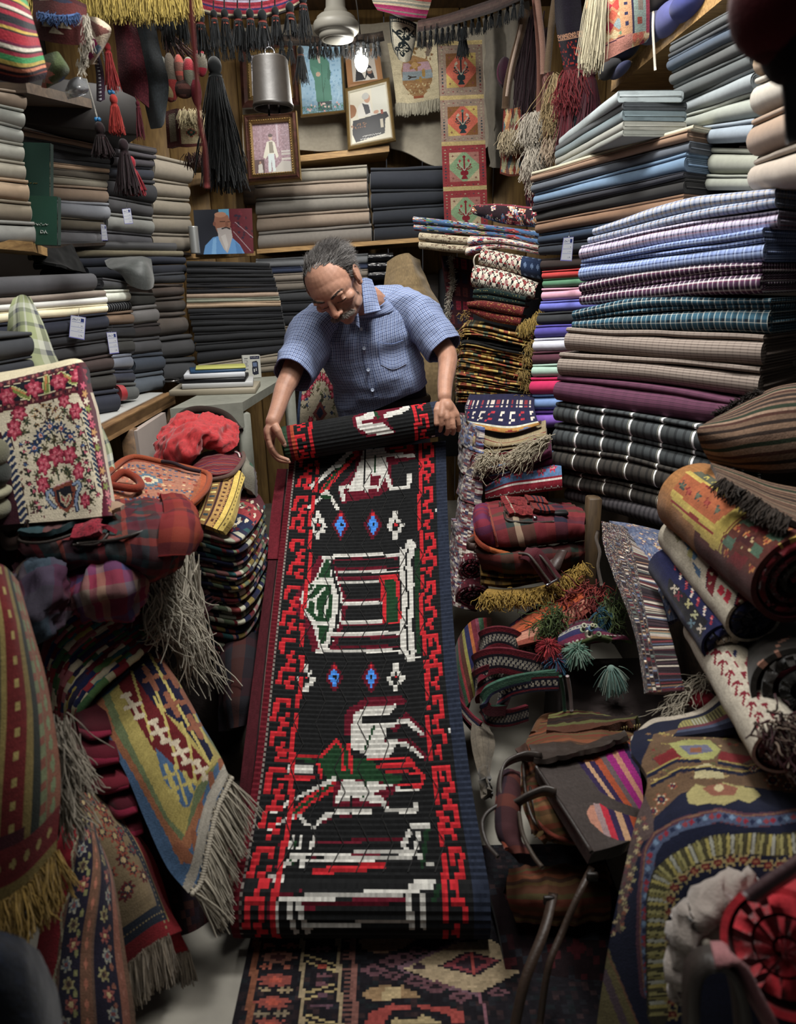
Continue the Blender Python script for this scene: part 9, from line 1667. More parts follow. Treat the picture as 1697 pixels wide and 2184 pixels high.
def ticket(q,label):
 t=thing('price_tag',(np.array(W(*q[2]))+np.array(W(*q[3])))/2,label,'tag')
 def p(c):
  c.rect(0,0,1,.03,'#6a6ab0');c.rect(0,.97,1,1,'#6a6ab0');c.rect(0,0,.05,1,'#7a7ab8');c.rect(.95,0,1,1,'#7a7ab8');c.rect(.68,.08,.9,.24,'#22306e');c.speck(.5,['#39406a'],2,mask=(c.u>.12)&(c.u<.6)&(c.v>.12)&(c.v<.2));c.rect(.1,.27,.9,.29,'#5a6a9a')
  for v in(.48,.68):c.rect(.08,v,.92,v+.02,'#7a86b0');c.speck(.4,['#555c74'],3,mask=(c.u>.55)&(c.u<.85)&(c.v>v-.09)&(c.v<v-.03))
  c.speck(.4,['#555c74'],4,mask=(c.u>.6)&(c.u<.85)&(c.v>.82)&(c.v<.88))
 flat('card',[W(*x)for x in q],50,28,'#b8bcc4',p,t,thick=.001,back='#a0a4aa');tube([(np.array(W(*q[0]))+np.array(W(*q[1])))/2,np.array(W((q[0][0]+q[1][0])/2+2,q[0][1]-16,q[0][2]+.005))],.0008,4,'#888888',(g:=G()));g.mk('tag_string',METAL,t)
ticket([(151,672,2.34),(183,677,2.36),(180,725,2.35),(147,719,2.33)],'large white price tag hanging on the navy bolts')
ticket([(227,709,2.48),(248,708,2.5),(254,753,2.5),(234,755,2.48)],'white price tag beside the pinstriped bolts')
ticket([(260,446,3.17),(278,444,3.2),(284,477,3.2),(266,478,3.17)],'small white tag on the charcoal and ash bolts')
ticket([(215,478,3.12),(226,480,3.14),(230,513,3.14),(217,513,3.12)],'narrow white tag curling between the upper stacks')
ticket([(1202,507,2.5),(1223,505,2.52),(1219,557,2.52),(1195,556,2.5)],'white price tag hanging on the navy bolts above the red one')
ztab=1.
def slabbox(c,s,a,col,name,mat=PAPER,parent=None):return box(c,s,col,g=G(),R=rotz(a),bev=.002).mk(name,mat,parent)
tb=WZ(455,838,ztab);zz_=tb[2]
for k,(dx,dy,sx,sy,h,a,col,lab)in enumerate(((0,0,.34,.24,.022,.1,'#8f8672','worn cream folder lowest of the paper pile on the white table'),(.01,.01,.28,.2,.02,.18,'#a8a9a8','white edged ledger on the cream folder'),(-.005,.01,.26,.19,.016,.12,'#17181c','black notebook under the white pad'),(0.,.005,.24,.18,.018,.2,'#b9bcc2','thick white pad in black cover on the paper pile'),(.005,.02,.22,.16,.01,.3,'#1d3d5c','blue folder near the top of the paper pile'),(.02,.02,.2,.14,.006,.25,'#a0a048','yellow sheets on top of the paper pile'))):
 slabbox((tb[0]+dx,tb[1]+dy+.06,zz_+h/2),(sx,sy,h),a,col,'notebook');tag(bpy.data.objects[-1]if False else[o for o in bpy.data.objects if o.name.startswith('notebook')][-1],lab,'notebook');zz_+=h+.0015
p0=WZ(538,806,ztab);t=thing('small_box',p0,'small white printed box with a picture of a phone on the table','box')
s3=p0[1]/FPX;R3=rotz(.35);box(p0+[0,0,24*s3],(36*s3,16*s3,46*s3),'#a4a49c',g=(g:=G()),R=R3,bev=.002);g.mk('carton',PAPER,t)
def face_pt(u,v):return p0+R3@np.array([(u-.5)*36*s3,-8.4*s3,v*46*s3+1*s3])
def phone(c):
 c.a[:]=lin('#b0b0a8');c.rect(.42,.04,.95,.16,'#20243c');c.speck(.5,['#8a8a90'],2,mask=(c.u>.46)&(c.u<.9)&(c.v>.07)&(c.v<.12));c.poly([(.52,.28),(.78,.24),(.86,.32),(.86,.84),(.6,.88),(.5,.8)],'#1c2030');c.rect(.56,.32,.8,.5,'#5a6a8a');c.rect(.58,.6,.64,.74,'#c0c0bc');c.rect(.7,.56,.76,.7,'#c0c0bc');c.rect(.08,.12,.3,.15,'#33343a');c.speck(.4,['#6a6a6a'],3,mask=(c.u>.08)&(c.u<.3)&(c.v>.2)&(c.v<.5));c.rect(.08,.58,.3,.62,'#33343a')
flat('printed_face',[face_pt(0,1),face_pt(1,1),face_pt(1,0),face_pt(0,0)],60,48,'#b0b0a8',phone,t,thick=.0006)
STEEL=simple('scissor_steel','#7a7876',.25,.9)
def scissors(cx,cy,s,label,z,ang):
 c0=WZ(cx,cy,z);t=thing('scissors',c0,label,'scissors');R=rotz(ang)
 for sg in(-1,1):
  pts=[c0+R@np.array([(.052*math.cos(a)-.02)*s,(sg*.04+.034*math.sin(a))*s,.012+.01*sg])for a in np.linspace(0,6.28,26)]
  g=tube(pts,.0045*s,8,'#8a8886');tube([c0+R@np.array([.03*s,sg*.02*s,.012]),c0+R@np.array([.1*s,-sg*.003,.008]),c0+R@np.array([.24*s,-sg*.012*s,.006])],[.006*s,.008*s,.002],6,'#7a7876',g,flat=.5);g.mk('blade',STEEL,t)
 lathe([(.0003,.022),(.006*s,.02),(.006*s,0)],c0+R@np.array([.1*s,0,0]),12,g=(g:=G()));g.mk('pivot',STEEL,t)
scissors(374,818,1.15,'big tailor scissors with two steel loops on the counter end',1.,2.4)
hb=[o for o in bpy.data.objects if o.get('label','').startswith('grey fabric bolt, ninth')]
g=G();slabG([W(258,823,2.58),W(270,822,2.6)],[W(262,857,2.58),W(275,855,2.6)],.19,4,'#a01420',.5,None,0,3,g=g);g.mk('red_ribbon',SATIN,hb[0]if hb else None)
if not hb:tag(bpy.data.objects['red_ribbon'],'red ribbon round the grey bolt','ribbon')
drape('crumpled_cloth',[[(225,560,2.8),(260,552,2.78),(300,548,2.8),(322,552,2.84)],[(232,572,2.72),(270,566,2.7),(305,560,2.72),(325,575,2.78)],[(258,582,2.7),(285,580,2.68),(310,585,2.7),(328,600,2.76)],[(275,600,2.7),(290,612,2.69),(310,618,2.7),(326,612,2.75)]],30,40,'#3f4341',lambda c:None,'grey green shiny cloth folded over the column ends','cloth',.008,SATIN,rip=.012,rs=14,seed=110)
drape('crumpled_cloth',[[(66,540,2.7),(100,534,2.74),(135,526,2.82),(155,520,2.9)],[(72,556,2.68),(108,552,2.72),(145,548,2.8),(168,548,2.88)],[(120,566,2.7),(140,568,2.74),(160,575,2.8),(185,580,2.86)]],20,40,'#090a0b',lambda c:None,'black frayed cloth ends hanging under the green binders','cloth',.01,CLOTH,rip=.012,rs=22,seed=112)
g=G()
o,_=drape('khaki_cloth',[[(828,560,3.35),(850,540,3.32),(875,536,3.3),(898,552,3.34)],[(822,620,3.3),(850,610,3.24),(885,600,3.22),(912,610,3.28)],[(822,700,3.28),(860,700,3.18),(905,690,3.16),(950,690,3.24)],[(825,790,3.24),(870,790,3.14),(920,780,3.12),(978,740,3.22)],[(830,880,3.2),(880,880,3.1),(930,880,3.1),(965,860,3.18)]],70,50,'#6d5a3a',lambda c:None,'khaki cloth draped over a tall form behind the man','cloth',.006,CLOTH,rip=.02,rs=9,seed=114,crs=.5)
def bokh(c):
 c.a[:]=lin('#2a1218')
 for v in np.arange(.08,1,.2):
  for u in np.arange(.12,1,.28):c.rect(u-.09,v-.07,u+.09,v+.07,['#6a1424','#1c1a2a','#4a2020'][int((u+v)*20)%3]);[c.rect(u-.05+.05*i,v-.03+.04*j,u-.025+.05*i,v-.01+.04*j,'#1c1420')for i in(0,1)for j in(0,1)]
 c.rect(0,0,.04,1,'#3a1c20')
o,PBk=drape('dark_rug',[[(940,545,3.36),(975,548,3.34),(1010,555,3.3)],[(950,620,3.34),(980,620,3.32),(1010,625,3.28)],[(962,700,3.3),(985,700,3.28),(1008,705,3.26)]],70,44,'#2a1218',bokh,'dark maroon rug with square motifs hanging behind the mustard stack',thick=.01,seed=115)
g=strands(np.repeat(smoothpath(px([(962,545,3.33),(966,600,3.32),(956,650,3.31),(958,690,3.3)]),40),10,0)+RS.normal(size=(400,3))*.004,(-.4,-.6,-.3),.02,.0016,'#9a9284',seed=67,spread=.7,curl=.15);tag(g.mk('rug_fringe',YARN),'white knotted fringe down the dark maroon rug','fringe',kind='stuff')
for k,(y0,y1,lab)in enumerate(((540,558,'dark plastic wrapped bolt high behind the man'),(558,580,'shiny plastic wrapped black bolt in the middle'),(580,600,'lowest plastic wrapped bolt behind the man'))):
 bolt([W(785,y0,3.95),W(838,y0-2,3.95)],[W(785,y1,3.95),W(838,y1-2,3.95)],.25,'#101114',lab,lip=0,mat=simple('black_plastic','#101114',.15,bump=.8,bscale=40),wr=.006)
def rosebk(c):
 c.a[:]=lin('#8a806a');r=np.random.RandomState(8)
 for i in range(70):c.disc(r.rand(),r.rand(),.04,.035,['#2a2e20','#3c3426','#22304a','#5a5a3c'][i%4],6,.35,ph=i)
 for a in np.linspace(.2,2.9,8):c.flower(.5+.3*math.cos(a),.52-.25*math.sin(a),.085,.07,['#5a1420','#8a2434','#a84454'],6)
 for u,v in((.3,.1),(.45,.05),(.2,.2),(.3,.8),(.1,.5)):c.flower(u,v,.07,.06,['#6a1422','#9a2a3c','#b04a58'],6)
 c.diamond(.5,.72,.16,.14,'#5a2a26',0);c.diamond(.5,.72,.08,.08,'#1c2030',0);c.rect(0,0,.06,1,'#26324a')
drape('floral_rug',[[(650,770,3.),(685,755,2.98),(725,770,3.02)],[(640,820,2.96),(680,820,2.94),(728,820,2.98)],[(634,875,2.92),(680,878,2.9),(730,880,2.94)],[(632,930,2.9),(680,930,2.88),(730,930,2.92)]],60,50,'#8a806a',rosebk,'cream rug with a wreath of red roses behind the runner roll',thick=.01,seed=116)
from mathutils.bvhtree import BVHTree
SKIN=fabric('skin',.55,.12,240,.08,.1,.4)
man=thing('person',W(800,880,2.8)*[1,1,0],'person with grey hair and moustache in a blue checked shirt, bending to unroll the runner','person')
def remeshed(g,voxel,smooth=4):
 """one continuous surface from overlapping solids"""
 me=bpy.data.meshes.new('tmp');V=np.concatenate(g.V);F=np.concatenate(g.F)
 me.from_pydata(V.tolist(),[],F.tolist());me.update()
 o=bpy.data.objects.new('tmp',me);COL.objects.link(o)
 m=o.modifiers.new('r','REMESH');m.mode='VOXEL';m.voxel_size=voxel
 s=o.modifiers.new('s','SMOOTH');s.factor=.5;s.iterations=smooth
 dg=bpy.context.evaluated_depsgraph_get();dg.update();e=o.evaluated_get(dg).to_mesh()
 n=len(e.vertices);Vn=np.empty(n*3);e.vertices.foreach_get('co',Vn);Vn=Vn.reshape(-1,3)
 Fn=np.array([tuple(p.vertices)if len(p.vertices)==4 else(*p.vertices,p.vertices[-1])[:4]for p in e.polygons],np.int32)
 bpy.data.objects.remove(o);bpy.data.meshes.remove(me)
 return Vn,Fn
hl=nrm(np.array([.86,-.385,.334]));hf=np.array([-.16,-.7,-.68]);hf=nrm(hf-(hf@hl)*hl);hu=np.cross(hf,hl)
HC=W(713,608,2.42);HS=1.
HR=np.stack([hl*1.12,hf*1.02,hu*.96],1)
def H(x,y,z):return HC+HR@np.array([x,y,z])
g=G()
def hb(c,r,**k):blob(H(*c),np.array(r),g=g,R=HR if 'R' not in k else HR@k.pop('R'),nu=26,nv=18,**k)
hb((0,-.014,.034),(.076,.096,.084));hb((0,.02,.02),(.068,.072,.07))
hb((0,.03,-.03),(.058,.056,.082));hb((0,.04,-.08),(.046,.044,.036));hb((0,.068,-.1),(.021,.018,.017))
for s in(-1,1):
 hb((s*.027,.082,.021),(.027,.012,.009));hb((s*.048,.058,-.018),(.02,.022,.017));hb((s*.046,.026,-.072),(.012,.032,.022))
 hb((s*.029,.071,.001),(.0145,.0125,.0125));hb((s*.011,.097,-.038),(.0085,.011,.008))
 hb((s*.03,.08,-.0065),(.0155,.0065,.0035));hb((s*.03,.077,-.016),(.016,.007,.005))
 hb((s*.079,-.006,-.002),(.008,.019,.031));hb((s*.076,0.,-.028),(.008,.011,.012))
 tube([H(s*(.082+.004*math.sin(a)),-.008+.019*math.cos(a),.001+.03*math.sin(a))for a in np.linspace(-1.2,3.6,14)],.0042*HS,8,g=g)
tube([H(0,.084,.016),H(0,.098,-.008),H(0,.112,-.03),H(0,.112,-.04)],np.array([.008,.01,.0125,.008])*HS,10,g=g)
hb((0,.112,-.034),(.0115,.0105,.0095));hb((0,.084,-.064),(.026,.012,.01));hb((0,.086,-.0725),(.021,.0095,.0045));hb((0,.084,-.081),(.018,.0095,.0055))
NB=W(792,650,2.62);SHR=W(672,690,2.6);SHL=W(884,652,2.66)
tube([H(0,-.02,0.),H(0,-.03,-.06),(H(0,-.03,-.08)+NB)/2,NB,NB+[.01,.03,-.1]],[.055,.055,.056,.062,.08],16,g=g,samples=14)
CH=W(786,735,2.68);BE=W(808,815,2.74);HI=W(820,885,2.82)
sw=nrm(SHL-SHR)
def ell(c,a,b,r1,r2,n=24):
 th=np.linspace(0,2*PI,n,endpoint=False);return np.array([c+a*r1*math.cos(t)+b*r2*math.sin(t)for t in th])
def loft(rings,g,cap=True,col=(.5,.5,.5)):
 k=len(rings[0]);F=gridF(len(rings),k,True)
 if cap:F=np.concatenate([F,capF(0,k,True),capF((len(rings)-1)*k,k)])
 g.add(np.concatenate(rings),F,col)
dpt=lambda s:nrm(np.cross(s,np.array([0,.35,.93])))
bk0=np.array([0,.93,.35])
rings=[ell(HI,np.array([1,0,0]),np.array([0,1,0]),.15,.1),ell(BE,np.array([1,0,.03]),np.array([0,.97,.2]),.145,.1),ell(CH,sw,bk0,.155,.095),ell((SHR+SHL)/2+[0,0,-.01],sw,bk0,.15,.07),ell(NB,sw,bk0,.06,.055)]
loft(rings,g)
ELR,WRR=W(617,806,2.42),W(581,900,2.29);ELL,WRL=W(951,752,2.55),W(948,848,2.4)
tube([SHR,(SHR*.5+ELR*.5)+[-.008,0,0],ELR,ELR*.72+WRR*.28+[-.004,-.004,0],ELR*.3+WRR*.7,WRR],[.054,.046,.037,.037,.029,.024],16,g=g,samples=26)
tube([SHL,(SHL*.5+ELL*.5),ELL,ELL*.72+WRL*.28+[.006,-.004,0],ELL*.3+WRL*.7,WRL],[.054,.046,.037,.036,.029,.024],16,g=g,samples=26)
for w_ in(WRR,WRL):blob(w_,(.024,.022,.028),g=g)
blob(ELR+[-.01,.01,-.01],(.029,.027,.032),g=g);blob(ELL+[.01,.01,0],(.029,.027,.032),g=g)
def hand(wrist,kn,tips,thumb,palmn,r0=.0088):
 """wrist point, four knuckles, finger chains, thumb chain"""
 kn=[np.array(k)for k in kn];mid=sum(kn)/4
 for k in kn:tube([wrist*.9+mid*.1,wrist*.5+k*.5+palmn*.002,k],[.017,.0155,.0125],10,g=g,samples=8)
 for a,b in zip(kn[:-1],kn[1:]):tube([a*.85+wrist*.15,b*.85+wrist*.15],.0125,10,g=g)
 blob(wrist*.45+mid*.55,(.024,.024,.03),g=g)
 for j,(k,ch)in enumerate(zip(kn,tips)):
  P=[k]+[np.array(c)for c in ch];rr=[r0*1.18,r0*1.02,r0*.95,r0*.8][:len(P)]
  tube(P,rr,10,g=g,samples=14)
  for p,r_ in zip(P[:-1],(1.3,1.1,.98)):blob(p,(r0*r_,)*3,g=g,nu=12,nv=8)
  blob(P[-1],(r0*.8,)*3,g=g,nu=12,nv=8)
 tube(thumb,[.0165,.0135,.0112,.0088],10,g=g,samples=16);blob(thumb[-1],(.0088,)*3,g=g,nu=12,nv=8);blob(thumb[1],(.0145,)*3,g=g,nu=12,nv=8)
KR=[W(571,924,2.27),W(570,934,2.3),W(573,943,2.33),W(578,950,2.36)]
FR=[[W(578,953,2.26),W(592,972,2.27),W(614,981,2.27)],[W(578,962,2.3),W(594,980,2.31),W(616,985,2.31)],[W(582,966,2.33),W(597,982,2.35),W(617,985,2.35)],[W(588,968,2.37),W(602,981,2.38),W(616,984,2.38)]]
TR=np.array([W(585,908,2.27),W(592,919,2.26),W(598,932,2.26),W(606,947,2.27)])
hand(np.array(WRR),KR,FR,TR,np.array([-1,0,0]))
KL=[W(941,887,2.35),W(953,892,2.35),W(964,891,2.36),W(974,886,2.37)]
FL=[[W(941,906,2.35),W(938,918,2.37),W(934,916,2.38)],[W(955,913,2.35),W(953,925,2.37),W(947,922,2.39)],[W(967,912,2.35),W(966,924,2.38),W(960,921,2.4)],[W(978,905,2.37),W(978,917,2.39),W(972,916,2.4)]]
TL_=np.array([W(938,862,2.39),W(932,876,2.37),W(931,890,2.36),W(930,904,2.35)])
hand(np.array(WRL),KL,FL,TL_,np.array([0,-1,0]))
Vb,Fb=remeshed(g,.0026,5)
fc_=Vb[Fb].mean(1);q=(fc_-HC)@np.linalg.inv(HR).T
base=np.tile(lin('#a5755c'),(len(Fb),1));rn=1+.1*vnoise(fc_*60,3)+.06*vnoise(fc_*200,4);base*=rn[:,None]
arms=q[:,2]<-.16;base[arms]*=np.array([1.02,1.,.97])
near=np.linalg.norm(q,axis=1)<.16
st_=near&(q[:,2]<-.05)&(q[:,1]>-.01)&(np.abs(q[:,0])<.075);base[st_]=base[st_]*.72+lin('#6a6664')*.28
lp=near&(np.abs(q[:,2]+.077)<.007)&(np.abs(q[:,0])<.022)&(q[:,1]>.08);base[lp]=base[lp]*.5+lin('#8a4a44')*.5
ns=near&(np.abs(q[:,0])<.02)&(q[:,1]>.1);base[ns]*=np.array([1.06,.95,.92])
eyel=near&(q[:,1]>.07)&(np.abs(q[:,2]+.01)<.0022)&(np.abs(np.abs(q[:,0])-.03)<.015);base[eyel]=lin('#2a1a16')
und=near&(q[:,1]>.06)&(np.abs(q[:,2]+.014)<.012)&(np.abs(np.abs(q[:,0])-.03)<.02)&~eyel;base[und]*=.86
body=mk('body',Vb,Fb,SKIN,man,base)
g=G()
for p,d in((TR[-1],TR[-1]-TR[-2]),):
 d=nrm(d);n_=nrm(CAM-p);n_=nrm(n_-(n_@d)*d);s_=np.cross(d,n_);blob(p+n_*.0078+d*.001,(.0062,.0075,.0016),'#c39a88',g=g,R=np.stack([s_,d,n_],1),nu=12,nv=8)
for ch in FR[:1]:
 p,d=ch[-1],nrm(ch[-1]-ch[-2]);n_=nrm(CAM-p);n_=nrm(n_-(n_@d)*d);s_=np.cross(d,n_);blob(p+n_*.006,(.0045,.006,.0014),'#c39a88',g=g,R=np.stack([s_,d,n_],1),nu=12,nv=8)
g.mk('nail',simple('nail','#b08a78',.35),man)
rh=np.random.RandomState(21)
def hairline(x,z,y):
 top=y<.03-.01*(np.abs(x)/.05)**2+.004*np.sin(x*260)
 up=z>.028
 side=(np.abs(x)>.05)&(y<.02)&(z>-.03)&(z>.012-.9*(.02-y)*.55)
 back=(y<-.035)&(z>-.06)
 return(up&top)|side|back
n=26000;d=nrm(rh.normal(size=(n,3)));p=d*np.array([.0765,.0965,.0845])+np.array([0,-.014,.034])
ok=hairline(p[:,0],p[:,2],p[:,1])&~((np.abs(p[:,0])>.066)&(np.abs(p[:,1]+.006)<.02)&(p[:,2]<.028))
p,d=p[ok],d[ok];n=len(p)
comb=np.stack([p[:,0]*3.,np.full(n,-.9)+.5*(p[:,1]<-.05),-.35*np.ones(n)-.9*(p[:,2]<.03)+.3*(p[:,2]>.09)],1)
sweep=np.array([.35,0,0])*(p[:,2:3]>.06)
dirn=nrm(nrm(comb+sweep)*1.+d*.26+rh.normal(size=(n,3))*.16+.25*np.stack([vnoise(p*40,1),vnoise(p*40,2),vnoise(p*40,3)],1))
Lh=np.where(p[:,2]>.05,.042,.026)*rh.uniform(.7,1.15,n)
toW=lambda P:HC+P@HR.T
hc=np.stack([lin(x)for x in('#2a2624','#37322f','#4a4542','#1f1c1b','#6a6562','#8d8986','#57524f')])
wgt=np.where((np.abs(p[:,0])>.05)|(p[:,1]>.01),1,0);ci=rh.randint(0,5,n);ci=np.where((wgt==1)&(rh.rand(n)<.45),rh.randint(4,7,n),ci)
g=strands(toW(p),dirn@HR.T/HS,Lh*HS,.00062,hc[ci],seed=22,spread=.03,droop=.12,seg=5,sides=3,curl=.05,taper=.35)
u_=np.linspace(0,2*PI,60,endpoint=False);v_=np.linspace(-.5,PI/2,30)
Pc=np.stack([np.cos(v_)[:,None]*np.cos(u_)[None],np.cos(v_)[:,None]*np.sin(u_)[None],np.repeat(np.sin(v_)[:,None],60,1)],-1)*np.array([.0785,.0985,.0865])+np.array([0,-.014,.034])
Fg=gridF(30,60,True);cc=Pc.reshape(-1,3)[Fg].mean(1);kp=hairline(cc[:,0],cc[:,2],cc[:,1]-.004*0)&(cc[:,1]<.012)&~((np.abs(cc[:,0])>.064)&(np.abs(cc[:,1]+.006)<.024)&(cc[:,2]<.034))
g.add(toW(Pc.reshape(-1,3)),Fg[kp],'#231f1d')
HAIR=fabric('hair',.5,0.,400,0,.1,.4)
g.mk('hair',HAIR,man)
n=700;xm=rh.uniform(-1,1,n);pm=np.stack([xm*.034,.098-.022*xm**2+rh.uniform(-.002,.004,n),-.05-.012*np.abs(xm)+rh.uniform(-.005,.004,n)],1)
dm=nrm(np.stack([np.sign(xm)*(.3+.8*np.abs(xm)),.35*np.ones(n),-1+.35*np.abs(xm)],1));g=strands(toW(pm),dm@HR.T/HS,.015,.0007,np.stack([lin(x)for x in('#6a6058','#8a8278','#4a4038','#a09890')]),seed=23,spread=.12,seg=4,sides=3,taper=.4)
g.mk('moustache',HAIR,man)
for s in(-1,1):
 g=G();n=170;t_=rh.rand(n);pm=np.stack([s*(.011+.038*t_),.0935-.022*t_**2,.021+.008*np.sin(t_*2.4)+rh.uniform(-.003,.003,n)],1);dm=nrm(np.stack([s*np.ones(n),.2*np.ones(n),.25-.6*t_],1));strands(toW(pm),dm@HR.T/HS,.01,.00065,np.stack([lin(x)for x in('#2a2320','#3a322e','#5a534e')]),g=g,seed=24+s,spread=.15,seg=3,sides=3,taper=.4)
 g.mk('eyebrow',HAIR,man)
SHIRT=plaid('blue_shirt_check',[(0,'#5d6f9a'),(.42,'#a3b0cc'),(.52,'#5d6f9a'),(.62,'#29325a'),(.82,'#5d6f9a'),(.9,'#c3cce0')],[(0,'#64769f'),(.35,'#a6b2cd'),(.48,'#58698f'),(.62,'#293258'),(.8,'#64769f'),(.9,'#c6cfe2')],.0135,.0138,.5,.15)
def tub(rings,name,mat,parent,seed=0,wr=.006,ws=14,thick=.004,open_=True,crs=.5,uvs=(1,1)):
 """cloth tube through rings of points: outer skin, inner skin, closed rims"""
 R_=np.stack(rings);m,k=R_.shape[:2]
 cen=R_.mean(1,keepdims=True);out=nrm(R_-cen)
 ampl=wob(R_,wr,ws,seed)+crease(R_,wr*crs,ws*1.4,seed+4)
 A=R_+out*ampl[...,None];B=A-out*thick
 per=np.linalg.norm(np.diff(np.concatenate([R_,R_[:,:1]],1),axis=1),axis=2);pm_=per.mean(0);uu=np.concatenate([[0],np.cumsum(pm_)])
 vv=np.concatenate([[0],np.cumsum(np.linalg.norm(np.diff(R_,axis=0),axis=2).mean(1))])
 F=gridF(m,k,True);i=np.repeat(np.arange(m-1),k);j=np.tile(np.arange(k),m-1)
 UV=np.stack([np.stack([uu[j],vv[i]],-1),np.stack([uu[j+1],vv[i]],-1),np.stack([uu[j+1],vv[i+1]],-1),np.stack([uu[j],vv[i+1]],-1)],1).reshape(-1,2)
 g=G();g.add(A.reshape(-1,3),F,(.3,.35,.5),UV);g.add(B.reshape(-1,3),F[:,::-1],(.3,.35,.5),UV.reshape(-1,4,2)[:,::-1].reshape(-1,2))
 for e in(0,m-1):g.add(np.concatenate([A[e],B[e]]),gridF(2,k,True),(.3,.35,.5))
 return g.mk(name,mat,parent),A
def interp_rings(keys,n):
 K=np.stack(keys);return[smoothpath(K[:,j],n)for j in range(K.shape[1])]
def rings_smooth(keys,n):
 c=interp_rings(keys,n);return[np.stack([c[j][i]for j in range(len(c))])for i in range(n)]
def sell(c,a,b,r1,r2,n=72,e=.86,off=None):
 th=np.linspace(0,2*PI,n,endpoint=False)-PI/2
 cs,sn=np.cos(th+PI),np.sin(th+PI);f=lambda x:np.sign(x)*np.abs(x)**e
 return np.array([c+a*r1*f(x)+b*r2*f(y)for x,y in zip(cs,sn)])
SM=(SHR+SHL)/2
hemc=W(818,856,2.76)
nd=nrm(H(0,-.03,-.08)-NB)
keys=[sell(NB+nd*.045+[.006,.004,0],sw,bk0,.066,.064),sell(NB+nd*.012+[.004,0,.004],sw,bk0,.074,.07),sell(NB+[0,0.,-.012],sw,bk0,.105,.075),sell(SM+[.03,.045,.062],sw,bk0,.128,.098),sell(SM+[.008,.015,.025],sw,bk0,.172,.104),sell(SM+[0,-.005,-.055],sw,bk0,.196,.112),sell(CH+[-.004,-.012,0],nrm(sw+[0,0,.02]),bk0,.194,.13),sell(CH*.45+BE*.55+[-.005,-.02,0],np.array([1,0,.05]),np.array([0,.96,.25]),.188,.138),sell(BE+[0,-.02,-.01],np.array([1,0,.05]),np.array([0,.97,.2]),.18,.136),sell(hemc+[-.012,-.01,0],nrm(np.array([1,0,.4])),np.array([0,1,.02]),.176,.122)]
o,At=tub(rings_smooth(keys,70),'shirt',SHIRT,man,5,.006,26,crs=1.1);shirt=o
def sleeve(sh,el,cf,r0,r1,seed,inn):
 d1=nrm(el-sh);ax=[sh-d1*.03+inn*.05,sh+d1*.05,sh*.55+cf*.45,cf]
 ks=[]
 for q,(c,r_)in enumerate(zip(ax,(r0,r0*1.,(r0+r1)/2*1.02,r1))):
  T_=nrm(cf-sh);s_=nrm(np.cross(T_,[0,-1,.2]));b_=np.cross(T_,s_);th=np.linspace(0,2*PI,44,endpoint=False)+PI;ks.append(np.array([c+s_*r_*math.cos(t)+b_*r_*1.12*math.sin(t)for t in th]))
 return tub(rings_smooth(ks,34),'sleeve',SHIRT,shirt,seed,.005,30,crs=1.1)
sleeve(SHR+[.012,0,-.006],ELR,ELR+[.01,.004,.012],.082,.07,11,sw)
sleeve(SHL+[-.012,0,-.008],ELL,ELL+[-.006,.006,.01],.08,.066,12,-sw)
bv=BVHTree.FromPolygons([Vector(v)for v in At.reshape(-1,3)],gridF(At.shape[0],At.shape[1],True).tolist())
def hit(x,y,lift=.004):
 d=nrm(ray(x,y));h=bv.ray_cast(Vector(CAM),Vector(d));p=np.array(h[0])if h[0]is not None else W(x,y,2.5)
 return p-d*lift
def onshirt(name,pts,h,w,parent,lift=.003,mat=SHIRT,uvk=1):
 """a patch of cloth lying on the shirt: rows of photo points"""
 P=np.array(pts,float);R_=np.stack([smoothpath(np.c_[P[i],np.zeros(len(P[i]))],w+1)for i in range(len(P))]);R_=np.stack([smoothpath(R_[:,j],h+1)for j in range(w+1)],1)
 Q=np.stack([np.stack([hit(*R_[i,j,:2],lift)for j in range(w+1)])for i in range(h+1)])
 for _ in range(2):Q[1:-1,1:-1]=(Q[1:-1,1:-1]*2+Q[:-2,1:-1]+Q[2:,1:-1]+Q[1:-1,:-2]+Q[1:-1,2:])/6
 return sheetG(Q,np.array([.3,.35,.5]),.0025).mk(name,mat,parent)
onshirt('placket',[[(764,690),(778,690)],[(768,730),(783,729)],[(776,770),(791,769)],[(784,815),(800,812)],[(790,850),(806,846)]],40,3,shirt)
onshirt('pocket',[[(806,730),(834,734),(860,726)],[(808,755),(836,757),(864,750)],[(812,778),(838,788),(867,776)]],14,14,shirt)
BTN=simple('shirt_button','#9aa6bc',.3)
for x,y in((770,702),(776,743),(785,789),(794,832)):
 p=hit(x,y,.007);n_=nrm(CAM-p);lathe([(.0003,.0022),(.0045,.0022),(.0056,.0034),(.0066,.0024),(.0066,0)],p,16,g=(g:=G()),axis=n_);g.mk('button',BTN,shirt)
g=G()
cl=[W(770,589,2.66),W(790,592,2.7),W(812,606,2.7),W(822,630,2.62)]
def leaf(name,ctrl):
 P=resample([[W(*q)for q in r_]for r_ in ctrl],17,15);return sheetG(P,np.array([.3,.35,.5]),.003).mk(name,SHIRT,shirt)
leaf('collar',[[(771,594,2.48),(780,592,2.5),(793,596,2.54)],[(773,620,2.46),(786,617,2.48),(802,622,2.51)],[(775,645,2.44),(791,642,2.46),(807,645,2.49)],[(777,669,2.44),(795,665,2.45),(812,661,2.46)]])
leaf('collar',[[(738,676,2.46),(750,672,2.46),(764,668,2.47)],[(742,684,2.46),(754,682,2.45),(766,684,2.46)],[(750,692,2.46),(758,692,2.45),(767,700,2.46)]])
TRO=fabric('trouser_cloth',.9,.15,800,.1,.08,.2)
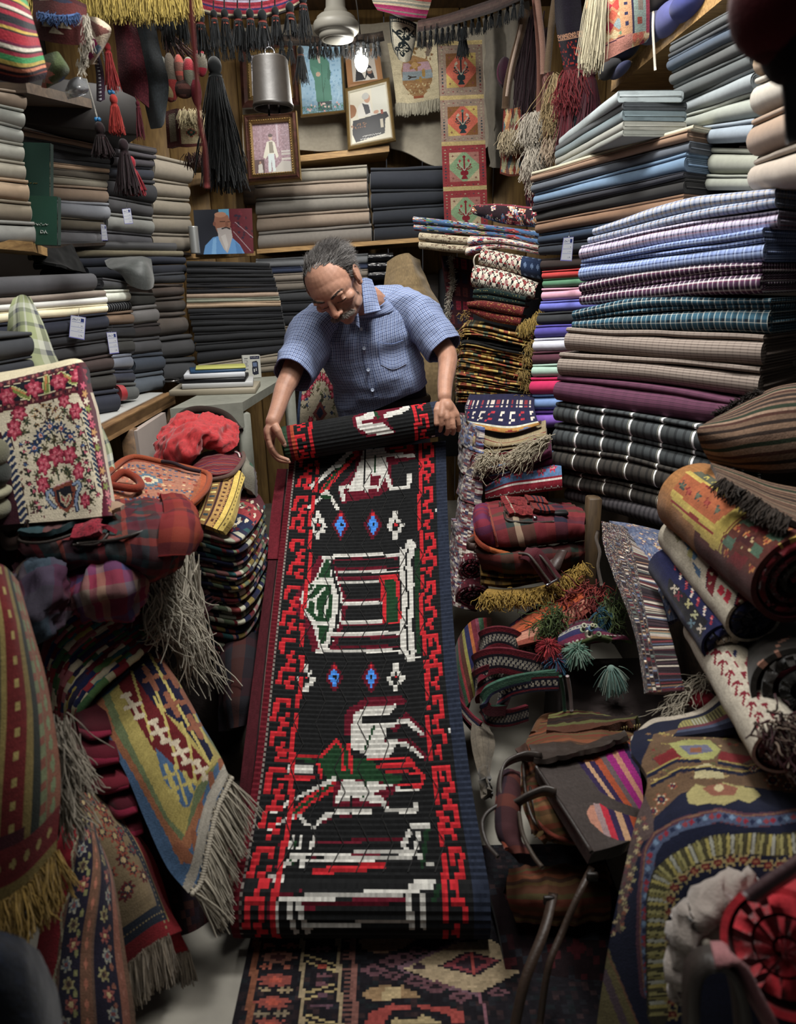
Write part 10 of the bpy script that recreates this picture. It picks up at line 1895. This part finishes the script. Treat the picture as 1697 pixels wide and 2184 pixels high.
wk=[sell(hemc+[.01,.015,.06],np.array([1,0,0.]),np.array([0,1,0]),.16,.115,60),sell(hemc+[.01,.02,-.02],np.array([1,0,0]),np.array([0,1,0]),.168,.122,60),sell(hemc+[.01,.03,-.14],np.array([1,0,0]),np.array([0,1,0]),.172,.125,60)]
g=G();loft(rings_smooth(wk,12),g,True,lin('#12151f'))
hz=hemc+[.01,.03,-.1]
for s in(-1,1):tube([hz+[s*.085,0,.02],hz+[s*.095,-.005,-.2],[hz[0]+s*.11,hz[1]-.01,.46],[hz[0]+s*.115,hz[1]+.02,.09]],[.092,.088,.066,.062],20,'#12151f',g,samples=24)
g.mk('trousers',TRO,man)
tube([hemc+[.01,.015,.005]+np.array([.17*math.cos(a),.125*math.sin(a),0])for a in np.linspace(0,2*PI,50)],.012,8,'#0c0c0e',(g:=G()),flat=1.6,cap=False);g.mk('belt',LEATHER,man)
for s in(-1,1):g=blob((hz[0]+s*.12,hz[1]-.06,.045),(.05,.13,.045),'#15110f',e=.8);g.mk('shoe',LEATHER,man)
cam=bpy.data.cameras.new('camera');co=bpy.data.objects.new('camera',cam);COL.objects.link(co)
cam.sensor_fit='VERTICAL';cam.sensor_height=36;cam.lens=FPX/2184*36;cam.clip_start=.02
M3=Matrix(((_r[0],_u[0],-_f[0]),(_r[1],_u[1],-_f[1]),(_r[2],_u[2],-_f[2])))
co.matrix_world=Matrix.Translation(Vector(CAM))@M3.to_4x4()
cam.dof.use_dof=True;cam.dof.focus_distance=2.6;cam.dof.aperture_fstop=3.2
SC.camera=co
def light(kind,name,loc,energy,color=(1,1,1),size=.2,target=None,spread=None):
 l=bpy.data.lights.new(name,kind);o=bpy.data.objects.new(name,l);COL.objects.link(o)
 l.energy=energy;l.color=color;o.location=loc
 if kind=='AREA':
  l.size=size
  if spread:l.spread=spread
 else:l.shadow_soft_size=size
 if target is not None:o.rotation_euler=(Vector(target)-Vector(loc)).to_track_quat('-Z','Y').to_euler()
 return o
light('POINT','bulb_light',W(771,150,3.62),14,(1,.97,.9),.05)
light('AREA','ceiling_lamp_light',(.28,1.85,2.78),62,(1,.985,.95),.35,(.12,1.9,.6))
light('AREA','overhead_fill_light',(-.1,1.15,2.8),34,(1,.97,.92),1.,(-.1,1.4,.4))  # broad unseen fill, added to even the light along the runner
light('AREA','ceiling_lamp_light',(-.55,2.9,2.78),24,(1,.97,.92),.3,(-.6,3.,.9))
w=bpy.data.worlds.new('world');SC.world=w;w.use_nodes=True
w.node_tree.nodes['Background'].inputs[0].default_value=(.9,.92,1,1);w.node_tree.nodes['Background'].inputs[1].default_value=.06
SC.view_settings.view_transform='Standard';SC.view_settings.look='None';SC.view_settings.gamma=1;SC.view_settings.use_curve_mapping=False
SC.view_settings.exposure=-.3
for o in list(bpy.data.objects):
 if '_o' in o:del o['_o']
for m in bpy.data.materials:
 m.use_fake_user=False
print('OBJECTS',len(bpy.data.objects),'POLYS',sum(len(m.polygons)for m in bpy.data.meshes))
